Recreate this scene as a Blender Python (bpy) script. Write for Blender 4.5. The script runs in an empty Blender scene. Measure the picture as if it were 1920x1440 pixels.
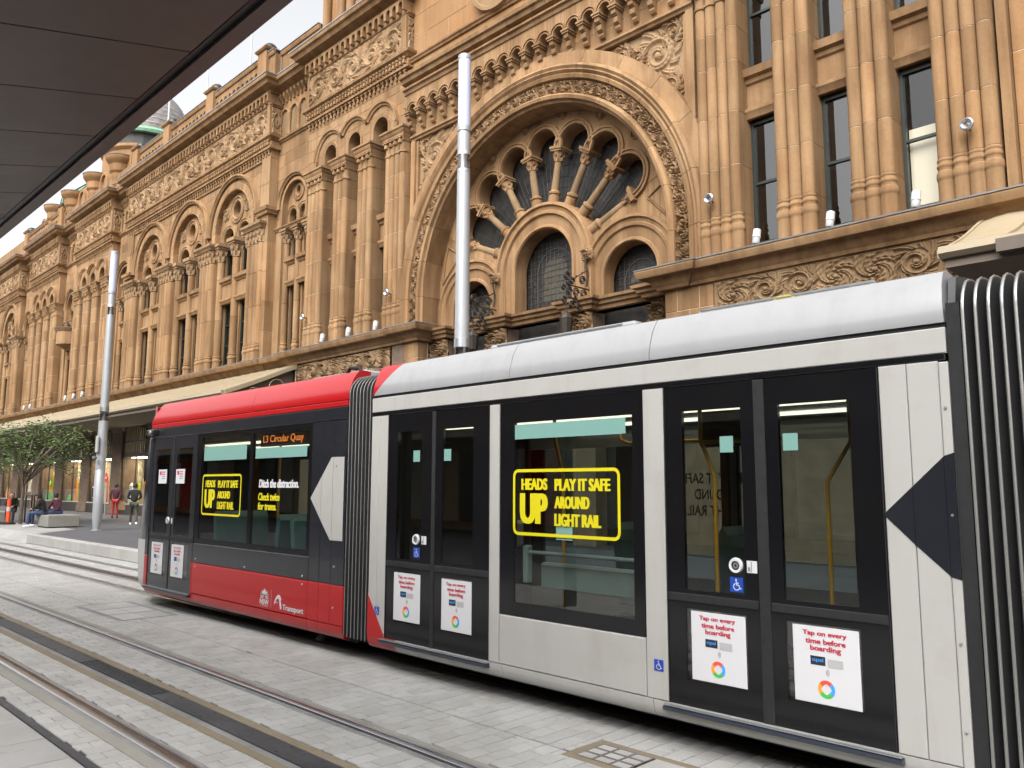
import bpy, bmesh, math, random
from math import sin, cos, pi, sqrt, radians, atan2
from mathutils import Vector, Matrix
random.seed(7)
scene = bpy.context.scene
COL = scene.collection

# ---------------------------------------------------------------- camera, sky, sun, exposure
cam_data = bpy.data.cameras.new('camera')
cam = bpy.data.objects.new('camera', cam_data)
COL.objects.link(cam)
scene.camera = cam
H = 1.97
PITCH, YAW, ROLL = radians(7.2), radians(45.0), radians(0.15)
cam_data.sensor_width = 36.0
cam_data.lens = 36.0 * 1510.0 / 1920.0
cam_data.clip_start = 0.05
cam_data.clip_end = 2000
cam.location = (0, 0, H)
fwd = Vector((-sin(YAW) * cos(PITCH), cos(YAW) * cos(PITCH), sin(PITCH)))
rgt = Vector((cos(YAW), sin(YAW), 0))
upv = rgt.cross(fwd)
r2 = rgt * cos(ROLL) + upv * sin(ROLL)
u2 = -rgt * sin(ROLL) + upv * cos(ROLL)
cam.rotation_euler = Matrix((r2, u2, -fwd)).transposed().to_euler()

SUN_EL, SUN_AZ = radians(48), radians(160)      # azimuth measured from +Y towards +X
world = bpy.data.worlds.new('World')
scene.world = world
world.use_nodes = True
nt = world.node_tree
sky = nt.nodes.new('ShaderNodeTexSky')
sky.sky_type = 'NISHITA'
sky.sun_disc = False
sky.sun_elevation = SUN_EL
sky.sun_rotation = SUN_AZ
sky.air_density = 1.0
sky.dust_density = 6.0
sky.ozone_density = 1.0
hs = nt.nodes.new('ShaderNodeHueSaturation')     # overcast: nearly colourless sky
hs.inputs['Saturation'].default_value = 0.10
nt.links.new(sky.outputs[0], hs.inputs['Color'])
nt.links.new(hs.outputs[0], nt.nodes['Background'].inputs['Color'])
nt.nodes['Background'].inputs['Strength'].default_value = 0.15

sun_data = bpy.data.lights.new('sun', 'SUN')
sun_data.energy = 0.5
sun_data.angle = radians(60)
sun_data.color = (1.0, 0.96, 0.90)
sun = bpy.data.objects.new('sun', sun_data)
COL.objects.link(sun)
sdir = Vector((sin(SUN_AZ) * cos(SUN_EL), cos(SUN_AZ) * cos(SUN_EL), sin(SUN_EL)))
sun.rotation_euler = sdir.to_track_quat('Z', 'Y').to_euler()
sun.location = (0, 0, 60)

scene.view_settings.view_transform = 'Standard'
scene.view_settings.look = 'None'
scene.view_settings.exposure = 1.34
scene.view_settings.gamma = 1.0
scene.render.engine = 'CYCLES'
scene.cycles.use_denoising = True
scene.cycles.use_adaptive_sampling = True
scene.cycles.adaptive_threshold = 0.025
scene.cycles.max_bounces = 5
scene.cycles.diffuse_bounces = 3
scene.cycles.glossy_bounces = 3
scene.cycles.transparent_max_bounces = 10
scene.cycles.caustics_reflective = False
scene.cycles.caustics_refractive = False
scene.cycles.sample_clamp_indirect = 6.0

# ---------------------------------------------------------------- materials
MATS = {}
def new_mat(name):
    m = bpy.data.materials.new(name)
    m.use_nodes = True
    MATS[name] = m
    t = m.node_tree
    return m, t, t.nodes['Principled BSDF']

def ramp(t, fac, stops):
    r = t.nodes.new('ShaderNodeValToRGB')
    e = r.color_ramp.elements
    while len(e) < len(stops):
        e.new(0.5)
    for i, (p, c) in enumerate(stops):
        e[i].position = p
        e[i].color = (*c, 1) if len(c) == 3 else c
    t.links.new(fac, r.inputs[0])
    return r.outputs[0]

def mixc(t, a, b, fac, mode='MIX'):
    n = t.nodes.new('ShaderNodeMix')
    n.data_type = 'RGBA'
    n.blend_type = mode
    for sock, v in ((n.inputs[6], a), (n.inputs[7], b), (n.inputs[0], fac)):
        if isinstance(v, (int, float)):
            sock.default_value = v
        elif isinstance(v, tuple):
            sock.default_value = (*v, 1) if len(v) == 3 else v
        else:
            t.links.new(v, sock)
    return n.outputs[2]

def pos(t, scale=(1, 1, 1)):
    g = t.nodes.new('ShaderNodeNewGeometry')
    m = t.nodes.new('ShaderNodeMapping')
    m.inputs['Scale'].default_value = scale
    t.links.new(g.outputs['Position'], m.inputs['Vector'])
    return m.outputs[0]

def noise(t, scale, vec=None, detail=4, rough=0.55):
    n = t.nodes.new('ShaderNodeTexNoise')
    n.inputs['Scale'].default_value = scale
    n.inputs['Detail'].default_value = detail
    n.inputs['Roughness'].default_value = rough
    t.links.new(vec if vec is not None else pos(t), n.inputs['Vector'])
    return n.outputs['Fac']

def bump(t, b, height, strength=0.3, dist=0.02):
    n = t.nodes.new('ShaderNodeBump')
    n.inputs['Strength'].default_value = strength
    n.inputs['Distance'].default_value = dist
    t.links.new(height, n.inputs['Height'])
    t.links.new(n.outputs[0], b.inputs['Normal'])

def plain(name, col, rough=0.5, metal=0.0, coat=0.0, var=0.0, emit=None, estr=1.0, vscale=3.0):
    m, t, b = new_mat(name)
    b.inputs['Base Color'].default_value = (*col, 1)
    b.inputs['Roughness'].default_value = rough
    b.inputs['Metallic'].default_value = metal
    b.inputs['Coat Weight'].default_value = coat
    b.inputs['Coat Roughness'].default_value = 0.06
    if var:
        f = noise(t, vscale)
        lo = tuple(max(0, c * (1 - var)) for c in col)
        hi = tuple(min(1, c * (1 + var)) for c in col)
        t.links.new(ramp(t, f, [(0.3, lo), (0.7, hi)]), b.inputs['Base Color'])
        f2 = noise(t, vscale * 6)
        mr = t.nodes.new('ShaderNodeMapRange')
        mr.inputs['To Min'].default_value = max(0.02, rough * 0.8)
        mr.inputs['To Max'].default_value = min(1, rough * 1.25)
        t.links.new(f2, mr.inputs[0])
        t.links.new(mr.outputs[0], b.inputs['Roughness'])
    if emit:
        b.inputs['Emission Color'].default_value = (*emit, 1)
        b.inputs['Emission Strength'].default_value = estr
    return m

def rnd(t):
    o = t.nodes.new('ShaderNodeObjectInfo')
    g = t.nodes.new('ShaderNodeNewGeometry')
    a = t.nodes.new('ShaderNodeMath')
    a.operation = 'ADD'
    t.links.new(o.outputs['Random'], a.inputs[0])
    t.links.new(g.outputs['Random Per Island'], a.inputs[1])
    f = t.nodes.new('ShaderNodeMath')
    f.operation = 'FRACT'
    t.links.new(a.outputs[0], f.inputs[0])
    return f.outputs[0]

def stone(name, c1, c2, c3, block=0.35, rough=0.88, streak=0.35, bs=0.25):
    m, t, b = new_mat(name)
    big = noise(t, 0.55, detail=3)
    c = ramp(t, big, [(0.28, c1), (0.5, c2), (0.74, c3)])
    fine = noise(t, 14.0, detail=3, rough=0.7)
    c = mixc(t, c, ramp(t, fine, [(0.25, (0.72, 0.70, 0.68)), (0.75, (1.0, 1.0, 1.0))]), 0.55, 'MULTIPLY')
    rv = ramp(t, rnd(t), [(0.0, (0.70, 0.66, 0.62)), (0.3, (0.93, 0.91, 0.89)), (0.7, (1.0, 1.0, 1.0)), (1.0, (1.14, 1.06, 0.98))])
    c = mixc(t, c, rv, block, 'MULTIPLY')
    st = noise(t, 1.0, pos(t, (2.6, 2.6, 0.22)), detail=3, rough=0.65)
    c = mixc(t, c, ramp(t, st, [(0.36, (0.44, 0.39, 0.35)), (0.58, (1, 1, 1))]), streak, 'MULTIPLY')
    t.links.new(c, b.inputs['Base Color'])
    b.inputs['Roughness'].default_value = rough
    b.inputs['Specular IOR Level'].default_value = 0.25
    bump(t, b, fine, bs, 0.012)
    return m

stone('sandstone', (0.262, 0.154, 0.076), (0.314, 0.194, 0.099), (0.371, 0.241, 0.132), block=0.8, streak=0.55)
stone('carved_stone', (0.270, 0.170, 0.089), (0.318, 0.208, 0.116), (0.366, 0.250, 0.146), streak=0.35)
stone('weathered_stone', (0.216, 0.138, 0.074), (0.262, 0.175, 0.097), (0.322, 0.225, 0.133), streak=0.5)
stone('orange_stone', (0.305, 0.170, 0.079), (0.345, 0.199, 0.096), (0.375, 0.233, 0.121), block=0.5)
plain('mortar', (0.570, 0.460, 0.331), 0.9, var=0.1)
plain('lead_flashing', (0.33, 0.35, 0.38), 0.45, metal=0.4, var=0.15)
plain('window_frame', (0.018, 0.026, 0.022), 0.4, var=0.2)
plain('iron', (0.035, 0.026, 0.02), 0.55, metal=0.3, var=0.3)
plain('lead_came', (0.07, 0.068, 0.065), 0.6)
plain('tram_white', (0.375, 0.368, 0.350), 0.28, coat=0.5)
plain('tram_roof_white', (0.285, 0.287, 0.292), 0.26, coat=0.5)
plain('tram_red', (0.36, 0.005, 0.007), 0.28, coat=0.25)
plain('tram_black', (0.006, 0.006, 0.007), 0.12)
plain('tram_charcoal', (0.013, 0.0145, 0.019), 0.22, coat=0.35)
plain('tram_navy', (0.022, 0.028, 0.045), 0.3, coat=0.3)
plain('rubber', (0.008, 0.008, 0.009), 0.78, var=0.2)
plain('bellows_edge', (0.30, 0.295, 0.285), 0.4, metal=0.7)
plain('silver', (0.50, 0.52, 0.54), 0.33, metal=0.85, var=0.05)
plain('pole_grey', (0.386, 0.400, 0.414), 0.42, metal=0.4, var=0.06, vscale=1.0)
plain('diffuser', (0.478, 0.506, 0.644), 0.35, coat=0.2)
plain('underframe', (0.015, 0.015, 0.016), 0.8)
plain('interior_grey', (0.32, 0.36, 0.34), 0.5, var=0.1)
plain('interior_dark', (0.05, 0.055, 0.055), 0.6, var=0.1)
plain('interior_light', (0.9, 0.86, 0.7), 0.5, emit=(1.0, 0.92, 0.72), estr=1.1)
plain('teal_seat', (0.09, 0.17, 0.165), 0.5, var=0.15)
plain('teal_light_and_sticker', (0.16, 0.30, 0.265), 0.35)  # teal of the painted light on the panes, and of the window stickers
plain('handrail_yellow', (0.55, 0.26, 0.02), 0.35, coat=0.3)
plain('sticker_yellow', (0.570, 0.497, 0.009), 0.4)
plain('sticker_white', (0.552, 0.552, 0.570), 0.4)
plain('sticker_black', (0.006, 0.006, 0.007), 0.4)
plain('ink_red', (0.42, 0.012, 0.03), 0.5)
plain('ink_grey', (0.2, 0.2, 0.21), 0.5)
plain('card_black', (0.02, 0.022, 0.035), 0.35)
plain('card_grey', (0.38, 0.38, 0.38), 0.35)
plain('sign_blue', (0.01, 0.05, 0.32), 0.4)
plain('ring_red', (0.72, 0.07, 0.04), 0.5)
plain('ring_orange', (0.80, 0.30, 0.03), 0.5)
plain('ring_green', (0.06, 0.42, 0.06), 0.5)
plain('ring_blue', (0.04, 0.30, 0.72), 0.5)
plain('led_orange', (0.9, 0.3, 0.05), 0.5, emit=(1.0, 0.22, 0.04), estr=0.45)
plain('rail_steel', (0.62, 0.62, 0.63), 0.28, metal=1.0)
plain('rail_rust', (0.055, 0.036, 0.024), 0.7, var=0.4)
plain('rail_boot', (0.17, 0.17, 0.168), 0.75, var=0.25)
plain('grout', (0.045, 0.043, 0.04), 0.95, var=0.25)
plain('drain_black', (0.032, 0.033, 0.038), 0.5, var=0.35)
plain('cover_steel', (0.14, 0.12, 0.11), 0.6, metal=0.3, var=0.3)
plain('paint_cream', (0.309, 0.251, 0.164), 0.5, var=0.06, vscale=1.0)
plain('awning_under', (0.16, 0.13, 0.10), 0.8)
plain('gutter_brown', (0.11, 0.085, 0.065), 0.55, var=0.1)
plain('shaded_stone', (0.13, 0.09, 0.062), 0.85, var=0.25)  # street-level stone, its colour darkened for the shade under the awnings
plain('shop_frame', (0.035, 0.028, 0.022), 0.5)
plain('shop_light', (0.9, 0.7, 0.4), 0.5, emit=(1.0, 0.84, 0.58), estr=10.0)
plain('shop_wall', (0.46, 0.42, 0.33), 0.8, var=0.5, vscale=2.5)
plain('white_plastic', (0.460, 0.460, 0.446), 0.4)
plain('sign_red', (0.70, 0.02, 0.02), 0.4)
plain('barrier_orange', (0.85, 0.10, 0.03), 0.45, var=0.05)
plain('skin', (0.46, 0.27, 0.19), 0.55)
plain('cloth_black', (0.012, 0.012, 0.014), 0.85, var=0.3)
plain('cloth_jeans', (0.035, 0.055, 0.12), 0.85, var=0.3)
plain('cloth_plum', (0.07, 0.02, 0.035), 0.85, var=0.5, vscale=14)
plain('cloth_red', (0.42, 0.04, 0.035), 0.8, var=0.15)
plain('cloth_olive', (0.07, 0.065, 0.045), 0.85, var=0.2)
plain('hair', (0.015, 0.012, 0.01), 0.6)
plain('bag_tan', (0.36, 0.24, 0.14), 0.8, var=0.1)
plain('shoe_white', (0.75, 0.75, 0.76), 0.5)
plain('roof_tile', (0.23, 0.20, 0.18), 0.7, var=0.3)
plain('copper_green', (0.17, 0.33, 0.22), 0.7, var=0.2)
plain('canopy_panel', (0.078, 0.057, 0.046), 0.38, var=0.12, vscale=0.8)
plain('canopy_edge', (0.09, 0.062, 0.053), 0.4, var=0.1)
plain('camera_black', (0.012, 0.012, 0.013), 0.35)
plain('stained_a', (0.055, 0.048, 0.032), 0.45, var=0.4, vscale=6)

def weather_paint(name, dirt, amount):
    m = MATS[name]
    t = m.node_tree
    b = t.nodes['Principled BSDF']
    src = b.inputs['Base Color'].links[0].from_socket if b.inputs['Base Color'].links else tuple(b.inputs['Base Color'].default_value)
    n1 = noise(t, 1.0, pos(t, (5.0, 5.0, 0.5)), detail=3, rough=0.7)      # run-down streaks
    n2 = noise(t, 2.2, detail=4, rough=0.72)                               # blotches of road film
    c = mixc(t, src, dirt, ramp(t, n1, [(0.50, (0, 0, 0)), (0.78, (amount, amount, amount))]))
    c = mixc(t, c, dirt, ramp(t, n2, [(0.52, (0, 0, 0)), (0.80, (amount, amount, amount))]))
    t.links.new(c, b.inputs['Base Color'])
    rp = noise(t, 1.6, pos(t, (1.0, 1.0, 1.6)), detail=2)
    bump(t, b, rp, 0.10, 0.03)
for nm, dd, am in (('tram_white', (0.26, 0.24, 0.205), 0.3), ('tram_roof_white', (0.20, 0.20, 0.195), 0.3), ('tram_red', (0.22, 0.03, 0.025), 0.2), ('tram_charcoal', (0.04, 0.039, 0.037), 0.25)):
    weather_paint(nm, dd, am)

# granite setts, joined or single: a colour of its own for each sett
def granite(name, base, spread, speck=0.5):
    m, t, b = new_mat(name)
    r = ramp(t, rnd(t), [(0.0, tuple(c * (1 - spread) for c in base)), (0.5, base), (1.0, tuple(min(1, c * (1 + spread * 0.8)) for c in base))])
    sp = noise(t, 190.0, detail=2, rough=0.8)
    c = mixc(t, r, ramp(t, sp, [(0.3, (0.55, 0.55, 0.56)), (0.55, (1, 1, 1)), (0.75, (1.15, 1.14, 1.1))]), speck, 'MULTIPLY')
    d = noise(t, 1.3, detail=3, rough=0.6)
    c = mixc(t, c, ramp(t, d, [(0.34, (0.74, 0.72, 0.69)), (0.6, (1, 1, 1))]), 0.55, 'MULTIPLY')
    st = noise(t, 7.0, detail=2, rough=0.7)
    c = mixc(t, c, ramp(t, st, [(0.60, (1, 1, 1)), (0.74, (0.72, 0.71, 0.69))]), 0.5, 'MULTIPLY')
    vo = t.nodes.new('ShaderNodeTexVoronoi')       # trodden gum and spots
    vo.inputs['Scale'].default_value = 2.3
    t.links.new(pos(t), vo.inputs['Vector'])
    c = mixc(t, c, ramp(t, vo.outputs['Distance'], [(0.030, (0.52, 0.51, 0.50)), (0.045, (1, 1, 1))]), 0.85, 'MULTIPLY')
    t.links.new(c, b.inputs['Base Color'])
    b.inputs['Roughness'].default_value = 0.78
    b.inputs['Specular IOR Level'].default_value = 0.35
    bump(t, b, sp, 0.25, 0.004)
    return m
granite('granite', (0.335, 0.332, 0.322), 0.085, 0.45)
granite('granite_slab', (0.294, 0.290, 0.285), 0.07, 0.35)
granite('concrete', (0.248, 0.241, 0.216), 0.05)
granite('kerb_stone', (0.350, 0.345, 0.331), 0.06)
granite('asphalt', (0.085, 0.085, 0.095), 0.05)
granite('aggregate', (0.20, 0.165, 0.115), 0.05, speck=1.0)

def glass(name, tint, spec=1.0, ior=1.5, rough=0.0):
    m = bpy.data.materials.new(name)
    m.use_nodes = True
    MATS[name] = m
    t = m.node_tree
    t.nodes.remove(t.nodes['Principled BSDF'])
    tr = t.nodes.new('ShaderNodeBsdfTransparent')
    tr.inputs[0].default_value = (*tint, 1)
    gl = t.nodes.new('ShaderNodeBsdfGlossy')
    gl.inputs['Roughness'].default_value = rough
    gl.inputs['Color'].default_value = (spec, spec, spec, 1)
    f0 = ((ior - 1) / (ior + 1)) ** 2
    lw = t.nodes.new('ShaderNodeLayerWeight')      # Schlick: the same from either face of the sheet
    lw.inputs['Blend'].default_value = 0.5
    pw = t.nodes.new('ShaderNodeMath')
    pw.operation = 'POWER'
    pw.inputs[1].default_value = 5.0
    t.links.new(lw.outputs['Facing'], pw.inputs[0])
    fr = t.nodes.new('ShaderNodeMath')
    fr.operation = 'MULTIPLY_ADD'
    fr.inputs[1].default_value = 1 - 2 * f0
    fr.inputs[2].default_value = 2 * f0
    t.links.new(pw.outputs[0], fr.inputs[0])
    mx = t.nodes.new('ShaderNodeMixShader')
    t.links.new(fr.outputs[0], mx.inputs[0])
    t.links.new(tr.outputs[0], mx.inputs[1])
    t.links.new(gl.outputs[0], mx.inputs[2])
    t.links.new(mx.outputs[0], t.nodes['Material Output'].inputs[0])
    return m
glass('tram_glass', (0.50, 0.56, 0.535), ior=1.7)
glass('tram_glass_far', (0.50, 0.60, 0.56), ior=1.45)
glass('tint_band', (0.035, 0.038, 0.038), ior=1.55)
glass('shop_glass', (0.85, 0.85, 0.82), ior=1.5)
glass('window_glass', (0.25, 0.26, 0.26), ior=1.6)
glass('pale_glass', (0.92, 0.93, 0.93), ior=1.4)
glass('lantern_pane', (0.55, 0.57, 0.6), ior=1.7)
plain('room_dark', (0.012, 0.012, 0.013), 0.9)
plain('room_blind', (0.66, 0.60, 0.44), 0.8)
plain('leaded_glass', (0.018, 0.016, 0.014), 0.5, var=0.6, vscale=5)

# leaves
def leaf_mat(name, a, b_, c_):
    m, t, b = new_mat(name)
    t.links.new(ramp(t, rnd(t), [(0.0, a), (0.55, b_), (1.0, c_)]), b.inputs['Base Color'])
    b.inputs['Roughness'].default_value = 0.55
    b.inputs['Subsurface Weight'].default_value = 0.0
    return m
leaf_mat('leaf', (0.04, 0.08, 0.02), (0.085, 0.14, 0.035), (0.18, 0.23, 0.06))
leaf_mat('leaf_yellow', (0.09, 0.12, 0.02), (0.16, 0.19, 0.03), (0.26, 0.26, 0.05))
plain('bark', (0.14, 0.11, 0.085), 0.9, var=0.3, vscale=8)

# ---------------------------------------------------------------- mesh helpers
def meta(o, label=None, cat=None, group=None, kind=None):
    if label: o['label'] = label
    if cat: o['category'] = cat
    if group: o['group'] = group
    if kind: o['kind'] = kind
    return o

def thing(name, label, cat, loc=(0, 0, 0), group=None):
    o = bpy.data.objects.new(name, None)
    o.empty_display_size = 0.2
    COL.objects.link(o)
    o.location = loc
    return meta(o, label, cat, group)

def place(name, mesh, parent=None, loc=(0, 0, 0), rot=None, scale=None):
    """world-space placement: the parent's location is taken off"""
    o = bpy.data.objects.new(name, mesh)
    COL.objects.link(o)
    if parent is not None:
        o.parent = parent
        off = Vector((0, 0, 0))
        q = parent
        while q is not None:
            off += q.location
            q = q.parent
        o.location = Vector(loc) - off
    else:
        o.location = loc
    if rot: o.rotation_euler = rot
    if scale: o.scale = scale
    return o

class MB:
    def __init__(s):
        s.v, s.f, s.m = [], [], []
        s.cur = 0
    def add(s, vs, fs):
        b = len(s.v)
        s.v.extend(vs)
        s.f.extend([tuple(b + i for i in f) for f in fs])
        s.m.extend([s.cur] * len(fs))
        return s
    def box(s, x0, x1, y0, y1, z0, z1):
        vs = [(x, y, z) for z in (z0, z1) for y in (y0, y1) for x in (x0, x1)]
        return s.add(vs, [(0, 2, 3, 1), (4, 5, 7, 6), (0, 1, 5, 4), (2, 6, 7, 3), (0, 4, 6, 2), (1, 3, 7, 5)])
    def cbox(s, x0, x1, y0, y1, z0, z1, c=0.01):
        """box with chamfered edges"""
        bm = bmesh.new()
        bmesh.ops.create_cube(bm, size=1)
        for v in bm.verts:
            v.co = ((x0 + x1) / 2 + v.co.x * (x1 - x0), (y0 + y1) / 2 + v.co.y * (y1 - y0), (z0 + z1) / 2 + v.co.z * (z1 - z0))
        bmesh.ops.bevel(bm, geom=bm.edges[:], offset=c, segments=1, affect='EDGES')
        bm.verts.index_update()
        s.add([tuple(v.co) for v in bm.verts], [tuple(v.index for v in f.verts) for f in bm.faces])
        bm.free()
        return s
    def block_front(s, x0, x1, y0, y1, z0, z1, c=0.008):
        """ashlar block: chamfer round the front (low y) face only"""
        vs = [(x0, y1, z0), (x1, y1, z0), (x1, y1, z1), (x0, y1, z1), (x0, y0 + c, z0), (x1, y0 + c, z0), (x1, y0 + c, z1), (x0, y0 + c, z1),
              (x0 + c, y0, z0 + c), (x1 - c, y0, z0 + c), (x1 - c, y0, z1 - c), (x0 + c, y0, z1 - c)]
        fs = [(3, 2, 1, 0)]
        for a, b in ((0, 4), (4, 8)):
            for i in range(4):
                j = (i + 1) % 4
                fs.append((a + i, a + j, b + j, b + i))
        fs.append((8, 9, 10, 11))
        return s.add(vs, fs)
    def block_top(s, x0, x1, y0, y1, z0, z1, c=0.004):
        vs = [(x0, y0, z0), (x1, y0, z0), (x1, y1, z0), (x0, y1, z0), (x0, y0, z1 - c), (x1, y0, z1 - c), (x1, y1, z1 - c), (x0, y1, z1 - c),
              (x0 + c, y0 + c, z1), (x1 - c, y0 + c, z1), (x1 - c, y1 - c, z1), (x0 + c, y1 - c, z1)]
        fs = []
        for a, b in ((0, 4), (4, 8)):
            for i in range(4):
                j = (i + 1) % 4
                fs.append((a + i, a + j, b + j, b + i))
        fs.append((8, 9, 10, 11))
        return s.add(vs, fs)
    def prism_y(s, poly, y0, y1):
        """polygon in (x, z) extruded along y"""
        n = len(poly)
        vs = [(x, y0, z) for x, z in poly] + [(x, y1, z) for x, z in poly]
        fs = [tuple(range(n)), tuple(range(2 * n - 1, n - 1, -1))] + [(i, n + i, n + (i + 1) % n, (i + 1) % n) for i in range(n)]
        return s.add(vs, fs)
    def prism_x(s, poly, x0, x1):
        n = len(poly)
        vs = [(x0, y, z) for y, z in poly] + [(x1, y, z) for y, z in poly]
        fs = [tuple(range(n)), tuple(range(2 * n - 1, n - 1, -1))] + [(i, n + i, n + (i + 1) % n, (i + 1) % n) for i in range(n)]
        return s.add(vs, fs)
    def sheet_y(s, poly, y):
        return s.add([(x, y, z) for x, z in poly], [tuple(range(len(poly)))])
    def lathe(s, prof, cx, cy, n=14, a0=0.0, a1=2 * pi, ex=1.0, ey=1.0):
        full = abs(a1 - a0 - 2 * pi) < 1e-6
        m = n if full else n + 1
        vs, fs = [], []
        for r, z in prof:
            for i in range(m):
                a = a0 + (a1 - a0) * i / n
                vs.append((cx + r * cos(a) * ex, cy + r * sin(a) * ey, z))
        for k in range(len(prof) - 1):
            for i in range(n):
                j = (i + 1) % m
                fs.append((k * m + i, k * m + j, (k + 1) * m + j, (k + 1) * m + i))
        if full:
            if prof[0][0] > 1e-4: fs.append(tuple(reversed(range(m))))
            if prof[-1][0] > 1e-4: fs.append(tuple((len(prof) - 1) * m + i for i in range(m)))
        return s.add(vs, fs)
    def tube(s, pts, r, n=8, caps=True, rs=None):
        pts = [Vector(p) for p in pts]
        vs, fs = [], []
        ref = Vector((0, 0, 1))
        for i, p in enumerate(pts):
            d = (pts[min(i + 1, len(pts) - 1)] - pts[max(i - 1, 0)]).normalized()
            if abs(d.dot(ref)) > 0.95: ref = Vector((1, 0, 0)) if abs(d.x) < 0.9 else Vector((0, 1, 0))
            u = d.cross(ref).normalized()
            w = u.cross(d)
            ref = w
            rr = rs[i] if rs else r
            for k in range(n):
                a = 2 * pi * k / n
                vs.append(tuple(p + u * rr * cos(a) + w * rr * sin(a)))
        for i in range(len(pts) - 1):
            for k in range(n):
                j = (k + 1) % n
                fs.append((i * n + k, i * n + j, (i + 1) * n + j, (i + 1) * n + k))
        if caps:
            fs.append(tuple(reversed(range(n))))
            fs.append(tuple((len(pts) - 1) * n + k for k in range(n)))
        return s.add(vs, fs)
    def moulding(s, path, prof, caps=True):
        """profile (d outward, z) run along a plan path; outward is to the right of the path"""
        P = [Vector(p) for p in path]
        ns = []
        for i in range(len(P) - 1):
            d = (P[i + 1] - P[i]).normalized()
            ns.append(Vector((d.y, -d.x)))
        vs, fs = [], []
        k = len(prof)
        for i, p in enumerate(P):
            a = ns[max(i - 1, 0)]
            b = ns[min(i, len(ns) - 1)]
            m = (a + b) / max(0.2, 1 + a.dot(b))
            for d, z in prof:
                vs.append((p.x + m.x * d, p.y + m.y * d, z))
        for i in range(len(P) - 1):
            for j in range(k - 1):
                fs.append((i * k + j, (i + 1) * k + j, (i + 1) * k + j + 1, i * k + j + 1))
            fs.append((i * k + k - 1, (i + 1) * k + k - 1, (i + 1) * k, i * k))
        if caps:
            fs.append(tuple(reversed(range(k))))
            fs.append(tuple((len(P) - 1) * k + j for j in range(k)))
        return s.add(vs, fs)
    def arc(s, cx, cz, prof, a0=0.0, a1=pi, n=24, leg=None, closed=True):
        """profile (r, y) swept round an arc in the xz plane; leg = z the ends run straight down to"""
        secs = []
        for i in range(n + 1):
            a = a0 + (a1 - a0) * i / n
            secs.append([(cx + r * cos(a), y, cz + r * sin(a)) for r, y in prof])
        if leg is not None:
            secs.insert(0, [(cx + r * cos(a0), y, leg) for r, y in prof])
            secs.append([(cx + r * cos(a1), y, leg) for r, y in prof])
        k = len(prof)
        vs = [p for q in secs for p in q]
        fs = []
        for i in range(len(secs) - 1):
            for j in range(k - 1 + (1 if closed else 0)):
                j2 = (j + 1) % k
                fs.append((i * k + j, i * k + j2, (i + 1) * k + j2, (i + 1) * k + j))
        if closed:
            fs.append(tuple(range(k)))
            fs.append(tuple((len(secs) - 1) * k + j for j in reversed(range(k))))
        return s.add(vs, fs)
    def strip(s, xs, lo, hi, y0, y1):
        """wall between two height curves lo(x) and hi(x)"""
        for a, b in zip(xs[:-1], xs[1:]):
            la, lb, ha, hb = lo(a), lo(b), hi(a), hi(b)
            if ha - la < 1e-3 and hb - lb < 1e-3: continue
            ha, hb = max(ha, la + 5e-4), max(hb, lb + 5e-4)
            s.add([(a, y0, la), (b, y0, lb), (b, y0, hb), (a, y0, ha), (a, y1, la), (b, y1, lb), (b, y1, hb), (a, y1, ha)],
                  [(0, 1, 2, 3), (7, 6, 5, 4), (0, 4, 5, 1), (3, 2, 6, 7), (0, 3, 7, 4), (1, 5, 6, 2)])
        return s
    def mesh(s, mat, smooth=None, name='mesh', recalc=True, weld=False):
        me = bpy.data.meshes.new(name)
        me.from_pydata(s.v, [], s.f)
        if isinstance(mat, str): mat = [mat]
        for q in mat: me.materials.append(MATS[q])
        if len(mat) > 1: me.polygons.foreach_set('material_index', s.m)
        if recalc or weld:
            bm = bmesh.new()
            bm.from_mesh(me)
            if weld: bmesh.ops.remove_doubles(bm, verts=bm.verts, dist=1e-5)
            bmesh.ops.recalc_face_normals(bm, faces=bm.faces)
            bm.to_mesh(me)
            bm.free()
        if smooth:
            me.polygons.foreach_set('use_smooth', [True] * len(me.polygons))
            me.set_sharp_from_angle(angle=radians(smooth))
        me.update()
        return me
    def obj(s, name, mat, parent=None, smooth=None, kind=None, loc=(0, 0, 0), recalc=True):
        """vertices are in world space; loc is added"""
        o = place(name, s.mesh(mat, smooth, name, recalc), parent, loc)
        if kind: o['kind'] = kind
        return o

def lin(a, b, n):
    return [a + (b - a) * i / n for i in range(n + 1)]

def copy_tree(o, parent=None, off=(0, 0, 0)):
    c = o.copy()
    COL.objects.link(c)
    c.parent = parent
    c.location = Vector(o.location) + Vector(off)
    for ch in o.children:
        copy_tree(ch, c)
    return c

def text_mesh(body, mat, bold=0.0, res=3):
    cu = bpy.data.curves.new('lettering', 'FONT')
    cu.body = body
    cu.size = 1.0
    cu.offset = bold
    cu.resolution_u = res
    cu.fill_mode = 'FRONT'
    cu.align_x = 'CENTER'
    ob = bpy.data.objects.new('lettering', cu)
    COL.objects.link(ob)
    dg = bpy.context.evaluated_depsgraph_get()
    me = bpy.data.meshes.new_from_object(ob.evaluated_get(dg))
    bpy.data.objects.remove(ob)
    bpy.data.curves.remove(cu)
    me.materials.clear()
    me.materials.append(MATS[mat])
    return me

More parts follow.
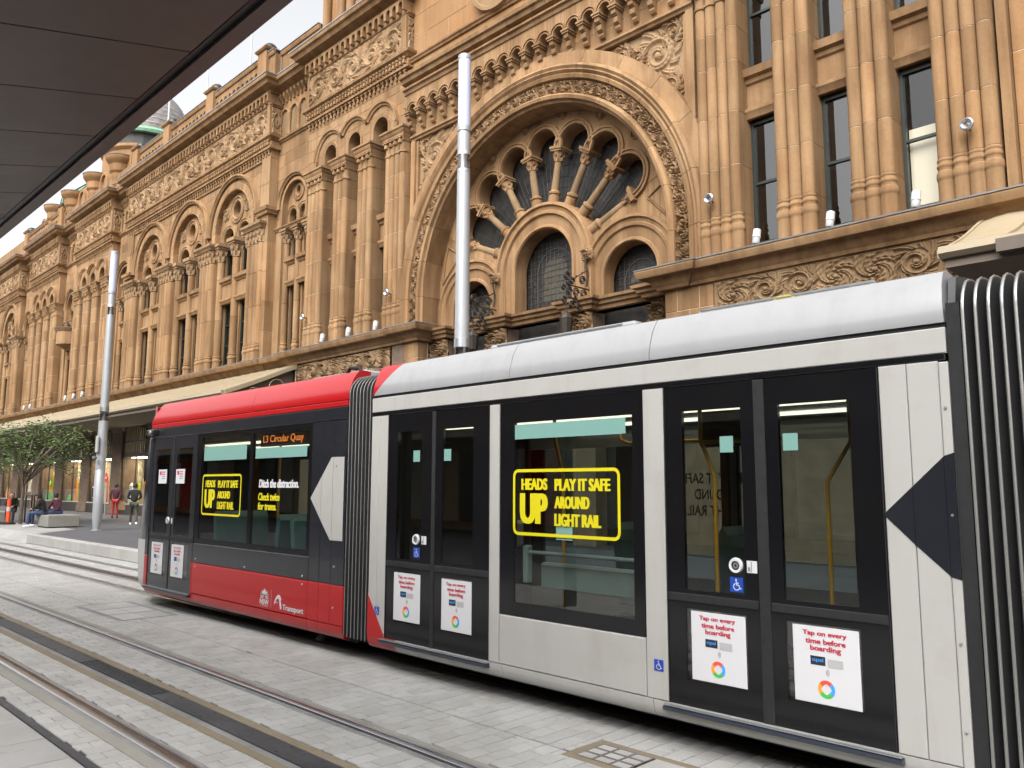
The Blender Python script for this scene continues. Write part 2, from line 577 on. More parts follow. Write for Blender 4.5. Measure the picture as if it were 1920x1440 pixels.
def text_on_side(name, body, x0, x1, z0, z1, y, mat, parent, bold=0.0, flip=False, shear=0.0, fat=0.0):
    """flat lettering on a plane of constant y, fitted to the box; read from low y"""
    me = text_mesh(body, mat, bold)
    xs = [v.co.x for v in me.vertices]
    ys = [v.co.y for v in me.vertices]
    ax, bx, ay, by = min(xs), max(xs), min(ys), max(ys)
    for v in me.vertices:
        u = (v.co.x - ax) / (bx - ax)
        w = (v.co.y - ay) / (by - ay)
        if flip: u = 1 - u
        v.co = (x0 + (x1 - x0) * u + shear * w, y, z0 + (z1 - z0) * w)
    if fat:                # heavier strokes: the letters again, a hair apart, side by side
        V = [tuple(v.co) for v in me.vertices]
        Fc = [tuple(p_.vertices) for p_ in me.polygons]
        m = MB()
        for k, d in enumerate((-fat, -fat * 0.33, fat * 0.33, fat)):
            m.add([(x + d, yy - 0.0003 * k, z) for x, yy, z in V], Fc)
        me = m.mesh(mat, name='lettering', recalc=False)
    me.update()
    return place(name, me, parent)
# ---------------------------------------------------------------- ground
def struct(name, mb, mat, smooth=None, parent=None):
    o = mb.obj(name, mat, parent, smooth)
    if parent is None: o['kind'] = 'structure'
    return o
GR0 = -0.012
ground = struct('ground', MB().add([(-400, -300, -0.05), (300, -300, -0.05), (300, 400, -0.05), (-400, 400, -0.05)], [(0, 1, 2, 3)]), 'asphalt')
bed = struct('track_paving', MB().add([(-140, -2.0, GR0), (12, -2.0, GR0), (12, 8.0, GR0), (-140, 8.0, GR0)], [(0, 1, 2, 3)]), 'grout')

RAILS = [2.58, 4.02, 5.96, 7.40]
# bands of setts between the rails: (y0, y1)
BANDS = [(2.175, 2.40), (2.71, 3.03), (3.475, 3.89), (4.15, 4.775), (4.785, 5.83), (6.09, 6.46), (6.87, 7.27), (7.53, 7.995)]
COVERS = [(-4.17, -3.10, 4.69, 5.18), (-14.62, -12.53, 4.49, 5.37), (-25.2, -23.4, 4.49, 5.37)]
def cut_covers(c):
    out = [c]
    for p, q, r, t in COVERS:
        nxt = []
        for x0, x1, y0, y1 in out:
            if x1 <= p or x0 >= q or y1 <= r or y0 >= t:
                nxt.append((x0, x1, y0, y1))
                continue
            for k in ((x0, min(x1, p), y0, y1), (max(x0, q), x1, y0, y1), (max(x0, p), min(x1, q), y0, min(y1, r)), (max(x0, p), min(x1, q), max(y0, t), y1)):
                if k[1] - k[0] > 0.012 and k[3] - k[2] > 0.012: nxt.append(k)
        out = nxt
    return out
rows = []
rr = random.Random(3)
pitch = 0.157
x = -46.0
i = 0
cells = []
while x < 6.0:
    for bi, (y0, y1) in enumerate(BANDS):
        L = 0.205
        off = (0.5 if (i + bi) % 2 else 0.0) * L + rr.uniform(-0.02, 0.02)
        y = y0 - off
        while y < y1 - 0.02:
            a, b = max(y, y0), min(y + L, y1)
            if a - y > L - 0.035:              # a sliver at the band's edge joins its neighbour
                y += L
                b = min(y + L, y1)
            if y1 - b < 0.035: b = y1
            cells += cut_covers((x, x + pitch, a, b))
            y += L
            if b == y1: break
    x += pitch
    i += 1
# large slabs on the near platform side
i = 0
x = -46.0
while x < 6.0:
    for y0, y1 in ((1.66, 2.095), (1.20, 1.65), (0.60, 1.19), (0.0, 0.59), (-1.2, -0.01)):
        cells.append((x + (0.3 if y0 in (1.20, 0.0) else 0), x + 0.62 + (0.3 if y0 in (1.20, 0.0) else 0), y0, y1))
    x += 0.625
def seen(c):
    cx, cy = (c[0] + c[1]) / 2, (c[2] + c[3]) / 2
    d = Vector((cx, cy, 0)) - Vector((0, 0, H))
    z = d.dot(fwd)
    if z < 0.3: return None
    px, py = 960 + 1510 * d.dot(r2) / z, 720 - 1510 * d.dot(u2) / z
    if 0 <= px <= 1920 and 0 <= py <= 1445 and cy < 5.3: return (c[1] - c[0]) * (c[3] - c[2]) / (z * z)
    return None
ranked = sorted([(seen(c) or 0, i) for i, c in enumerate(cells)], reverse=True)
single = set(i for v, i in ranked[:300] if v > 0)
rest, rest_slab = MB(), MB()
shared = {}
for i, (a, b, c, d) in enumerate(cells):
    g = 0.0044
    dz = rr.uniform(-0.0012, 0.0012)
    slab = d < 2.1
    if i in single:
        key = (round(b - a, 3), round(d - c, 3), slab)
        if key not in shared:
            w, h = key[0], key[1]
            shared[key] = MB().block_top(-w / 2 + g, w / 2 - g, -h / 2 + g, h / 2 - g, GR0, 0.0, 0.0035).mesh('granite_slab' if slab else 'granite', name='sett')
        place('paving_slab' if slab else 'paving_sett', shared[key], bed, ((a + b) / 2, (c + d) / 2, dz))
    else:
        (rest_slab if slab else rest).block_top(a + g, b - g, c + g, d - g, GR0, dz, 0.0035)
rest.obj('paving_setts', 'granite', bed, kind='stuff', recalc=False)
rest_slab.obj('paving_slabs', 'granite_slab', bed, kind='stuff', recalc=False)
# far paving, too far to tell the setts apart, and the concrete beside the rails
MB().box(-140, -46.0, 2.1, 7.995, GR0, -0.001).obj('far_paving', 'granite', bed)
MB().box(-140, 6, 2.105, 2.168, GR0, -0.002).obj('dark_strip', 'drain_black', bed)
MB().box(-140, 6, 4.776, 4.784, GR0, -0.006).obj('joint_strip', 'drain_black', bed)

RL = ['grooved tram rail nearest the platform slabs, rust brown groove', 'shiny tram rail between the drain and the two wide access covers',
      'tram rail running under the near side of the tram', 'tram rail running beside the concrete platform kerb']
for k, ry in enumerate(RAILS):
    g = thing('tram_rail', RL[k], 'rail', (-10, ry, 0), 'rails set in the paving')
    s = 1 if k % 2 == 0 else -1          # groove towards the track centre
    x0, x1 = -140, 6
    y = ry
    MB().prism_x([(y - s * 0.036, GR0), (y - s * 0.036, 0.001), (y - s * 0.028, 0.004), (y + s * 0.028, 0.004), (y + s * 0.036, 0.0), (y + s * 0.036, GR0)], x0, x1).obj('rail_head', 'rail_steel', g, smooth=30)
    MB().box(x0, x1, y + min(s * 0.036, s * 0.078), y + max(s * 0.036, s * 0.078), GR0 - 0.03, GR0 + 0.001).obj('groove', 'rail_rust' if k == 0 else 'drain_black', g)
    MB().prism_x([(y + s * 0.078, GR0), (y + s * 0.078, 0.0), (y + s * 0.098, 0.0), (y + s * 0.102, GR0)], x0, x1).obj('keeper', 'rail_boot' if k else 'rail_steel', g)
    for e in (-1, 1):
        a, b = (y + e * 0.103, y + e * 0.128) if e == s else (y + e * 0.037, y + e * 0.078)
        MB().box(x0, x1, min(a, b), max(a, b), GR0, -0.0035).obj('rubber_boot', 'rail_boot', g)
        a, b = (y + e * 0.129, y + e * 0.129) if e == s else (y + e * 0.079, y + e * (0.178 if k == 0 else 0.128))
        if abs(b - a) > 0.01: MB().box(x0, x1, min(a, b), max(a, b), GR0, -0.001).obj('concrete_edge', 'concrete', g)

for k, (yc, lab) in enumerate(((3.25, 'black slotted drain between brown aggregate strips in the near track'), (6.665, 'dark slotted drain along the middle of the track the tram stands on'))):
    g = thing('slot_drain', lab, 'drain', (-10, yc, 0), 'drains between the rails')
    for e in (-1, 1):
        MB().box(-140, 6, min(yc + e * 0.135, yc + e * 0.218), max(yc + e * 0.135, yc + e * 0.218), GR0, -0.002).obj('aggregate_strip', 'aggregate', g)
    MB().box(-140, 6, yc - 0.134, yc - 0.07, GR0, -0.008).obj('side_channel', 'rail_boot', g)
    MB().box(-140, 6, yc - 0.07, yc - 0.062, GR0 - 0.02, GR0 + 0.0012).obj('slot', 'drain_black', g)
    xx = -30.0
    while xx < 4:
        grated = int((xx + 30) / 2.0) % 3 == 1 and k == 0
        m = MB()
        if grated:
            m.box(xx + 0.004, xx + 1.996, yc - 0.060, yc + 0.134, GR0 - 0.004, -0.010)
            for q in range(6):
                yy = yc - 0.052 + q * 0.032
                m.box(xx + 0.02, xx + 1.98, yy, yy + 0.014, -0.0095, -0.001)
        else:
            m.block_top(xx + 0.004, xx + 1.996, yc - 0.060, yc + 0.134, GR0, -0.001, 0.003)
            for q in (0.3, 1.0, 1.7):
                for yy in (yc - 0.03, yc + 0.1):
                    m.lathe([(0.014, -0.001), (0.014, 0.002), (0.0, 0.002)], xx + q, yy, 8)
        m.obj('drain_plate', 'drain_black', g)
        xx += 2.0
    MB().box(-140, -30.0, yc - 0.060, yc + 0.134, GR0, -0.001).obj('far_drain_plate', 'drain_black', g)

CL = ['rusty steel access cover with nine stone squares beside the tram door', 'wide access cover with stone infill beside the front of the tram', 'farther access cover with stone infill in the paving']
for k, (a, b, c, d) in enumerate(COVERS):
    g = thing('access_cover', CL[k], 'access cover', ((a + b) / 2, (c + d) / 2, 0), 'access covers in the paving')
    e = 0.06 if k else 0.075
    m = MB()
    for q in ((a, b, c, c + e), (a, b, d - e, d), (a, a + e, c + e, d - e), (b - e, b, c + e, d - e)):
        m.box(*q, GR0, -0.003)
    m.obj('surround', 'aggregate' if k == 0 else 'rail_boot', g)
    ia, ib, ic, id_ = a + e, b - e, c + e, d - e
    if k == 0: ib = ia + 0.47
    nx, ny = (3, 3) if k == 0 else (3, 2)
    m = MB()
    t = 0.012 if k == 0 else 0.03
    for i in range(nx + 1):
        xx = ia + (ib - ia) * i / nx
        m.box(max(ia, xx - t), min(ib, xx + t), ic, id_, GR0, -0.0005)
    for j in range(ny + 1):
        if k and 0 < j < ny: continue
        yy = ic + (id_ - ic) * j / ny
        m.box(ia, ib, max(ic, yy - t), min(id_, yy + t), GR0, 0.0005)
    m.obj('grid_frame', 'cover_steel' if k == 0 else 'rail_boot', g)
    for i in range(nx):
        for j in range(ny):
            xa, xb = ia + (ib - ia) * i / nx + t, ia + (ib - ia) * (i + 1) / nx - t
            ya, yb = ic + (id_ - ic) * j / ny + (t if not k else 0.006), ic + (id_ - ic) * (j + 1) / ny - (t if not k else 0.006)
            MB().block_top(xa, xb, ya, yb, GR0, -0.001, 0.003).obj('infill_stone', 'granite', g)
    if k == 0:
        xa = ib + 0.02
        while xa < b - e - 0.1:
            MB().block_top(xa, xa + 0.2, ic, id_, GR0, -0.001, 0.003).obj('infill_stone', 'granite', g)
            xa += 0.205

# far platform: kerb and pavement
PZ = 0.30
struct('pavement', MB().add([(-31.3, 8.30, PZ - 0.004), (30, 8.30, PZ - 0.004), (30, 17.0, PZ - 0.004), (-140, 17.0, PZ - 0.004), (-140, 10.2, PZ - 0.004), (-33.5, 10.2, PZ - 0.004)], [(0, 1, 2, 3, 4, 5)]), 'asphalt')
struct('ramp', MB().add([(-31.31, 8.0, 0.0), (-31.31, 8.35, PZ - 0.006), (-33.5, 10.2, PZ - 0.008), (-140, 10.2, PZ - 0.008), (-140, 8.0, 0.0)], [(0, 1, 2, 3, 4)]), 'granite_slab')
kb = thing('platform_kerb', 'long pale concrete kerb along the platform edge behind the tram', 'kerb', (-20, 8.15, 0))
xx = -31.3
k = 0
while xx < 28:
    L = 0.62 if k == 0 else 2.4
    MB().cbox(xx + 0.004, xx + L - 0.004, 8.003, 8.30, -0.01, PZ, 0.018).obj('kerb_stone', 'kerb_stone', kb)
    xx += L
    k += 1
MB().box(-31.296, 28, 8.02, 8.29, -0.01, PZ - 0.012).obj('kerb_core', 'grout', kb)
# ---------------------------------------------------------------- the sandstone arcade building
CX = -16.55
YF = 17.0
LZ = 7.42                      # top of the ledge over the shops
BLD = thing('arcade_building', 'long sandstone arcade building with columns, carved friezes and a great fan arch', 'building', (CX, 17.6, 0.3))

MESHES = {}
def shared_mesh(key, fn):
    if key not in MESHES: MESHES[key] = fn()
    return MESHES[key]

# carved scroll relief: a height field of a spiral with leaf edges, facing -y
def scroll_mesh(n=26, depth=0.12, mat='carved_stone', leafy=9, turns=1.95, ph=0.0, mode='spiral'):
    m = MB()
    def sm(x, a, b):
        x = max(0.0, min(1.0, (x - a) / (b - a)))
        return x * x * (3 - 2 * x)
    def whorl(r, a, m, c):
        t = m * a / (2 * pi) - c * math.log(r + 0.06)
        t -= math.floor(t)
        ridge = sm(t, 0.0, 0.30) * (1 - sm(t, 0.55, 0.98))
        return 0.10 + 0.72 * ridge + 0.18 * ridge * cos(2 * pi * 3 * t)
    def h(u, v):
        r = sqrt(u * u + v * v)
        a = atan2(v, u)
        R = 0.95
        if mode == 'whorl':
            val = whorl(r, a + ph, leafy, turns)
            val *= 0.8 + 0.2 * cos(23 * r + 5 * a)
        elif r < 0.74 + 0.05 * cos(leafy * a):
            t = turns * (r / 0.78) ** 0.85 - a / (2 * pi) + ph
            t -= math.floor(t)
            band = sm(t, 0.02, 0.24) * (1 - sm(t, 0.60, 0.82))
            if t > 0.42: band *= 0.70 + 0.30 * abs(cos(leafy * a + 5 * r))
            val = 0.06 + 0.80 * band + 0.16 * band * cos(2 * pi * 3 * t)
        else:
            val = 0.85 * whorl(r, a + ph, leafy + 4, 1.6)
        if r < 0.15: val = 0.25 + 0.8 * sqrt(max(0, 1 - (r / 0.15) ** 2))
        if max(abs(u), abs(v)) > 0.97: val *= 0.3
        return val * depth
    vs, fs = [], []
    for j in range(n + 1):
        for i in range(n + 1):
            u, v = -1 + 2 * i / n, -1 + 2 * j / n
            vs.append((u * 0.5, -h(u, v), v * 0.5))
    for j in range(n):
        for i in range(n):
            a = j * (n + 1) + i
            fs.append((a, a + 1, a + n + 2, a + n + 1))
    m.add(vs, fs)
    return m.mesh(mat, smooth=50, name='scroll', recalc=False)
SCROLL = scroll_mesh(60, 0.12)
SCROLL_B = scroll_mesh(60, 0.12, leafy=7, turns=1.6, ph=0.35)
SCROLL_C = scroll_mesh(60, 0.12, leafy=11, turns=2.2, ph=0.6)
SCROLL_S = scroll_mesh(26, 0.24, leafy=4, turns=1.5, mode='whorl')
SCROLL_S2 = scroll_mesh(26, 0.24, leafy=5, turns=1.5, ph=0.4)
SCROLL_D = scroll_mesh(56, 0.16, 'weathered_stone', leafy=6, turns=1.5, mode='whorl')
SCROLL_E = scroll_mesh(56, 0.16, 'weathered_stone', leafy=5, turns=1.9, ph=0.5)

SCN = [0]
def scroll(x, y, z, w, h, parent=BLD, rot=0.0, flip=1, mesh=None, depth=1.0):
    # no negative scale on y: the relief always faces the street
    SCN[0] += 1
    return place('carved_scroll', mesh or (SCROLL, SCROLL_B, SCROLL_C, SCROLL_B, SCROLL)[SCN[0] * 7 % 5], parent, (x, y, z), (0, rot, 0), (w * flip, depth, h))

def scroll_row(x0, x1, y, z0, z1, n, parent=BLD, mesh=None, depth=1.0, pair=None):
    w = (x1 - x0) / n
    for i in range(n):
        o = scroll(x0 + w * (i + 0.5), y, (z0 + z1) / 2, w * 1.06, (z1 - z0) * 1.03, parent, 0.0, 1 if i % 2 else -1, pair[(i * 3 // 2) % 2] if pair else mesh, depth)
        if (i // 2) % 2: o.scale.z *= -1

# ---- mouldings' profiles (d, z offsets)
def prof(z0, pts):
    return [(d, z0 + z) for d, z in pts]
LEDGE = [(0, -0.52), (0.10, -0.50), (0.13, -0.42), (0.20, -0.36), (0.26, -0.25), (0.30, -0.22), (0.46, -0.20), (0.50, -0.12), (0.52, -0.04), (0.50, 0.0), (0, 0.02)]
STRING = [(0, -0.14), (0.05, -0.12), (0.08, -0.06), (0.14, -0.03), (0.16, 0.05), (0.10, 0.10), (0, 0.12)]
CORNICE = [(0.0, 0.0), (0.07, 0.025), (0.098, 0.119), (0.21, 0.187), (0.434, 0.238), (0.462, 0.306), (0.504, 0.374), (0.602, 0.425), (0.63, 0.544), (0.616, 0.578), (0.0, 0.612)]
SMALL = [(0, -0.09), (0.05, -0.07), (0.07, -0.02), (0.12, 0.01), (0.13, 0.06), (0.06, 0.09), (0, 0.10)]

def run(name, path, z, profile, mat='sandstone', parent=BLD):
    return MB().moulding(path, prof(z, profile)).obj(name, mat, parent, smooth=28)

# ---- ashlar wall: blocks of each course, cut by a lower limit curve
BLOCKS = [0]
def ashlar(x0, x1, z0, z1, y, depth=0.12, course=0.55, length=1.15, lo=None, parent=BLD, mat='sandstone', pieces=True, seed=1):
    R = random.Random(seed)
    lo = lo or (lambda x: z0)
    nz = max(1, round((z1 - z0) / course))
    ch = (z1 - z0) / nz
    joined = MB()
    for j in range(nz):
        a, b = z0 + j * ch, z0 + (j + 1) * ch
        n = max(1, round((x1 - x0) / length))
        w = (x1 - x0) / n
        shift = 0.5 * w if j % 2 else 0.0
        cuts = sorted(set([x0, x1] + [min(x1, max(x0, x0 + shift + w * i + R.uniform(-0.1, 0.1) * w)) for i in range(0 if shift else 1, n)]))
        cuts = [c for k, c in enumerate(cuts) if k == 0 or c - cuts[k - 1] > 0.12 or c == x1]
        for p, q in zip(cuts[:-1], cuts[1:]):
            if q - p < 0.06: continue
            g = 0.005
            xs = lin(p + g, q - g, 10)
            los = [max(a + g, lo(t)) for t in xs]
            if min(los) >= b - 0.03: continue
            m = MB()
            yy = y + R.uniform(-0.003, 0.003)
            if max(los) <= a + g + 1e-6:
                m.block_front(p + g, q - g, yy, yy + depth, a + g, b - g, 0.008)
            else:
                m.strip(xs, lambda t: min(b - g, max(a + g, lo(t))), lambda t: b - g, yy, yy + depth)
            if pieces and BLOCKS[0] < 290:
                me = m.mesh(mat, name='block', weld=True)
                place('stone_block', me, parent)
                BLOCKS[0] += 1
            else:
                joined.add(m.v, m.f)
    if joined.v:
        joined.obj('stone_blocks', mat, parent, kind='stuff')
    m = MB()
    xs = lin(x0 + 0.01, x1 - 0.01, max(8, int((x1 - x0) * 8)))
    m.strip(xs, lambda t: max(z0 + 0.004, lo(t) + 0.004), lambda t: z1 - 0.004, y + 0.011, y + depth + 0.05)
    m.obj('mortar_bed', 'mortar', parent)

# ---- columns
def base_prof(r, z0, z1):
    h = z1 - z0
    P = [(1.14, 0), (1.14, 0.56), (1.16, 0.58), (1.25, 0.60), (1.30, 0.645), (1.26, 0.70), (1.2, 0.735), (1.08, 0.75), (1.06, 0.80), (1.10, 0.815), (1.16, 0.825), (1.19, 0.85),
         (1.16, 0.875), (1.08, 0.89), (1.04, 0.93), (1.09, 0.94), (1.12, 0.965), (1.09, 0.985), (1.0, 1.0)]
    return [(r * a, z0 + h * b) for a, b in P]

def base_mesh(r, z0, z1, mat='sandstone'):
    return shared_mesh(('base', round(r, 3), round(z1 - z0, 3), mat), lambda: MB().lathe(base_prof(r, 0, z1 - z0), 0, 0, 20).mesh(mat, 30, 'base'))

def drum_mesh(r, h, mat='sandstone'):
    g = 0.006
    return shared_mesh(('drum', round(r, 3), round(h, 3), mat), lambda: MB().lathe([(r - 0.005, g), (r, g + 0.004), (r, h - g - 0.004), (r - 0.005, h - g)], 0, 0, 16).mesh(mat, 40, 'drum'))

def leaf_cap(m, cx, cy, r, z0, z1, wide=1.5, leaves=8):
    """carved capital: a flared bell with curling leaves"""
    h = z1 - z0
    m.lathe([(r, z0), (r * 1.18, z0 + 0.03), (r * 1.05, z0 + 0.07), (r * 1.12, z0 + h * 0.5), (r * wide * 0.95, z0 + h * 0.95), (r * wide, z1)], cx, cy, 14)
    for row, (zz, rr_, s) in enumerate(((0.28, 1.18, 0.9), (0.68, 1.36, 1.0))):
        for k in range(leaves):
            a = 2 * pi * (k + 0.5 * row) / leaves
            px, py = cx + r * rr_ * cos(a), cy + r * rr_ * sin(a)
            w = r * 0.36 * s
            hh = h * 0.20
            z = z0 + h * zz
            m.lathe([(0, z - hh), (w * 0.7, z - hh * 0.5), (w, z + hh * 0.1), (w * 0.75, z + hh * 0.8), (0, z + hh)], px, py, 6)
            ox, oy = cx + r * (rr_ + 0.22) * cos(a), cy + r * (rr_ + 0.22) * sin(a)
            m.lathe([(0, z + hh * 0.35), (w * 0.5, z + hh * 0.6), (w * 0.5, z + hh * 0.95), (0, z + hh * 1.15)], ox, oy, 6)

DRUM_Z = [8.52, 9.72, 11.08, 12.40, 13.30, 14.08]
def cluster(oa, ob, n, s, back=17.95, singles=True, cap_z=(14.08, 15.05), base_z=(LZ, 8.52), drums=None, parent=BLD, cx0=CX, yf=YF, dx=0.0):
    """group of engaged shafts on a pier: a column part with its stones as sub-parts"""
    drums = drums or DRUM_Z
    w = (ob - oa) / n
    r = w * 0.5
    cxs = [cx0 + s * (oa + w * (i + 0.5)) for i in range(n)]
    x0, x1 = min(cx0 + s * oa, cx0 + s * ob), max(cx0 + s * oa, cx0 + s * ob)
    cy = yf + r
    col = bpy.data.objects.new('column_cluster', None)
    COL.objects.link(col)
    col.parent = parent
    col.location = Vector((cxs[0], cy, base_z[0])) - Vector(parent.location)
    bm_ = base_mesh(r, *base_z)
    for x in cxs:
        place('column_base', bm_, col, (x, cy, base_z[0]))
    core = MB()
    for x in cxs: core.lathe([(r * 0.955, drums[0] - 0.02), (r * 0.955, cap_z[0] + 0.05)], x, cy, 12)
    core.box(x0 + 0.012, x1 - 0.012, cy + 0.012, back, base_z[0], cap_z[1] - 0.02)
    core.obj('mortar_core', 'mortar', col, smooth=40)
    zs = [base_z[0]] + drums
    for a, b in zip(zs[:-1], zs[1:]):
        if a >= drums[0] - 1e-6:
            if singles:
                dm = drum_mesh(r, b - a)
                for x in cxs: place('shaft_drum', dm, col, (x, cy, a))
            else:
                m = MB()
                g = 0.006
                for x in cxs: m.lathe([(r - 0.005, a + g), (r, a + g + 0.004), (r, b - g - 0.004), (r - 0.005, b - g)], x, cy, 10)
                m.obj('shaft_course', 'sandstone', col, smooth=40)
        MB().box(x0, x1, cy, back - 0.01, a + 0.006, b - 0.006).obj('pier_stone', 'sandstone', col)
    # necking ring, bell with hanging bosses, abacus
    m = MB()
    za, zb = cap_z
    path = [(x0, back - 0.02), (x0, yf + 0.02), (x1, yf + 0.02), (x1, back - 0.02)]
    for x in cxs:
        m.lathe([(r, za - 0.02), (r * 1.22, za + 0.0), (r * 1.25, za + 0.05), (r, za + 0.08)], x, cy, 14)
        m.lathe([(r, za + 0.08), (r, za + 0.36), (r * 1.12, za + 0.44)], x, cy, 12)
        m.lathe([(0, za + 0.30), (r * 0.55, za + 0.33), (r * 0.7, za + 0.40), (r * 0.5, za + 0.50), (0, za + 0.52)], x, cy - r * 1.02, 8)
    nn = n * 2
    for i in range(nn):
        x = x0 + (x1 - x0) * (i + 0.5) / nn
        m.arc(x, za + 0.56, [(w * 0.10, yf - 0.10), (w * 0.24, yf - 0.10), (w * 0.24, yf + 0.1), (w * 0.10, yf + 0.1)], 0, 2 * pi, 10)
    m.moulding(path, [(-0.06, za + 0.40), (0.02, za + 0.42), (0.03, za + 0.60), (0.06, za + 0.66), (0.06, za + 0.70), (0.11, za + 0.76), (0.12, za + 0.84), (0.17, za + 0.88), (0.17, zb - 0.02), (-0.06, zb - 0.02)])
    m.obj('capital', 'sandstone', col, smooth=35)
    MB().box(x0 - 0.0, x1 + 0.0, cy - 0.0, back - 0.01, za + 0.006, zb - 0.006).obj('pier_stone', 'sandstone', col)
    return col

# ---- sash windows
def window(x0, x1, z0, z1, y, parent=BLD, bars=1, blind=None, frame=0.07, meet=None):
    w = bpy.data.objects.new('window', None)
    COL.objects.link(w)
    w.parent = parent
    w.location = Vector(((x0 + x1) / 2, y, z0)) - Vector(parent.location)
    m = MB()
    m.box(x0, x0 + frame, y - 0.05, y + 0.06, z0, z1)
    m.box(x1 - frame, x1, y - 0.05, y + 0.06, z0, z1)
    m.box(x0 + frame, x1 - frame, y - 0.045, y + 0.055, z0, z0 + frame * 1.6)
    m.box(x0 + frame, x1 - frame, y - 0.045, y + 0.055, z1 - frame, z1)
    meet = meet or [z0 + (z1 - z0) * (i + 1) / (bars + 1) for i in range(bars)]
    for zz in meet: m.box(x0 + frame, x1 - frame, y - 0.04, y + 0.05, zz - 0.03, zz + 0.03)
    m.obj('frame', 'window_frame', w)
    zz = [z0 + frame] + list(meet) + [z1 - frame]
    for i, (a, b) in enumerate(zip(zz[:-1], zz[1:])):
        MB().sheet_y([(x0 + frame, a), (x1 - frame, a), (x1 - frame, b), (x0 + frame, b)], y + 0.01 + 0.015 * (i % 2)).obj('pane', 'window_glass' if not blind else 'pale_glass', w)
    if blind:
        MB().box(x0 + frame, x1 - frame, y + 0.16, y + 0.17, z0 + frame, z0 + (z1 - z0) * blind).obj('blind', 'room_blind', w)
    return w

# dark rooms behind all upper windows
MB().box(-82, 6, 18.9, 19.0, 0.3, 21.0).obj('room_wall', 'room_dark', BLD)

def entablature(wl, wr, D=0.0, nscroll=5):
    yb = 17.75 + D
    path = [(wl, yb), (wl, 17.12 + D), (wr, 17.12 + D), (wr, yb)]
    # pendant fringe, dentils, string
    MB().box(wl + 0.01, wr - 0.01, 17.128 + D, 17.62 + D, 16.9, 17.955).obj('entablature_core', 'sandstone', BLD)
    run('fringe_band', path, 17.30, [(0, -0.03), (0.16, -0.03), (0.17, 0.05), (0.10, 0.08), (0, 0.09)])
    nf = int((wr - wl) * 3.75)
    m = MB()
    for i in range(nf):
        x = wl + (wr - wl) * (i + 0.5) / nf
        m.lathe([(0, 16.98), (0.045, 17.0), (0.06, 17.06), (0.035, 17.10), (0.05, 17.14), (0.05, 17.27)], x, 17.08 + D, 6)
        m.box(x - 0.09, x + 0.09, 17.02 + D, 17.13 + D, 17.18, 17.275)
    m.obj('pendant_fringe', 'sandstone', BLD, smooth=40, kind='stuff')
    run('dentil_bed', path, 17.62, [(0, -0.24), (0.06, -0.22), (0.06, 0.05), (0, 0.06)])
    m = MB()
    nd = int((wr - wl) * 4.9)
    for i in range(nd):
        x = wl + (wr - wl) * (i + 0.5) / nd
        m.box(x - 0.055, x + 0.055, 16.94 + D, 17.065 + D, 17.46, 17.60)
        m.lathe([(0, 17.60), (0.06, 17.63), (0.075, 17.68), (0.05, 17.72)], x, 16.98 + D, 6)
    m.obj('dentils', 'sandstone', BLD, smooth=40, kind='stuff')
    run('string_course', path, 17.84, [(0, -0.16), (0.10, -0.14), (0.16, -0.06), (0.24, -0.02), (0.26, 0.08), (0.18, 0.12), (0, 0.14)])
    # frieze
    MB().box(wl + 0.01, wr - 0.01, 17.06 + D, 17.6 + D, 17.96, 19.36).obj('frieze_panel', 'carved_stone', BLD)
    MB().box(wl + 0.001, wl + 0.16, 16.98 + D, 17.10 + D, 17.96, 19.36).obj('frieze_end', 'sandstone', BLD)
    MB().box(wr - 0.30, wr - 0.001, 16.97 + D, 17.10 + D, 17.96, 19.36).obj('frieze_end', 'sandstone', BLD)
    scroll_row(wl + 0.16, wr - 0.30, 17.06 + D, 18.0, 19.32, nscroll, depth=0.85)
    scroll(wr - 0.001, 17.32 + D, 18.66, 0.5, 1.25, depth=0.6).rotation_euler = (0, 0, pi / 2)
    # corbel course and cornice
    run('frieze_cap', path, 19.40, SMALL)
    MB().box(wl + 0.01, wr - 0.01, 17.0 + D, 17.6 + D, 19.46, 19.95).obj('corbel_wall', 'sandstone', BLD)
    nc = int((wr - wl) * 2.7)
    pc = (wr - wl) / nc
    def niche(x):
        u = (x - wl) % pc - pc / 2
        return 19.74 + sqrt(0.115 ** 2 - u * u) if abs(u) < 0.115 else 19.50
    xs = sorted(set([wl + pc * i + pc / 2 + q for i in range(nc) for q in (-pc / 2 + 0.001, -0.1151, -0.1149, -0.09, -0.05, 0.0, 0.05, 0.09, 0.1149, 0.1151, pc / 2 - 0.001)]))
    MB().strip(xs, niche, lambda x: 19.95, 16.82 + D, 17.01 + D).obj('niche_course', 'sandstone', BLD)
    run('cornice', [(wl, 17.9 + D), (wl, 17.0 + D), (wr, 17.0 + D), (wr, 17.9 + D)], 19.93, CORNICE)
    run('cornice_flashing', [(wl, 17.9 + D), (wl, 17.0 + D), (wr, 17.0 + D), (wr, 17.9 + D)], 20.55, [(0, 0), (0.645, -0.03), (0.655, 0.012), (0, 0.03)], 'lead_flashing')


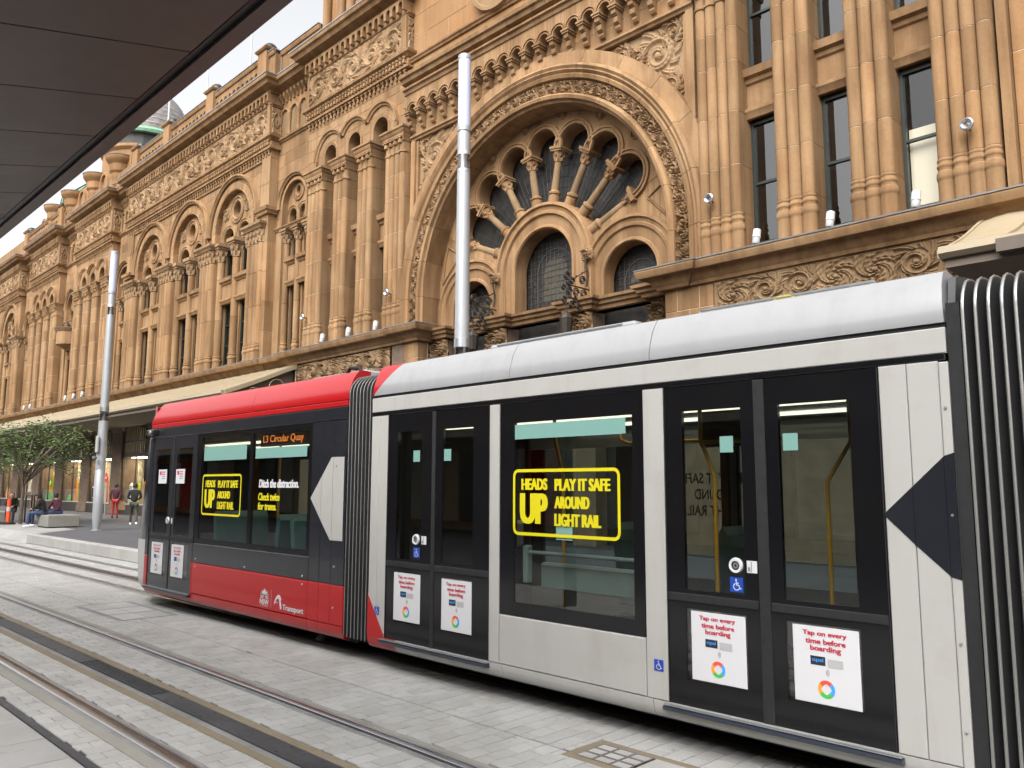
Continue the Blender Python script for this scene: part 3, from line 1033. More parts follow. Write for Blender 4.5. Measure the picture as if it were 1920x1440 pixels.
# ======== the two pavilions beside the great arch
def pavilion(s, near=True, cx0=CX, ext=None, singles=True, pieces=True, seed=5):
    X = lambda o: cx0 + s * o
    def span(a, b): return (min(X(a), X(b)), max(X(a), X(b)))
    cl = [(6.11, 7.25, 4), (8.15, 9.05, 3), (9.86, 10.77, 3), (11.60, 12.73, 4)]
    for a, b, n in cl: cluster(a, b, n, s, singles=singles, cx0=cx0)
    gaps = [(7.25, 8.15), (9.05, 9.86), (10.77, 11.60)]
    for gi, (a, b) in enumerate(gaps):
        x0, x1 = span(a, b)
        right = s > 0
        blind = 0.98 if (right and gi == 2 and singles) else None
        window(x0 + 0.01, x1 - 0.01, LZ + 0.33, 10.92, 17.72, bars=1, blind=0.60 if blind else None)
        window(x0 + 0.01, x1 - 0.01, 12.24, 15.3, 17.74, bars=1)
        MB().box(x0 - 0.005, x1 + 0.005, 17.40, 17.93, LZ, LZ + 0.33).obj('window_sill', 'sandstone', BLD)
        MB().box(x0 - 0.005, x1 + 0.005, 17.55, 17.93, 11.05, 12.18).obj('transom_panel', 'sandstone', BLD)
        run('transom_moulding', [(x0, 17.55), (x1, 17.55)], 11.16, [(0, -0.22), (0.06, -0.2), (0.10, -0.10), (0.14, -0.04), (0.14, 0.04), (0.05, 0.08), (0, 0.12)])
        run('transom_moulding', [(x0, 17.55), (x1, 17.55)], 12.02, [(0, -0.18), (0.06, -0.14), (0.08, -0.05), (0.18, 0.0), (0.20, 0.10), (0.22, 0.18), (0, 0.22)])
        # arch over the gap
        c = (x0 + x1) / 2
        h = (x1 - x0) / 2 + 0.03
        MB().arc(c, 15.46, [(h - 0.02, 17.12), (h + 0.10, 17.09), (h + 0.12, 17.14), (h + 0.12, 17.9), (h - 0.02, 17.9)], 0, pi, 18, leg=15.05).obj('arch_ring', 'sandstone', BLD, smooth=35)
    # hood mouldings of the three arches meet in valleys
    cs = [sum(span(a, b)) / 2 for a, b in gaps]
    cs.sort()
    for i, c in enumerate(cs):
        p0 = 0.0 if i == 2 else math.acos(min(1, abs(cs[i + 1] - c) / 2 / 1.06))
        p1 = pi if i == 0 else pi - math.acos(min(1, abs(cs[i - 1] - c) / 2 / 1.06))
        pr = [(0.92, 17.16), (0.94, 17.08), (1.0, 17.06), (1.04, 17.0), (1.12, 17.0), (1.14, 17.16)]
        MB().arc(c, 15.42, pr, p0, p1, 22).obj('hood_moulding', 'sandstone', BLD, smooth=35)
        if i == 0: MB().prism_y([(c - 1.14, 15.05), (c - 0.92, 15.05), (c - 0.92, 15.42), (c - 1.14, 15.42)], 17.03, 17.16).obj('hood_foot', 'sandstone', BLD)
        if i == 2: MB().prism_y([(c + 0.92, 15.05), (c + 1.14, 15.05), (c + 1.14, 15.42), (c + 0.92, 15.42)], 17.03, 17.16).obj('hood_foot', 'sandstone', BLD)
    def lo(x):
        z = 15.05
        for (a, b), c in zip([span(*g) for g in gaps], [sum(span(*g)) / 2 for g in gaps]):
            h = (b - a) / 2 + 0.10
            if abs(x - c) < h: z = max(z, 15.46 + sqrt(max(0, h * h - (x - c) ** 2)))
        return z
    wl, wr = span(6.02, 12.95)
    ashlar(wl, wr, 15.05, 17.05, 17.14, 0.7, 0.5, 1.15, lo, seed=seed, pieces=pieces)
    # return sides
    for xx, d in ((wl, 1), (wr, -1)):
        MB().box(min(xx, xx + d * 0.06) - (0.005 if d > 0 else 0), max(xx, xx + d * 0.06) + (0.005 if d < 0 else 0), 17.15, 18.0, 15.06, 20.4).obj('return_wall', 'sandstone', BLD)
    entablature(wl, wr)
    return wl, wr

LW = pavilion(-1)
RW = pavilion(+1)

# upper storey over the pavilions and the arch
for s in (-1, 1):
    for k, o in enumerate((6.6, 7.3, 8.6, 9.3, 10.6, 11.3, 12.4)):
        x = CX + s * o
        MB().lathe(base_prof(0.19, 20.6, 21.5), x, 17.5, 12).obj('upper_column_base', 'sandstone', BLD, smooth=40)
        MB().lathe([(0.19, 21.5), (0.19, 27)], x, 17.5, 12).obj('upper_column', 'sandstone', BLD, smooth=40)
MB().box(CX - 12.85, CX + 12.85, 17.65, 18.6, 20.5, 27.0).obj('upper_wall', 'orange_stone', BLD)

# ======== the great arch
ZC = 8.5
APR = [(6.62, 17.33), (6.60, 17.20), (6.22, 17.17), (6.18, 17.06), (6.10, 17.00), (6.02, 17.05), (5.98, 17.02), (5.90, 17.10), (5.86, 17.05), (5.76, 17.09),
       (5.72, 17.24), (5.34, 17.24), (5.31, 17.10), (5.24, 17.03), (5.15, 17.06), (5.12, 17.16), (5.06, 17.20), (5.04, 18.0), (6.62, 18.0)]
NV = 13
for k in range(NV):            # the archivolt in stones, pale joints between them
    a0, a1 = pi * k / NV, pi * (k + 1) / NV
    MB().arc(CX, ZC, APR, a0 + 0.0011, a1 - 0.0011, 8).obj('arch_stone', 'sandstone', BLD, smooth=32)
for s in (0, 1):
    m = MB()
    vs = []
    sg = 1 if s == 0 else -1
    k = len(APR)
    for z in (LZ - 0.02, ZC - 0.006):
        vs += [(CX + sg * r, y, z) for r, y in APR]
    m.add(vs, [(j, (j + 1) % k, k + (j + 1) % k, k + j) for j in range(k)] + [tuple(range(k)), tuple(range(2 * k - 1, k - 1, -1))])
    m.obj('arch_jamb_stone', 'sandstone', BLD, smooth=32)
MB().arc(CX, ZC, [(6.55, 17.26), (5.08, 17.26), (5.08, 17.95), (6.55, 17.95)], 0, pi, 60, leg=LZ).obj('arch_core', 'mortar', BLD)
# carved scrolls along the ring
ncs = 46
for i in range(ncs):
    a = pi * (i + 0.5) / ncs
    r = 5.53
    o = scroll(CX + r * cos(a), 17.24, ZC + r * sin(a), 0.40, 0.385, mesh=SCROLL_S if i % 2 else SCROLL_S2, depth=0.5, flip=1 if i % 4 < 2 else -1)
    o.rotation_euler = (0, -(a - pi / 2), 0)
for s in (-1, 1):
    for k in range(3):
        o = scroll(CX + s * 5.53, 17.24, ZC - 0.19 - 0.37 * k, 0.37, 0.385, mesh=SCROLL_S, depth=0.75)
        o.rotation_euler = (0, s * pi / 2, 0)

# wall round the arch with carved spandrels
bigr = 6.58
def spl(x): return ZC + sqrt(max(0.0, bigr ** 2 - (x - CX) ** 2))
ashlar(CX - 6.03, CX + 6.03, 14.62, 16.1, 17.34, 0.5, 0.5, 1.3, lambda x: max(14.62, spl(x)), seed=11)
for s in (-1, 1):
    xs = lin(CX + s * 1.2, CX + s * 6.03, 40) if s > 0 else lin(CX - 6.03, CX - 1.2, 40)
    MB().strip(xs, spl, lambda x: 14.63, 17.42, 17.9).obj('spandrel_field', 'carved_stone', BLD)
    # frame of the triangular panel
    e0, e1 = CX + s * 2.0, CX + s * 5.95
    MB().moulding([(min(e0, e1), 17.36), (max(e0, e1), 17.36)], [(0, 14.42), (0.08, 14.44), (0.10, 14.50), (0.16, 14.54), (0.16, 14.60), (0.06, 14.66), (0, 14.68)]).obj('panel_frame', 'sandstone', BLD, smooth=28)
    MB().box(min(e1, CX + s * 5.72), max(e1, CX + s * 5.72) + 0.0, 17.25, 17.44, 9.0, 14.42).obj('panel_frame', 'sandstone', BLD)
    MB().box(min(CX + s * 5.70, CX + s * 5.60), max(CX + s * 5.70, CX + s * 5.60), 17.32, 17.44, 10.6, 14.40).obj('panel_bead', 'sandstone', BLD)
    for ox, oz, sz, rt in ((4.75, 13.60, 1.45, 0.3), (3.55, 14.02, 0.78, 0.9), (5.15, 12.55, 0.85, -0.4), (5.33, 11.85, 0.55, 0.2), (2.85, 14.22, 0.45, 0.3), (5.25, 14.10, 0.7, 0.0), (4.1, 13.75, 0.6, 0.2), (5.42, 11.35, 0.38, 0.1), (4.25, 13.2, 0.5, 0.5), (4.75, 12.75, 0.5, 0.4)):
        o = scroll(CX + s * ox, 17.42, oz, sz, sz, flip=s, depth=0.75)
        o.rotation_euler = (0, rt * s, 0)

# corbel table: little arches on brackets
pitch_c = 0.588
n = 21
xl = CX - pitch_c * (n - 1) / 2
corb = MB()
corb.prism_x([(17.35, 14.78), (17.25, 14.80), (17.20, 14.86), (17.22, 14.94), (17.12, 15.0), (17.10, 15.10), (17.13, 15.16), (17.02, 15.22), (17.0, 15.34), (17.35, 15.34)], -0.085, 0.085)
corb.box(-0.125, 0.125, 16.96, 17.35, 15.34, 15.40)
corb.box(-0.15, 0.15, 16.93, 17.35, 15.402, 15.46)
CORB = corb.mesh('sandstone', name='corbel')
ring = MB()
ring.arc(0, 15.47, [(0.185, 17.0), (0.20, 16.97), (0.235, 16.97), (0.24, 17.0), (0.27, 17.0), (0.275, 16.95), (0.31, 16.95), (0.315, 17.05), (0.315, 17.36), (0.185, 17.36)], 0, pi, 14)
RING = ring.mesh('sandstone', 35, name='ring')
for i in range(n):
    x = xl + pitch_c * i
    place('corbel', CORB, BLD, (x, 0, 0))
    if i < n - 1: place('corbel_arch', RING, BLD, (x + pitch_c / 2, 0, 0))
def cl_lo(x):
    u = (x - xl) % pitch_c - pitch_c / 2
    return 15.47 + sqrt(max(0, 0.25 ** 2 - u * u))
MB().strip(lin(xl - 0.28, xl + pitch_c * (n - 1) + 0.28, 20 * 16), cl_lo, lambda x: 16.12, 17.02, 17.34).obj('corbel_wall', 'sandstone', BLD)
x0, x1 = CX - 6.03, CX + 6.03
run('cornice_band', [(x0, 17.02), (x1, 17.02)], 16.35, [(0, -0.25), (0.05, -0.22), (0.08, -0.12), (0.16, -0.08), (0.16, -0.02), (0.04, 0.02), (0.04, 0.10), (0.20, 0.14), (0.24, 0.26), (0.32, 0.30), (0.34, 0.42), (0, 0.46)])
ashlar(x0, x1, 16.8, 17.42, 17.22, 0.5, 0.6, 1.9, seed=13, mat='orange_stone')
run('string_course', [(x0, 17.22), (x1, 17.22)], 17.52, [(0, -0.10), (0.07, -0.08), (0.09, -0.02), (0.14, 0.02), (0.14, 0.08), (0.05, 0.11), (0, 0.12)])
ashlar(x0, x1, 17.64, 21.0, 17.30, 0.5, 0.84, 1.9, seed=17, mat='orange_stone')
# cartouche over the arch
m = MB()
m.prism_y([(CX - 1.3 + 1.25 * 1.0 * cos(t) * (1.0 if sin(t) > 0 else 0.8), 18.75 + 1.15 * sin(t)) for t in lin(0, 2 * pi, 28)[:-1]], 17.05, 17.31)
m.arc(CX - 1.3, 18.75, [(1.05, 17.06), (1.10, 16.98), (1.22, 16.98), (1.26, 17.1)], 0, 2 * pi, 30)
m.obj('cartouche', 'carved_stone', BLD, smooth=40)

# tympanum with the fan of columns
ZF = 8.68
YT = 17.93
FA = [radians(19.1 * k) for k in range(-3, 4)]
def foil(th):
    best = 3.80
    for k in FA:
        d = th - k
        q = 0.60 ** 2 - (3.86 * sin(d)) ** 2
        if abs(d) < radians(12) and q > 0: best = max(best, 3.86 * cos(d) + sqrt(q))
    return best
m = MB()
nth = 330
lim = radians(67)
ths = lin(-lim, lim, nth)
k = 4
vs, fs = [], []
for t in ths:
    ri, ro = foil(t), 5.16
    for r, y in ((ri, YT), (ro, YT), (ro, YT + 0.5), (ri, YT + 0.5)):
        vs.append((CX + r * sin(t), y, ZF + r * cos(t)))
for i in range(nth):
    for j in range(4):
        a, b = i * 4 + j, i * 4 + (j + 1) % 4
        fs.append((a, b, b + 4, a + 4))
m.add(vs, fs)
m.obj('tympanum', 'sandstone', BLD, smooth=30)
for kk, th in enumerate(FA):
    fx, fz = CX + 3.86 * sin(th), ZF + 3.86 * cos(th)
    MB().arc(fx, fz, [(0.60, YT - 0.02), (0.63, YT - 0.09), (0.68, YT - 0.09), (0.69, YT - 0.04), (0.73, YT - 0.04), (0.74, YT - 0.08), (0.79, YT - 0.07), (0.80, YT + 0.02), (0.60, YT + 0.02)],
             pi / 2 - th - radians(103), pi / 2 - th + radians(103), 20).obj('foil_moulding', 'sandstone', BLD, smooth=35)
for kk in range(8):
    th = radians(-66.85 + 19.1 * kk)
    d = Vector((sin(th), 0, cos(th)))
    o = Vector((CX, 18.02, ZF))
    col = bpy.data.objects.new('fan_column', None)
    COL.objects.link(col)
    col.parent = BLD
    col.location = o + d * 2.0 - Vector(BLD.location)
    def rad(name, prof_, mat, nseg=12):
        mm = MB().lathe(prof_, 0, 0, nseg).mesh(mat, 40, name)
        q = place(name, mm, col, o)
        q.rotation_euler = (0, th, 0)
        return q
    rad('shaft', [(0.125, 2.45), (0.112, 3.35)], 'weathered_stone')
    rad('column_base', [(0.18, 1.95), (0.18, 2.28), (0.15, 2.30), (0.195, 2.34), (0.195, 2.39), (0.14, 2.43), (0.125, 2.46)], 'sandstone')
    mm = MB()
    leaf_cap(mm, 0, 0, 0.115, 3.33, 3.66, 1.75, 6)
    mm.box(-0.21, 0.21, -0.21, 0.3, 3.66, 3.72)
    mm.box(-0.24, 0.24, -0.24, 0.3, 3.721, 3.80)
    q = place('capital', mm.mesh('sandstone', 40, 'cap'), col, o)
    q.rotation_euler = (0, th, 0)
    if 0 < kk < 7:
        bx, bz = CX + 4.83 * sin(th), ZF + 4.83 * cos(th)
        MB().arc(bx, bz, [(0.0, YT - 0.07), (0.085, YT - 0.06), (0.10, YT - 0.01), (0.125, YT - 0.01), (0.135, YT - 0.05), (0.165, YT - 0.05), (0.175, YT + 0.01), (0.0, YT + 0.01)], 0, 2 * pi, 18).obj('boss', 'sandstone', BLD, smooth=40)
# lower tympanum: centre arch and two side arches
SA = [(CX - 3.3, 7.9), (CX + 3.3, 7.9)]
for s in (-1, 1):
    sx, sz = CX + s * 3.3, 7.9
    def lo2(x):
        u = abs(x - sx)
        return sz + sqrt(max(0, 0.97 ** 2 - u * u)) if u < 0.97 else 7.3
    def hi2(x):
        u = abs(x - CX)
        return min(ZF + u * 0.428, ZF + sqrt(max(0, 5.16 ** 2 - u * u)))
    xs = sorted(set(lin(CX + s * 1.25, CX + s * 5.14, 60) + [sx - 0.969, sx - 0.97, sx + 0.97, sx + 0.969]))
    MB().strip(xs, lo2, hi2, YT + 0.02, YT + 0.5).obj('tympanum_wall', 'sandstone', BLD)
    MB().arc(sx, sz, [(0.92, YT - 0.02), (0.95, YT - 0.06), (1.02, YT - 0.05), (1.05, YT + 0.0), (1.32, YT - 0.01), (1.36, YT - 0.08), (1.44, YT - 0.08), (1.47, YT - 0.03), (1.56, YT - 0.05), (1.60, YT - 0.12), (1.69, YT - 0.10), (1.72, YT + 0.03), (1.72, YT + 0.45), (0.92, YT + 0.45)],
             0, pi, 30, leg=7.3).obj('side_arch', 'sandstone', BLD, smooth=32)
m = MB().arc(CX, 8.72, [(1.20, YT - 0.06), (1.24, YT - 0.11), (1.31, YT - 0.10), (1.34, YT - 0.04), (1.62, YT - 0.05), (1.66, YT - 0.14), (1.75, YT - 0.14), (1.78, YT - 0.08), (1.88, YT - 0.10), (1.92, YT - 0.18), (2.01, YT - 0.16), (2.05, YT + 0.03), (2.05, YT + 0.48), (1.20, YT + 0.48)], 0, pi, 40, leg=7.3)
m.obj('centre_arch', 'sandstone', BLD, smooth=32)
# curved triangle bead beside the fan
for s in (-1, 1):
    pts = [(4.85 * sin(t), 4.85 * cos(t)) for t in lin(radians(70), radians(86), 8)]
    MB().tube([(CX + s * px, YT - 0.0, ZF + pz) for px, pz in pts] + [(CX + s * 3.95, YT, ZF + 1.25), (CX + s * 4.6, YT, ZF + 1.65)], 0.035, 6).obj('bead', 'sandstone', BLD, smooth=60)
# leaded glass behind: field, glazing bars
MB().sheet_y([(CX + 5.1 * cos(t), 8.5 + 5.1 * sin(t)) for t in lin(0, pi, 40)] + [(CX - 5.1, 7.2), (CX + 5.1, 7.2)], 18.50).obj('stained_glass', 'leaded_glass', BLD)
m = MB()
for rr_ in (2.35, 2.7, 3.05, 3.4, 3.75, 4.1):
    pts = [(CX + rr_ * sin(t), 18.485, ZF + rr_ * cos(t)) for t in lin(-lim, lim, 40)]
    m.tube(pts, 0.008, 4)
for kk in range(43):
    th = -lim + 2 * lim * kk / 42
    m.tube([(CX + 2.1 * sin(th), 18.48, ZF + 2.1 * cos(th)), (CX + 4.45 * sin(th), 18.48, ZF + 4.45 * cos(th))], 0.007, 4)
m.obj('lead_cames', 'lead_came', BLD)
for cx_, cz_, rr_ in ((CX, 8.72, 1.2), (CX - 3.3, 7.9, 0.92), (CX + 3.3, 7.9, 0.92)):
    m = MB()
    zz = 7.4
    while zz < cz_ + rr_:
        hw = rr_ if zz < cz_ else sqrt(max(0, rr_ ** 2 - (zz - cz_) ** 2))
        m.tube([(cx_ - hw, 18.47, zz), (cx_ + hw, 18.47, zz)], 0.008, 4)
        zz += 0.19
    xx = cx_ - rr_ + 0.15
    while xx < cx_ + rr_:
        m.tube([(xx, 18.472, 7.3), (xx, 18.472, cz_ + sqrt(max(0, rr_ ** 2 - (xx - cx_) ** 2)))], 0.007, 4)
        xx += 0.17
    m.arc(cx_, cz_ - 0.05, [(rr_ * 0.62, 18.465), (rr_ * 0.62 + 0.025, 18.465), (rr_ * 0.62 + 0.025, 18.48), (rr_ * 0.62, 18.48)], 0, pi, 20, leg=7.6)
    m.obj('lead_cames', 'lead_came', BLD)
    m = MB()
    m.sheet_y([(cx_ + rr_ * 0.42 * cos(t), cz_ - 0.1 + rr_ * 0.45 * sin(t)) for t in lin(0, pi, 12)] + [(cx_ - rr_ * 0.42, 7.75), (cx_ + rr_ * 0.42, 7.75)], 18.49)
    m.obj('painted_glass', 'stained_a', BLD)
# ledge under the tympanum arches, brackets, entrance below
run('inner_ledge', [(CX - 5.1, 17.75), (CX + 5.1, 17.75)], 7.30, [(0, -0.36), (0.06, -0.33), (0.08, -0.24), (0.16, -0.20), (0.18, -0.12), (0.26, -0.08), (0.28, 0.0), (0, 0.01)])
for xx in (-4.6, -1.75, 1.75, 4.6):
    MB().box(CX + xx - 0.42, CX + xx + 0.42, 17.70, 18.2, 0.3, 6.93).obj('entrance_pier', 'shaded_stone', BLD)
    run('inner_ledge_break', [(CX + xx - 0.5, 17.7), (CX + xx - 0.5, 17.48), (CX + xx + 0.5, 17.48), (CX + xx + 0.5, 17.7)], 7.31, [(0, -0.36), (0.06, -0.33), (0.08, -0.24), (0.16, -0.20), (0.18, -0.12), (0.26, -0.08), (0.28, 0.0), (0, 0.01)])
    o = scroll(CX + xx, 17.66, 6.55, 0.85, 0.75, mesh=SCROLL_D, depth=1.6)
MB().box(CX - 5.1, CX + 5.1, 18.3, 18.4, 0.3, 7.0).obj('entrance_glazing', 'leaded_glass', BLD)

# ---- ledge over the shops and the carved band under it
def ledge(path, name='shop_ledge'):
    run(name, path, LZ, LEDGE)
    run('ledge_flashing', path, LZ + 0.012, [(0, 0.0), (0.53, -0.012), (0.54, 0.016), (0, 0.03)], 'lead_flashing')
ledge([(-32.4, 17.25), (-30.2, 17.25), (-30.2, 17.05), (CX - 5.75, 17.05), (CX - 5.75, 16.98), (CX - 5.02, 16.98), (CX - 5.02, 17.8)])
ledge([(CX + 5.02, 17.8), (CX + 5.02, 16.98), (CX + 5.75, 16.98), (CX + 5.75, 17.05), (8, 17.05)])
ledge([(-84, 17.18), (-32.41, 17.18)])
for x0, x1, nn in ((-29.6, -23.2, 8), (-9.95, -4.2, 7)):
    MB().box(x0 - 0.12, x1 + 0.12, 17.02, 17.4, 6.05, 6.92).obj('lower_frieze', 'weathered_stone', BLD)
    scroll_row(x0, x1, 17.03, 6.12, 6.86, nn, mesh=None, depth=0.6, pair=(SCROLL_D, SCROLL_E))
for x0, x1 in ((-23.05, CX - 5.05), (CX + 5.05, -10.1), (-4.05, 8.0), (-30.0, -29.75)):
    ashlar(x0, x1, 4.6, 6.92, 17.03, 0.4, 0.6, 0.9, seed=int(x0 * 10), pieces=x1 < 0)

# ---- wall beyond the right pavilion
ashlar(CX + 12.97, 8.0, LZ + 0.02, 14.9, 17.42, 0.5, 1.36, 2.3, seed=23, mat='orange_stone')
ashlar(CX + 12.97, 8.0, 14.9, 21.0, 17.42, 0.5, 1.36, 2.3, seed=24, mat='orange_stone', pieces=False)
MB().box(CX + 12.78, CX + 12.965, 17.2, 18.0, LZ, 15.05).obj('return_strip', 'sandstone', BLD)
# ======== the long bays further along: big twin-light arches
def twin_bay(cx, R=1.78, zc=14.45, capz=(12.95, 13.6), abz=13.87, y=17.22, ring=0.40, hood=(2.32, 2.55), mid=0.2, sub=0.60, subc=0.80, side=1.55, roundel=(15.35, 0.42), pieces=True, win_z=(7.75, 10.75, 10.85, 12.0), recess=0.25):
    yc = y + 0.2
    # voussoirs
    nv = 15 if R > 1.4 else 9
    if pieces:
        for k in range(nv):
            a0, a1 = pi * k / nv, pi * (k + 1) / nv
            MB().arc(cx, zc, [(R, y - 0.10), (R + 0.05, y - 0.13), (R + 0.07, y - 0.09), (R + ring, y - 0.09), (R + ring, y + 0.3), (R, y + 0.3)], a0 + 0.004, a1 - 0.004, 4).obj('voussoir', 'sandstone', BLD, smooth=32)
    MB().arc(cx, zc, [(R + 0.01, y - 0.075), (R + ring - 0.01, y - 0.075), (R + ring - 0.01, y + 0.34), (R + 0.01, y + 0.34)], 0, pi, 30, leg=abz).obj('arch_bed', 'mortar' if pieces else 'sandstone', BLD)
    for s in (-1, 1):
        MB().box(min(cx + s * R, cx + s * (R + ring)), max(cx + s * R, cx + s * (R + ring)), y - 0.09, y + 0.3, abz, zc - 0.005).obj('springer', 'sandstone', BLD)
    MB().arc(cx, zc, [(hood[0], y + 0.02), (hood[0] + 0.02, y - 0.13), (hood[0] + 0.08, y - 0.15), (hood[0] + 0.12, y - 0.21), (hood[1] - 0.03, y - 0.21), (hood[1], y + 0.02)], 0, pi, 34, leg=zc - 0.1).obj('hood_moulding', 'sandstone', BLD, smooth=35)
    # tympanum plate with two sub-arches and a round opening
    yt = y + 0.18
    rz, rr_ = roundel
    def lo(x):
        for s in (-1, 1):
            u = abs(x - cx - s * subc)
            if u < sub: return zc - 0.5 + sqrt(sub * sub - u * u)
        return abz
    def arc_(x): return zc + sqrt(max(0, (R + 0.02) ** 2 - (x - cx) ** 2))
    def hole(x, s): return rz + s * sqrt(max(0, rr_ ** 2 - (x - cx) ** 2))
    xs = lin(cx - R, cx + R, 72)
    m = MB()
    m.strip(xs, lo, lambda x: hole(x, -1) if abs(x - cx) < rr_ else arc_(x), yt, yt + 0.3)
    m.strip(lin(cx - rr_, cx + rr_, 24), lambda x: hole(x, 1), arc_, yt, yt + 0.3)
    m.obj('tympanum', 'sandstone', BLD)
    MB().arc(cx, rz, [(rr_ - 0.02, yt - 0.02), (rr_ + 0.03, yt - 0.07), (rr_ + 0.10, yt - 0.06), (rr_ + 0.12, yt - 0.02), (rr_ + 0.17, yt - 0.02), (rr_ + 0.19, yt - 0.08), (rr_ + 0.27, yt - 0.06), (rr_ + 0.29, yt + 0.01), (rr_ - 0.02, yt + 0.28)], 0, 2 * pi, 28).obj('roundel', 'sandstone', BLD, smooth=35)
    for s in (-1, 1):
        MB().arc(cx + s * subc, zc - 0.5, [(sub - 0.02, yt - 0.01), (sub + 0.02, yt - 0.06), (sub + 0.08, yt - 0.05), (sub + 0.10, yt - 0.01), (sub + 0.13, yt - 0.07), (sub + 0.17, yt - 0.05), (sub + 0.18, yt + 0.01), (sub - 0.02, yt + 0.28)], 0, pi, 18, leg=abz).obj('sub_arch', 'sandstone', BLD, smooth=35)
        if R > 1.4:
            scroll(cx + s * 1.12, yt, 15.35, 0.5, 0.62, depth=0.6, mesh=SCROLL_S)
    # middle column and its windows
    def column(x, r, yy, name='column'):
        col = bpy.data.objects.new(name, None)
        COL.objects.link(col)
        col.parent = BLD
        col.location = Vector((x, yy, LZ)) - Vector(BLD.location)
        place('column_base', base_mesh(r, LZ, 8.3), col, (x, yy, LZ))
        place('shaft', drum_mesh(r, 1.7), col, (x, yy, 8.3))
        place('shaft', drum_mesh(r, capz[0] - 10.0), col, (x, yy, 10.0))
        mm = MB()
        leaf_cap(mm, x, yy, r, capz[0], capz[1], 1.6, 7)
        mm.box(x - r * 1.65, x + r * 1.65, yy - r * 1.65, yy + 0.3, capz[1], capz[1] + 0.10)
        mm.box(x - r * 1.95, x + r * 1.95, yy - r * 1.95, yy + 0.3, capz[1] + 0.101, abz)
        mm.obj('capital', 'carved_stone', col, smooth=40)
    column(cx, mid, yc + 0.05)
    for s in (-1, 1): column(cx + s * side, mid * 0.95, yc)
    for s in (-1, 1):
        a, b = cx + s * (mid * 0.7), cx + s * (side - 0.02)
        x0, x1 = min(a, b), max(a, b)
        window(x0 + 0.12, x1 - 0.12, win_z[0], win_z[1], y + 0.5, bars=2)
        window(x0 + 0.12, x1 - 0.12, win_z[3] + 0.05, zc + 0.2, y + 0.5, bars=1)
        MB().box(x0, x0 + 0.14, y + 0.34, y + 0.62, LZ, zc).obj('window_jamb', 'sandstone', BLD)
        MB().box(x1 - 0.14, x1, y + 0.34, y + 0.62, LZ, zc).obj('window_jamb', 'sandstone', BLD)
        MB().box(x0 + 0.14, x1 - 0.14, y + 0.30, y + 0.62, LZ, win_z[0]).obj('window_sill', 'sandstone', BLD)
        MB().box(x0 + 0.001, x1 - 0.001, y + 0.22, y + 0.63, win_z[2], win_z[3]).obj('transom_panel', 'sandstone', BLD)
        run('transom_moulding', [(x0, y + 0.22), (x1, y + 0.22)], win_z[2] + 0.1, [(0, -0.2), (0.06, -0.18), (0.10, -0.08), (0.14, -0.04), (0.14, 0.04), (0.05, 0.08), (0, 0.12)])
        run('transom_moulding', [(x0, y + 0.22), (x1, y + 0.22)], win_z[3] - 0.12, [(0, -0.16), (0.06, -0.12), (0.08, -0.05), (0.18, 0.0), (0.20, 0.10), (0.22, 0.16), (0, 0.2)])

def big_pier(x, n=4, r=0.18, y=17.0, singles=False):
    """pier of clustered shafts with a leafy capital"""
    col = bpy.data.objects.new('column_cluster', None)
    COL.objects.link(col)
    col.parent = BLD
    col.location = Vector((x, y, LZ)) - Vector(BLD.location)
    xs = [x + (i - (n - 1) / 2) * r * 2 for i in range(n)]
    for q in xs:
        place('column_base', base_mesh(r, LZ, 8.3), col, (q, y + r, LZ))
        for a, b in ((8.3, 10.0), (10.0, 11.6), (11.6, 12.95)):
            place('shaft', drum_mesh(r, b - a), col, (q, y + r, a))
    MB().box(xs[0] - r, xs[-1] + r, y + r, 18.0, LZ, 13.87).obj('pier_block', 'sandstone', col)
    m = MB()
    for q in xs: leaf_cap(m, q, y + r, r, 12.95, 13.6, 1.35, 7)
    m.moulding([(xs[0] - r, y + 0.45), (xs[0] - r, y), (xs[-1] + r, y), (xs[-1] + r, y + 0.45)], [(-0.05, 13.58), (0.10, 13.6), (0.14, 13.70), (0.22, 13.76), (0.24, 13.87), (-0.05, 13.87)])
    m.obj('capital', 'carved_stone', col, smooth=40)

BX = -41.5
for k in (-1, 0, 1): twin_bay(BX + k * 5.1)
for k in (-1.5, -0.5, 0.5, 1.5): big_pier(BX + k * 5.1)
bay_c = [BX - 5.1, BX, BX + 5.1]
def lo3(x):
    z = 13.87
    for c in bay_c:
        u = abs(x - c)
        if u < 2.2: z = max(z, 14.45 + sqrt(2.2 ** 2 - u * u))
    return z
ashlar(BX - 7.9, BX + 7.9, 13.87, 17.05, 17.22, 0.5, 0.62, 1.3, lo3, seed=31)
for s in (-1, 1):       # strip pilasters closing the bay
    x0, x1 = BX + s * 8.3 - 0.40, BX + s * 8.3 + 0.40
    for j, (a, b) in enumerate(zip(lin(LZ, 17.05, 7)[:-1], lin(LZ, 17.05, 7)[1:])):
        MB().block_front(x0, x1, 17.12, 18.0, a + 0.006, b - 0.006).obj('pilaster_stone', 'sandstone', BLD)
    MB().box(x0 + 0.012, x1 - 0.012, 17.135, 17.98, LZ, 17.04).obj('mortar_core', 'mortar', BLD)
    run('impost', [(x0 - 0.02, 17.7), (x0 - 0.02, 17.10), (x1 + 0.02, 17.10), (x1 + 0.02, 17.7)], 14.36, [(-0.03, -0.18), (0.10, -0.16), (0.13, -0.05), (0.20, 0.0), (0.22, 0.16), (-0.03, 0.2)])
entablature(BX - 8.72, BX + 8.72, 0.02, 13)

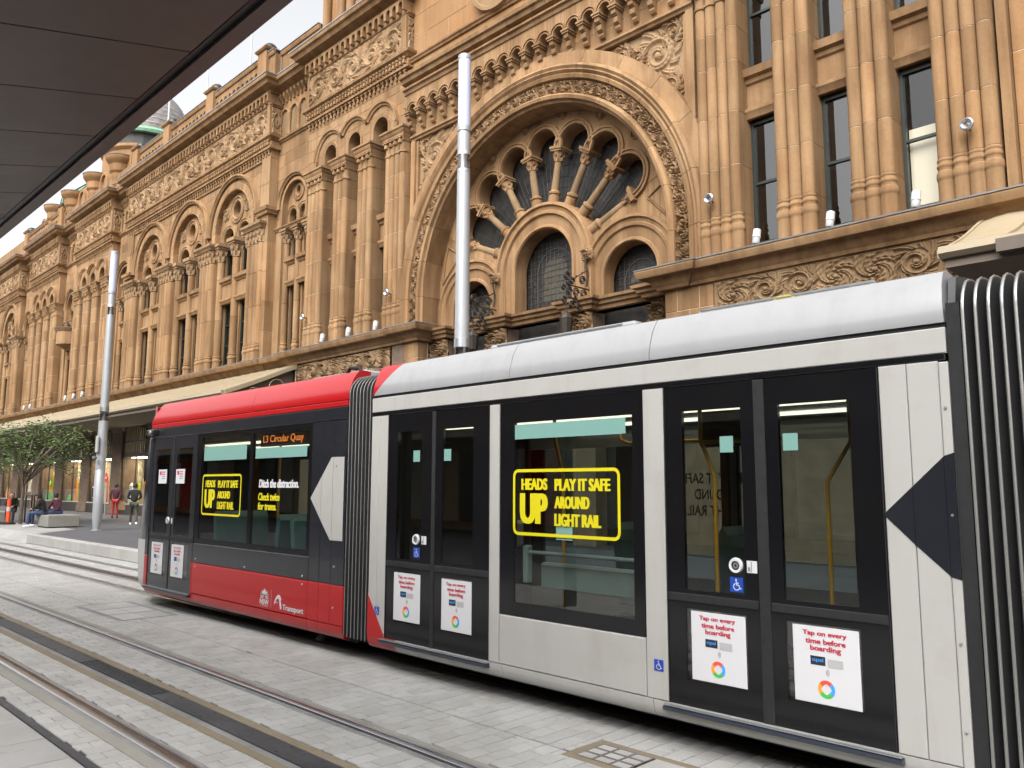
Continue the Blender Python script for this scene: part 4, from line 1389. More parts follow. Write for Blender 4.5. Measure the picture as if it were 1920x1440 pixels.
# recessed link bays with one twin window each
def link_bay(x0, x1, pieces=True, balcony=False, seed=40):
    c = (x0 + x1) / 2
    y = 17.55
    twin_bay(c, R=0.98, zc=14.45, capz=(12.75, 13.2), abz=13.4, y=y, ring=0.16, hood=(1.18, 1.32), mid=0.15, sub=0.34, subc=0.44, side=0.95, roundel=(15.05, 0.2), pieces=False)
    def lo(x):
        u = abs(x - c)
        return 14.45 + sqrt(1.14 ** 2 - u * u) if u < 1.14 else 13.4
    ashlar(x0, x1, 13.4, 17.6, y, 0.4, 0.6, 1.0, lo, seed=seed, pieces=pieces)
    for a, b in ((x0, c - 1.1), (c + 1.1, x1)):
        if b - a > 0.1:
            MB().box(a + 0.002, b - 0.002, y + 0.0, y + 0.5, LZ, 13.38).obj('link_wall', 'sandstone', BLD)
    run('impost_band', [(x0, y), (x1, y)], 13.45, SMALL)
    run('string_course', [(x0, y), (x1, y)], 17.72, STRING)
    MB().box(x0, x1, y + 0.06, y + 0.4, 17.84, 19.95).obj('link_frieze', 'sandstone', BLD)
    na = 4
    w = (x1 - x0) / na
    for i in range(na):
        cx_ = x0 + w * (i + 0.5)
        MB().arc(cx_, 18.85, [(w * 0.34, y), (w * 0.38, y - 0.05), (w * 0.46, y - 0.04), (w * 0.49, y + 0.05), (w * 0.34, y + 0.1)], 0, pi, 14).obj('little_arch', 'sandstone', BLD, smooth=35)
        MB().sheet_y([(cx_ - w * 0.33, 17.9), (cx_ + w * 0.33, 17.9)] + [(cx_ + w * 0.33 * cos(t), 18.85 + w * 0.33 * sin(t)) for t in lin(0, pi, 10)], y + 0.045).obj('little_niche', 'weathered_stone', BLD)
        MB().lathe([(0.11, 17.86), (0.11, 18.0), (0.08, 18.03), (0.08, 18.55), (0.13, 18.7), (0.15, 18.82)], x0 + w * i, y + 0.02, 10).obj('little_column', 'sandstone', BLD, smooth=40)
    m = MB()
    nc = int((x1 - x0) * 3.2)
    for i in range(nc):
        x = x0 + (x1 - x0) * (i + 0.5) / nc
        m.prism_x([(y + 0.06, 19.5), (y - 0.02, 19.52), (y - 0.06, 19.65), (y - 0.18, 19.78), (y - 0.18, 19.95), (y + 0.06, 19.95)], x - 0.055, x + 0.055)
    m.obj('corbels', 'sandstone', BLD, kind='stuff')
    run('cornice', [(x0, y), (x1, y)], 19.93, CORNICE)
    run('cornice_flashing', [(x0, y), (x1, y)], 20.55, [(0, 0), (0.645, -0.03), (0.655, 0.012), (0, 0.03)], 'lead_flashing')
    if balcony:
        m = MB()
        m.lathe([(0.35, 11.3), (0.55, 11.5), (0.85, 11.65), (0.95, 11.7), (0.95, 12.6), (1.02, 12.65), (1.1, 12.8), (0, 12.82)], c, y + 0.1, 20, pi, 2 * pi)
        m.obj('balcony', 'sandstone', BLD, smooth=35)
        MB().lathe([(1.12, 12.82), (1.14, 12.86), (0, 12.9)], c, y + 0.1, 20, pi, 2 * pi).obj('balcony_flashing', 'lead_flashing', BLD)
link_bay(-32.80, -29.55, True, False, 41)
link_bay(-52.85, -50.25, False, False, 43)
L4 = pavilion(-1, cx0=-46.9, singles=False, pieces=False, seed=51)
link_bay(-63.55, -59.9, False, True, 45)
L5 = pavilion(-1, cx0=-57.55, singles=False, pieces=False, seed=53)
link_bay(-73.9, -70.55, False, False, 47)
twin_bay(-76.6, pieces=False)
big_pier(-74.05)
big_pier(-79.15)
ashlar(-81, -74.0, 13.87, 17.05, 17.22, 0.5, 0.62, 1.3, lambda x: 14.45 + sqrt(max(0, 2.2 ** 2 - (x + 76.6) ** 2)) if abs(x + 76.6) < 2.2 else 13.87, seed=61, pieces=False)
entablature(-81, -74.0, 0.02, 5)

# parapet of the long bays
def parapet(x0, x1, y, piers, arcade=True):
    MB().box(x0, x1, y + 0.12, y + 0.4, 20.5, 21.98).obj('parapet_wall', 'sandstone', BLD)
    run('parapet_coping', [(x0, y + 0.12), (x1, y + 0.12)], 22.0, [(0, -0.06), (0.06, -0.04), (0.10, 0.04), (0.12, 0.12), (0, 0.16)])
    MB().box(x0, x1, y - 0.02, y + 0.55, 22.165, 22.19).obj('coping_flashing', 'lead_flashing', BLD)
    for a, b in zip(piers[:-1], piers[1:]):
        n = max(2, int((b - a - 1.0) / 0.42))
        w = (b - a - 1.0) / n
        for i in range(n):
            c = a + 0.5 + w * (i + 0.5)
            MB().arc(c, 21.42, [(w * 0.30, y + 0.10), (w * 0.34, y + 0.05), (w * 0.46, y + 0.05), (w * 0.48, y + 0.13), (w * 0.30, y + 0.13)], 0, pi, 8, leg=20.85).obj('parapet_arch', 'sandstone', BLD, smooth=35)
            MB().sheet_y([(c - w * 0.3, 20.85), (c + w * 0.3, 20.85)] + [(c + w * 0.3 * cos(t), 21.42 + w * 0.3 * sin(t)) for t in lin(0, pi, 8)], y + 0.112).obj('parapet_niche', 'weathered_stone', BLD)
    for p in piers:
        MB().box(p - 0.42, p + 0.42, y - 0.05, y + 0.7, 20.5, 22.35).obj('parapet_pier', 'orange_stone', BLD)
        run('pier_coping', [(p - 0.42, y + 0.7), (p - 0.42, y - 0.05), (p + 0.42, y - 0.05), (p + 0.42, y + 0.7)], 22.35, [(-0.4, 0), (0.06, 0.0), (0.12, 0.08), (0.12, 0.14), (-0.4, 0.2)])
        MB().lathe([(0.36, 22.52), (0.36, 22.62), (0.32, 22.74), (0.2, 22.86), (0, 22.9)], p, y + 0.35, 14).obj('pier_cap_dome', 'camera_black', BLD, smooth=50)
parapet(-50.2, -32.8, 17.05, [-50.6 + 0.9, -45.0, -39.4, -33.8])
parapet(-32.9, -29.5, 17.4, [])
parapet(-73.9, -63.5, 17.05, [-73.2, -64.2])
MB().box(-63.6, -50.2, 17.3, 17.7, 20.5, 21.9).obj('parapet_wall', 'sandstone', BLD)
MB().box(-84, -73.9, 17.3, 17.7, 20.5, 22.2).obj('parapet_wall', 'sandstone', BLD)
MB().box(-84, -29.6, 18.2, 24.0, 20.1, 20.4).obj('roof_deck', 'lead_flashing', BLD)

# round corner turrets and a tiled roof rising behind the parapet
for tx, ty, rr_ in ((-53.8, 17.6, 0.75), (-58.2, 17.6, 0.75), (-63.0, 17.6, 0.75), (-67.2, 17.6, 0.75)):
    MB().lathe([(0.2, 20.4), (0.3, 20.9), (0.38, 21.2), (0.46, 21.3), (0.46, 21.6), (0.56, 21.75), (0.56, 22.0), (0.68, 22.15), (0.70, 22.6), (0.86, 22.8), (0.95, 22.95), (0.95, 23.1), (0, 23.12)], tx, ty, 18).obj('turret', 'orange_stone', BLD, smooth=35)
    MB().arc(tx - 1.9, 21.9, [(0.5, 17.25), (0.55, 17.15), (0.72, 17.15), (0.76, 17.3), (0.5, 17.3)], 0, pi, 14, leg=20.5).obj('turret_arch', 'orange_stone', BLD, smooth=35)
for tx, ty in ((-53.8, 17.6), (-58.2, 17.6), (-63.0, 17.6), (-67.2, 17.6)):
    MB().lathe([(0.97, 23.12), (0.99, 23.16), (0, 23.2)], tx, ty, 18).obj('turret_flashing', 'lead_flashing', BLD)
MB().box(-69, -52.5, 17.75, 18.1, 20.5, 23.3).obj('gable_wall', 'orange_stone', BLD)
MB().lathe([(2.9, 21.0), (2.9, 24.6), (3.1, 24.8), (3.1, 25.0), (2.85, 25.02)], -57.5, 20.6, 26).obj('drum_tower', 'orange_stone', BLD, smooth=35)
MB().lathe([(3.15, 25.9), (3.2, 26.1), (2.9, 26.35), (2.8, 26.4)], -57.5, 20.6, 26).obj('drum_cornice', 'copper_green', BLD, smooth=35)
MB().lathe([(2.8, 25.0), (2.8, 25.92)], -57.5, 20.6, 26).obj('drum_window_band', 'leaded_glass', BLD)
dome = [(2.75 * cos(t) ** 0.8, 26.4 + 3.6 * sin(t)) for t in lin(0, pi / 2 - 0.02, 14)]
MB().lathe(dome, -57.5, 20.6, 26).obj('dome', 'roof_tile', BLD, smooth=50)
m = MB()
for r_, z_ in dome[1:-1]: m.lathe([(r_ + 0.0, z_ - 0.03), (r_ + 0.03, z_ - 0.03), (r_ + 0.01, z_ + 0.02)], -57.5, 20.6, 26)
m.obj('dome_course', 'lead_flashing', BLD)
MB().lathe([(2.6, 21.0), (2.6, 23.0), (2.2, 25.2), (0.5, 26.8), (0, 27)], -70.5, 21.0, 22).obj('copper_dome', 'copper_green', BLD, smooth=35)
m = MB()
for k in range(22):
    a = 2 * pi * k / 22
    m.tube([(-70.5 + r_ * cos(a), 21 + r_ * sin(a), z_) for r_, z_ in ((2.62, 23.0), (2.22, 25.2), (0.52, 26.8))], 0.05, 5)
m.obj('copper_rib', 'window_frame', BLD)

FL = ['flagpole on the parapet nearest the tall pavilion', 'middle flagpole on the parapet', 'flagpole on the parapet nearest the tiled dome']
for k, fx in enumerate((-37.0, -42.1, -47.4)):
    f = thing('flagpole', FL[k], 'flagpole', (fx, 18.0, 21.0), 'flagpoles on the roof')
    MB().lathe([(0.06, 20.9), (0.05, 24), (0.035, 29.5), (0, 29.6)], fx, 18.0, 8).obj('mast', 'silver', f, smooth=40)
    MB().lathe([(0, 29.6), (0.08, 29.68), (0, 29.78)], fx, 18.0, 8).obj('finial', 'silver', f, smooth=40)

# ---- shopfronts
SZ0 = PZ
piers_x = [-49.6, -55.0, -60.3, -65.3, -70.8, -75.4, -44.2, -39.0, -33.7, -29.0, -24.5]
piers_x.sort()
for p in piers_x:
    MB().box(p - 0.75, p + 0.75, 17.0, 18.0, SZ0 + 0.5, 6.3).obj('shop_pier', 'shaded_stone', BLD)
    MB().cbox(p - 0.85, p + 0.85, 16.9, 18.0, SZ0 - 0.01, SZ0 + 0.5, 0.03).obj('pier_plinth', 'shaded_stone', BLD)
    MB().moulding([(p - 0.75, 17.9), (p - 0.75, 17.0), (p + 0.75, 17.0), (p + 0.75, 17.9)], [(0, 5.0), (0.06, 5.04), (0.12, 5.2), (0.14, 5.3), (0, 5.32)]).obj('pier_cap', 'shaded_stone', BLD)
MB().box(-84, -22.4, 17.02, 18.2, 5.45, 6.92).obj('shop_fascia', 'shaded_stone', BLD)
RS = random.Random(9)
hues = ['cloth_red', 'ring_orange', 'paint_cream', 'teal_seat', 'sticker_yellow', 'sticker_white', 'bag_tan', 'ring_green']
for a, b in zip(piers_x[:-1], piers_x[1:]):
    x0, x1 = a + 0.76, b - 0.76
    sw = bpy.data.objects.new('shop_window', None)
    COL.objects.link(sw)
    sw.parent = BLD
    sw.location = Vector(((x0 + x1) / 2, 17.5, SZ0)) - Vector(BLD.location)
    MB().box(x0, x1, 17.050, 17.450, SZ0, SZ0 + 0.55).obj('stall_riser', 'shop_frame', sw)
    MB().box(x0, x1, 17.000, 17.060, SZ0 + 0.55, SZ0 + 0.62).obj('sill', 'kerb_stone', sw)
    m = MB()
    m.box(x0, x1, 17.120, 17.200, 3.55, 3.75)
    m.box(x0, x1, 17.120, 17.200, 4.35, 4.45)
    m.box(x0, x0 + 0.08, 17.120, 17.200, SZ0 + 0.62, 5.45)
    m.box(x1 - 0.08, x1, 17.120, 17.200, SZ0 + 0.62, 5.45)
    m.box((x0 + x1) / 2 - 0.03, (x0 + x1) / 2 + 0.03, 17.130, 17.190, SZ0 + 0.62, 3.55)
    for q in range(13):
        xx = x0 + 0.15 + (x1 - x0 - 0.3) * q / 12
        m.box(xx - 0.03, xx + 0.03, 17.130, 17.190, 3.75, 5.42)
    m.obj('shop_frame', 'shop_frame', sw)
    MB().sheet_y([(x0, SZ0 + 0.62), (x1, SZ0 + 0.62), (x1, 3.55), (x0, 3.55)], 17.160).obj('shop_pane', 'shop_glass', sw)
    MB().sheet_y([(x0, 3.75), (x1, 3.75), (x1, 5.4), (x0, 5.4)], 17.170).obj('lattice_pane', 'window_glass', sw)
    MB().box(x0 - 0.3, x1 + 0.3, 18.75, 18.8, SZ0, 5.4).obj('back_wall', 'shop_wall', sw)
    MB().box(x0 + 0.3, x1 - 0.3, 17.5, 18.3, 3.5, 3.53).obj('shop_lamp', 'shop_light', sw)
    MB().box(x0, x1, 17.46, 18.75, SZ0, SZ0 + 0.6).obj('display_floor', 'shop_wall', sw)
    m = MB()
    for q in range(11):
        xx = RS.uniform(x0 + 0.2, x1 - 0.3)
        w, hgt = RS.uniform(0.12, 0.4), RS.uniform(0.3, 1.5)
        yy = RS.uniform(17.4, 18.2)
        zb = SZ0 + 0.6 + RS.choice((0, 0, 0.5))
        m.cur = RS.randrange(len(hues))
        m.lathe([(w * 0.5, zb), (w * 0.55, zb + hgt * 0.4), (w * 0.35, zb + hgt * 0.7), (w * 0.45, zb + hgt * 0.85), (0.02, zb + hgt)], xx, yy, 8)
    m.obj('window_display', hues, sw, smooth=40, kind='stuff', recalc=False)
# wall behind the tram, below the pavilions
MB().box(-24.0, CX - 5.2, 17.45, 18.2, SZ0, 6.0).obj('ground_wall', 'shaded_stone', BLD)
MB().box(CX + 5.2, 8.0, 17.45, 18.2, SZ0, 6.0).obj('ground_wall', 'shaded_stone', BLD)
# ---------------------------------------------------------------- the tram
TY = 5.35
TF = 8.01
TRAM = thing('tram', 'long articulated low floor tram, red front car and white middle car', 'tram', (-7.5, 6.68, 0.0))
def panel(name, x0, x1, z0, z1, mat, y=TY, t=0.05, c=0.006, parent=TRAM):
    return MB().block_front(x0, x1, y, y + t, z0, z1, c).obj(name, mat, parent)
def sheet(name, x0, x1, z0, z1, mat, y, parent=TRAM):
    return MB().sheet_y([(x0, z0), (x1, z0), (x1, z1), (x0, z1)], y).obj(name, mat, parent)
def holder(name, x, z, parent=TRAM, y=TY):
    o = bpy.data.objects.new(name, None)
    COL.objects.link(o)
    o.parent = parent
    o.location = Vector((x, y, z)) - Vector(parent.location)
    return o
def holed(name, x0, x1, z0, z1, holes, mat, y, t, parent):
    """flat panel with rectangular holes stacked in z"""
    m = MB()
    holes = sorted(holes, key=lambda h: h[2])
    zc = z0
    for a, b, c, d in holes:
        m.box(x0, x1, y, y + t, zc, c)
        m.box(x0, a, y, y + t, c, d)
        m.box(b, x1, y, y + t, c, d)
        zc = d
    m.box(x0, x1, y, y + t, zc, z1)
    return m.obj(name, mat, parent)

# roof fairings: profile from the gutter to the roof edge
FAIR = [(TY + 0.015, 2.985), (TY + 0.01, 3.02), (TY + 0.03, 3.12), (TY + 0.07, 3.23), (TY + 0.115, 3.30), (TY + 0.15, 3.335), (TY + 0.21, 3.355), (TY + 0.32, 3.345), (TY + 0.32, 3.28), (TY + 0.10, 3.0)]
def fairing(name, xa, xb, mat):
    """xa, xb: functions of height, so that an end can run on a slant"""
    m = MB()
    k = len(FAIR)
    vs = [(xa(z), y, z) for y, z in FAIR]
    mid = 4
    for i in range(1, mid):
        vs += [(xa(z) + (xb(z) - xa(z)) * i / mid, y, z) for y, z in FAIR]
    vs += [(xb(z), y, z) for y, z in FAIR]
    fs = []
    for i in range(mid):
        for j in range(k):
            a, b = i * k + j, i * k + (j + 1) % k
            fs.append((a, b, b + k, a + k))
    fs += [tuple(range(k)), tuple(mid * k + j for j in reversed(range(k)))]
    m.add(vs, fs)
    return m.obj(name, mat, TRAM, smooth=24)
K = lambda v: (lambda z: v)
def slant(a, b): return lambda z: a + (b - a) * max(0.0, min(1.0, (z - 2.985) / 0.345))
fairing('roof_fairing', K(-8.20), K(-8.105), 'tram_red')
fairing('roof_fairing', K(-10.5), K(-8.202), 'tram_red')
fairing('roof_fairing', slant(-14.06, -13.90), K(-10.505), 'tram_red')
fairing('roof_fairing', K(-7.61), slant(-7.60, -7.23), 'tram_red')
fairing('roof_fairing', slant(-7.598, -7.228), K(-5.40), 'tram_roof_white')
fairing('roof_fairing', K(-5.393), K(-3.79), 'tram_roof_white')
fairing('roof_fairing', K(-3.783), slant(-1.575, -1.60), 'tram_roof_white')
fairing('roof_fairing', K(-0.70), K(4.5), 'tram_roof_white')
# far-side fairings and roof decks
for x0, x1, mt in ((-13.95, -8.1, 'tram_red'), (-7.6, -1.58, 'tram_roof_white'), (-0.7, 4.5, 'tram_roof_white')):
    MB().prism_x([(2 * 6.68 - y, z) for y, z in FAIR], x0, x1).obj('far_fairing', mt, TRAM, smooth=24)
    MB().box(x0, x1, TY + 0.33, TF - 0.33, 3.22, 3.27).obj('roof_deck', 'pole_grey', TRAM)
# roof equipment
for x0, x1, y0, y1, z1, mt in ((-13.2, -12.1, 5.95, 7.3, 3.46, 'tram_roof_white'), (-11.9, -11.2, 6.0, 7.2, 3.42, 'pole_grey'), (-9.8, -8.5, 5.85, 7.2, 3.44, 'pole_grey'), (-6.1, -4.2, 5.75, 7.4, 3.44, 'tram_roof_white'), (-3.6, -2.0, 5.85, 7.3, 3.40, 'pole_grey')):
    MB().cbox(x0, x1, y0, y1, 3.265, z1, 0.03).obj('roof_unit', mt, TRAM)
MB().prism_x([(5.9 + 0.35 * (1 - cos(t)), 3.27 + 0.24 * sin(t)) for t in lin(0, pi, 10)], -6.75, -6.35).obj('roof_vent', 'pole_grey', TRAM, smooth=40)
for a, b in ((-5.9, -4.3), (-3.5, -2.1)):
    MB().tube([(a, TY + 0.34, 3.36), (a, TY + 0.34, 3.40), (b, TY + 0.34, 3.40), (b, TY + 0.34, 3.36)], 0.012, 6).obj('roof_rail', 'silver', TRAM, smooth=60)
MB().tube([(-8.6, 5.62, 3.3), (-8.45, 5.6, 3.42), (-8.25, 5.6, 3.4), (-8.12, 5.62, 3.24)], 0.025, 7).obj('roof_cable', 'rubber', TRAM, smooth=60)
MB().tube([(-2.9, 5.7, 3.36), (-2.82, 5.69, 3.40), (-2.72, 5.69, 3.40), (-2.66, 5.7, 3.36)], 0.012, 6).obj('roof_loop', 'sticker_yellow', TRAM, smooth=60)

# ---- shell: floor, ceiling, far wall, ends, underframe
for x0, x1, wm in ((-13.9, -8.12, 'tram_charcoal'), (-7.59, -1.59, 'tram_white'), (-0.69, 4.5, 'tram_white')):
    MB().box(x0, x1, TY + 0.07, TF - 0.06, 0.30, 0.34).obj('floor', 'interior_dark', TRAM)
    MB().box(x0, x1, TY + 0.07, TF - 0.06, 2.66, 2.72).obj('ceiling', 'interior_grey', TRAM)
    MB().box(x0 + 0.2, x1 - 0.2, 6.15, 6.32, 2.635, 2.655).obj('ceiling_light', 'interior_light', TRAM)
    MB().box(x0 + 0.2, x1 - 0.2, 7.05, 7.2, 2.635, 2.655).obj('ceiling_light', 'interior_light', TRAM)
    MB().box(x0, x1, TF - 0.05, TF, 0.22, 0.95).obj('far_wall', wm, TRAM)
    MB().box(x0, x1, TF - 0.05, TF, 2.45, 2.98).obj('far_wall', wm, TRAM)
    xx = x0
    while xx < x1 - 0.1:
        MB().box(xx, xx + 0.22, TF - 0.048, TF - 0.002, 0.95, 2.45).obj('far_pillar', 'tram_black', TRAM)
        xx += (x1 - x0 - 0.22) / 4
    sheet('far_pane', x0 + 0.2, x1 - 0.2, 0.95, 2.45, 'tram_glass_far', TF - 0.02)
    MB().box(x0 + 0.05, x1 - 0.05, TY + 0.28, TF - 0.28, 0.13, 0.295).obj('underframe', 'underframe', TRAM)
for xw in (-12.2, -10.4, -5.6, -3.9):
    for yw in (5.98, 7.4):
        m = MB()
        vs = []
        m.arc(xw, 0.29, [(0.0, yw - 0.06), (0.27, yw - 0.06), (0.29, yw), (0.27, yw + 0.06), (0.0, yw + 0.06)], 0, 2 * pi, 20)
        m.obj('wheel', 'underframe', TRAM, smooth=30)
MB().prism_x([(TY + 0.32, 0.16), (TY + 0.24, 0.06), (TY + 0.30, 0.05), (TY + 0.4, 0.16)], -9.05, -8.95).obj('guard_bracket', 'silver', TRAM)

def skirt(x0, x1, mat, z1=0.343, name='skirt_panel'):
    MB().prism_x([(TY, z1), (TY + 0.002, 0.30), (TY + 0.012, 0.255), (TY + 0.035, 0.222), (TY + 0.07, 0.205), (TY + 0.10, 0.205), (TY + 0.10, z1)], x0, x1).obj(name, mat, TRAM, smooth=40)

# ---- doors
def doors(name, x0, xm0, xm1, x1, h1, h2, mat='tram_black', **kw):
    d = holder(name, (x0 + x1) / 2, 0.33)
    # 3 levels only: leaf pieces sit straight under the door
    def leaf(a, b, h):
        y, t = TY + 0.012, 0.035
        up, low = (1.195, 2.55), (0.535, 1.055)
        zb, zt = 0.337, 2.742
        m = MB()
        m.box(a, b, y, y + t, zb, low[0])
        m.box(a, h[0], y, y + t, low[0], low[1]); m.box(h[1], b, y, y + t, low[0], low[1])
        m.box(a, b, y, y + t, low[1], up[0])
        m.box(a, h[0], y, y + t, up[0], up[1]); m.box(h[1], b, y, y + t, up[0], up[1])
        m.box(a, b, y, y + t, up[1], zt)
        m.obj('door_leaf', mat, d)
        sheet('upper_pane', h[0], h[1], up[0], up[1], 'tram_glass', y + 0.006, d)
        sheet('lower_pane', h[0], h[1], low[0], low[1], 'tram_glass', y + 0.006, d)
        MB().block_front(a + 0.004, b - 0.004, y - 0.010, y - 0.001, 1.105, 1.165, 0.004).obj('rub_rail', 'rubber', d)
    leaf(x0, xm0, h1)
    leaf(xm1, x1, h2)
    MB().block_front(xm0 + 0.003, xm1 - 0.003, TY + 0.002, TY + 0.04, 0.34, 2.74, 0.006).obj('centre_seal', 'rubber', d)
    MB().box(x0 - 0.006, x0 - 0.001, TY + 0.004, TY + 0.05, 0.335, 2.745).obj('edge_seal', 'rubber', d)
    MB().box(x1 + 0.001, x1 + 0.006, TY + 0.004, TY + 0.05, 0.335, 2.745).obj('edge_seal', 'rubber', d)
    return d

def step(x0, x1):
    MB().prism_x([(TY + 0.03, 0.285), (TY - 0.035, 0.288), (TY - 0.05, 0.30), (TY - 0.05, 0.322), (TY + 0.03, 0.33)], x0, x1).obj('door_step', 'tram_navy', TRAM)
    MB().box(x0 + 0.002, x1 - 0.002, TY - 0.047, TY + 0.03, 0.3305, 0.336).obj('step_edge', 'silver', TRAM)

# white car
doors('double_door', -7.290, -6.535, -6.475, -5.665, (-7.13, -6.705), (-6.365, -5.90))
doors('double_door', -3.648, -2.885, -2.795, -2.000, (-3.492, -2.989), (-2.696, -2.186))
step(-7.33, -5.64)
step(-3.68, -1.95)
panel('cant_panel', -7.605, -1.572, 2.79, 2.952, 'tram_white')
MB().box(-7.605, -1.575, TY + 0.03, TY + 0.09, 2.952, 2.99).obj('gutter_gap', 'rubber', TRAM)
panel('header_strip', -7.60, -1.58, 2.747, 2.787, 'tram_black', TY + 0.004)
panel('end_pillar', -7.60, -7.452, 0.347, 2.744, 'tram_white')
panel('end_pillar', -7.448, -7.300, 0.347, 2.744, 'tram_white')
panel('door_pillar', -5.655, -5.522, 0.347, 2.744, 'tram_white')
panel('door_pillar', -3.855, -3.660, 0.347, 2.744, 'tram_white')
panel('end_pillar', -1.985, -1.815, 0.347, 2.744, 'tram_white')
panel('end_pillar', -1.811, -1.625, 0.347, 2.744, 'tram_white')
panel('corner_trim', -1.621, -1.566, 0.30, 2.735, 'tram_white', TY - 0.004)
panel('body_panel', -5.513, -3.862, 0.349, 0.788, 'tram_white')
skirt(-7.10, -5.475, 'tram_white')
skirt(-5.468, -3.80, 'tram_white')
skirt(-3.793, -1.572, 'tram_white')
skirt(-7.60, -7.103, 'tram_red')
MB().prism_y([(-7.602, 0.78), (-7.302, 0.375), (-7.302, 0.346), (-7.602, 0.346)], TY - 0.003, TY + 0.01).obj('red_wedge', 'tram_red', TRAM)
# dark triangle at the joint
MB().prism_y([(-1.998, 1.795), (-1.813, 1.972), (-1.813, 1.612)], TY - 0.003, TY + 0.01).obj('dark_triangle', 'tram_charcoal', TRAM)
MB().prism_y([(-1.811, 1.974), (-1.623, 2.155), (-1.623, 1.437), (-1.811, 1.610)], TY - 0.003, TY + 0.01).obj('dark_triangle', 'tram_charcoal', TRAM)
MB().prism_y([(-1.620, 2.158), (-1.565, 2.175), (-1.565, 1.420), (-1.620, 1.434)], TY - 0.007, TY + 0.01).obj('dark_triangle', 'tram_charcoal', TRAM)
for z_ in (2.45, 1.05, 0.55, 1.8):
    MB().arc(-1.593, z_, [(0, TY - 0.012), (0.008, TY - 0.012), (0.010, TY - 0.004), (0, TY - 0.004)], 0, 2 * pi, 8).obj('screw', 'silver', TRAM)
# side window of the white car
w = holder('side_window', -4.69, 0.8)
holed('window_border', -5.513, -3.866, 0.795, 2.744, [(-5.322, -3.967, 0.915, 2.556)], 'tram_black', TY + 0.008, 0.035, w)
sheet('pane', -5.322, -3.967, 0.915, 2.556, 'tram_glass', TY + 0.014, w)

# red car
doors('double_door', -13.895, -13.075, -13.045, -12.215, (-13.76, -13.2), (-12.93, -12.36), 'tram_charcoal')
step(-13.93, -12.19)
panel('cant_panel', -14.02, -8.10, 2.75, 2.905, 'tram_charcoal')
panel('cant_lip', -14.02, -8.11, 2.91, 2.975, 'tram_red', TY + 0.006)
w = holder('side_window', -10.5, 1.1)
m = MB()
y_, t_ = TY + 0.008, 0.035
m.box(-12.165, -8.872, y_, y_ + t_, 1.105, 1.175)
m.box(-12.165, -8.872, y_, y_ + t_, 2.68, 2.744)
m.box(-12.165, -12.02, y_, y_ + t_, 1.175, 2.68)
m.box(-10.50, -10.40, y_, y_ + t_, 1.175, 2.68)
m.box(-8.95, -8.872, y_, y_ + t_, 1.175, 2.68)
m.obj('window_border', 'tram_black', w)
sheet('pane', -12.02, -10.50, 1.175, 2.68, 'tram_glass', TY + 0.014, w)
sheet('pane', -10.40, -8.95, 1.175, 2.68, 'tram_glass', TY + 0.014, w)
panel('waist_panel', -12.165, -8.872, 0.815, 1.098, 'tram_charcoal')
panel('door_pillar', -12.205, -12.172, 0.815, 2.744, 'tram_charcoal')
panel('door_pillar', -12.205, -12.172, 0.347, 0.811, 'tram_red')
for a, b in ((-8.866, -8.625), (-8.621, -8.375), (-8.371, -8.10)):
    panel('end_pillar', a, b, 0.815, 2.744, 'tram_charcoal')
    panel('end_pillar', a, b, 0.36, 0.811, 'tram_red')
    skirt(a, b, 'tram_red', 0.355)
panel('lower_panel', -12.165, -8.872, 0.36, 0.811, 'tram_red', c=0.012)
skirt(-12.165, -8.875, 'tram_red', 0.355)
skirt(-14.0, -12.17, 'tram_red', 0.285)
panel('corner_post', -14.02, -13.905, 0.815, 2.744, 'tram_charcoal')
panel('corner_post', -14.02, -13.905, 0.29, 0.811, 'tram_red')
MB().box(-14.0, -8.11, TY + 0.03, TY + 0.09, 2.975, 2.99).obj('gutter_gap', 'rubber', TRAM)
for x_, z_ in ((-12.05, 0.87), (-10.5, 0.86), (-9.0, 0.86), (-8.3, 2.2), (-8.3, 1.02), (-8.3, 0.55), (-12.05, 0.76), (-9.0, 0.76)):
    MB().arc(x_, z_, [(0, TY - 0.009), (0.012, TY - 0.008), (0.015, TY + 0.002), (0, TY + 0.002)], 0, 2 * pi, 10).obj('screw', 'silver', TRAM)
# white arrowhead at the joint, in the pieces its seams cut
MB().prism_y([(-8.862, 1.812), (-8.626, 2.07), (-8.626, 1.56)], TY - 0.004, TY + 0.01).obj('white_arrow', 'tram_white', TRAM)
MB().prism_y([(-8.620, 2.076), (-8.41, 2.305), (-8.376, 2.305), (-8.376, 1.323), (-8.40, 1.323), (-8.620, 1.552)], TY - 0.004, TY + 0.01).obj('white_arrow', 'tram_white', TRAM)
MB().prism_y([(-8.370, 2.305), (-8.14, 2.305), (-8.14, 1.323), (-8.370, 1.323)], TY - 0.004, TY + 0.01).obj('white_arrow', 'tram_white', TRAM)
# nose of the cab
def nose(z0, z1, mat, name, n=9, ny=16, a=-1.0, b=1.0):
    def L(z): return 0.50 + 0.85 * max(0, 1 - abs(z - 0.95) / 2.1) ** 0.8
    m = MB()
    zs = lin(z0, z1, n)
    vs, fs = [], []
    for z in zs:
        for i in range(ny + 1):
            q = a + (b - a) * i / ny
            th = q * pi / 2
            hw = 1.325 - (0.05 if z > 2.9 else 0) - max(0, 0.34 - z) * 0.8
            vs.append((-13.95 - L(z) * cos(th) ** 0.75, 6.68 + hw * sin(th), z))
    for j in range(n):
        for i in range(ny):
            p = j * (ny + 1) + i
            fs.append((p, p + 1, p + ny + 2, p + ny + 1))
    m.add(vs, fs)
    return m.obj(name, mat, TRAM, smooth=50)
nose(0.24, 1.06, 'tram_white', 'nose_panel')
nose(1.06, 2.92, 'tram_black', 'windscreen')
nose(2.92, 3.30, 'tram_red', 'nose_top')
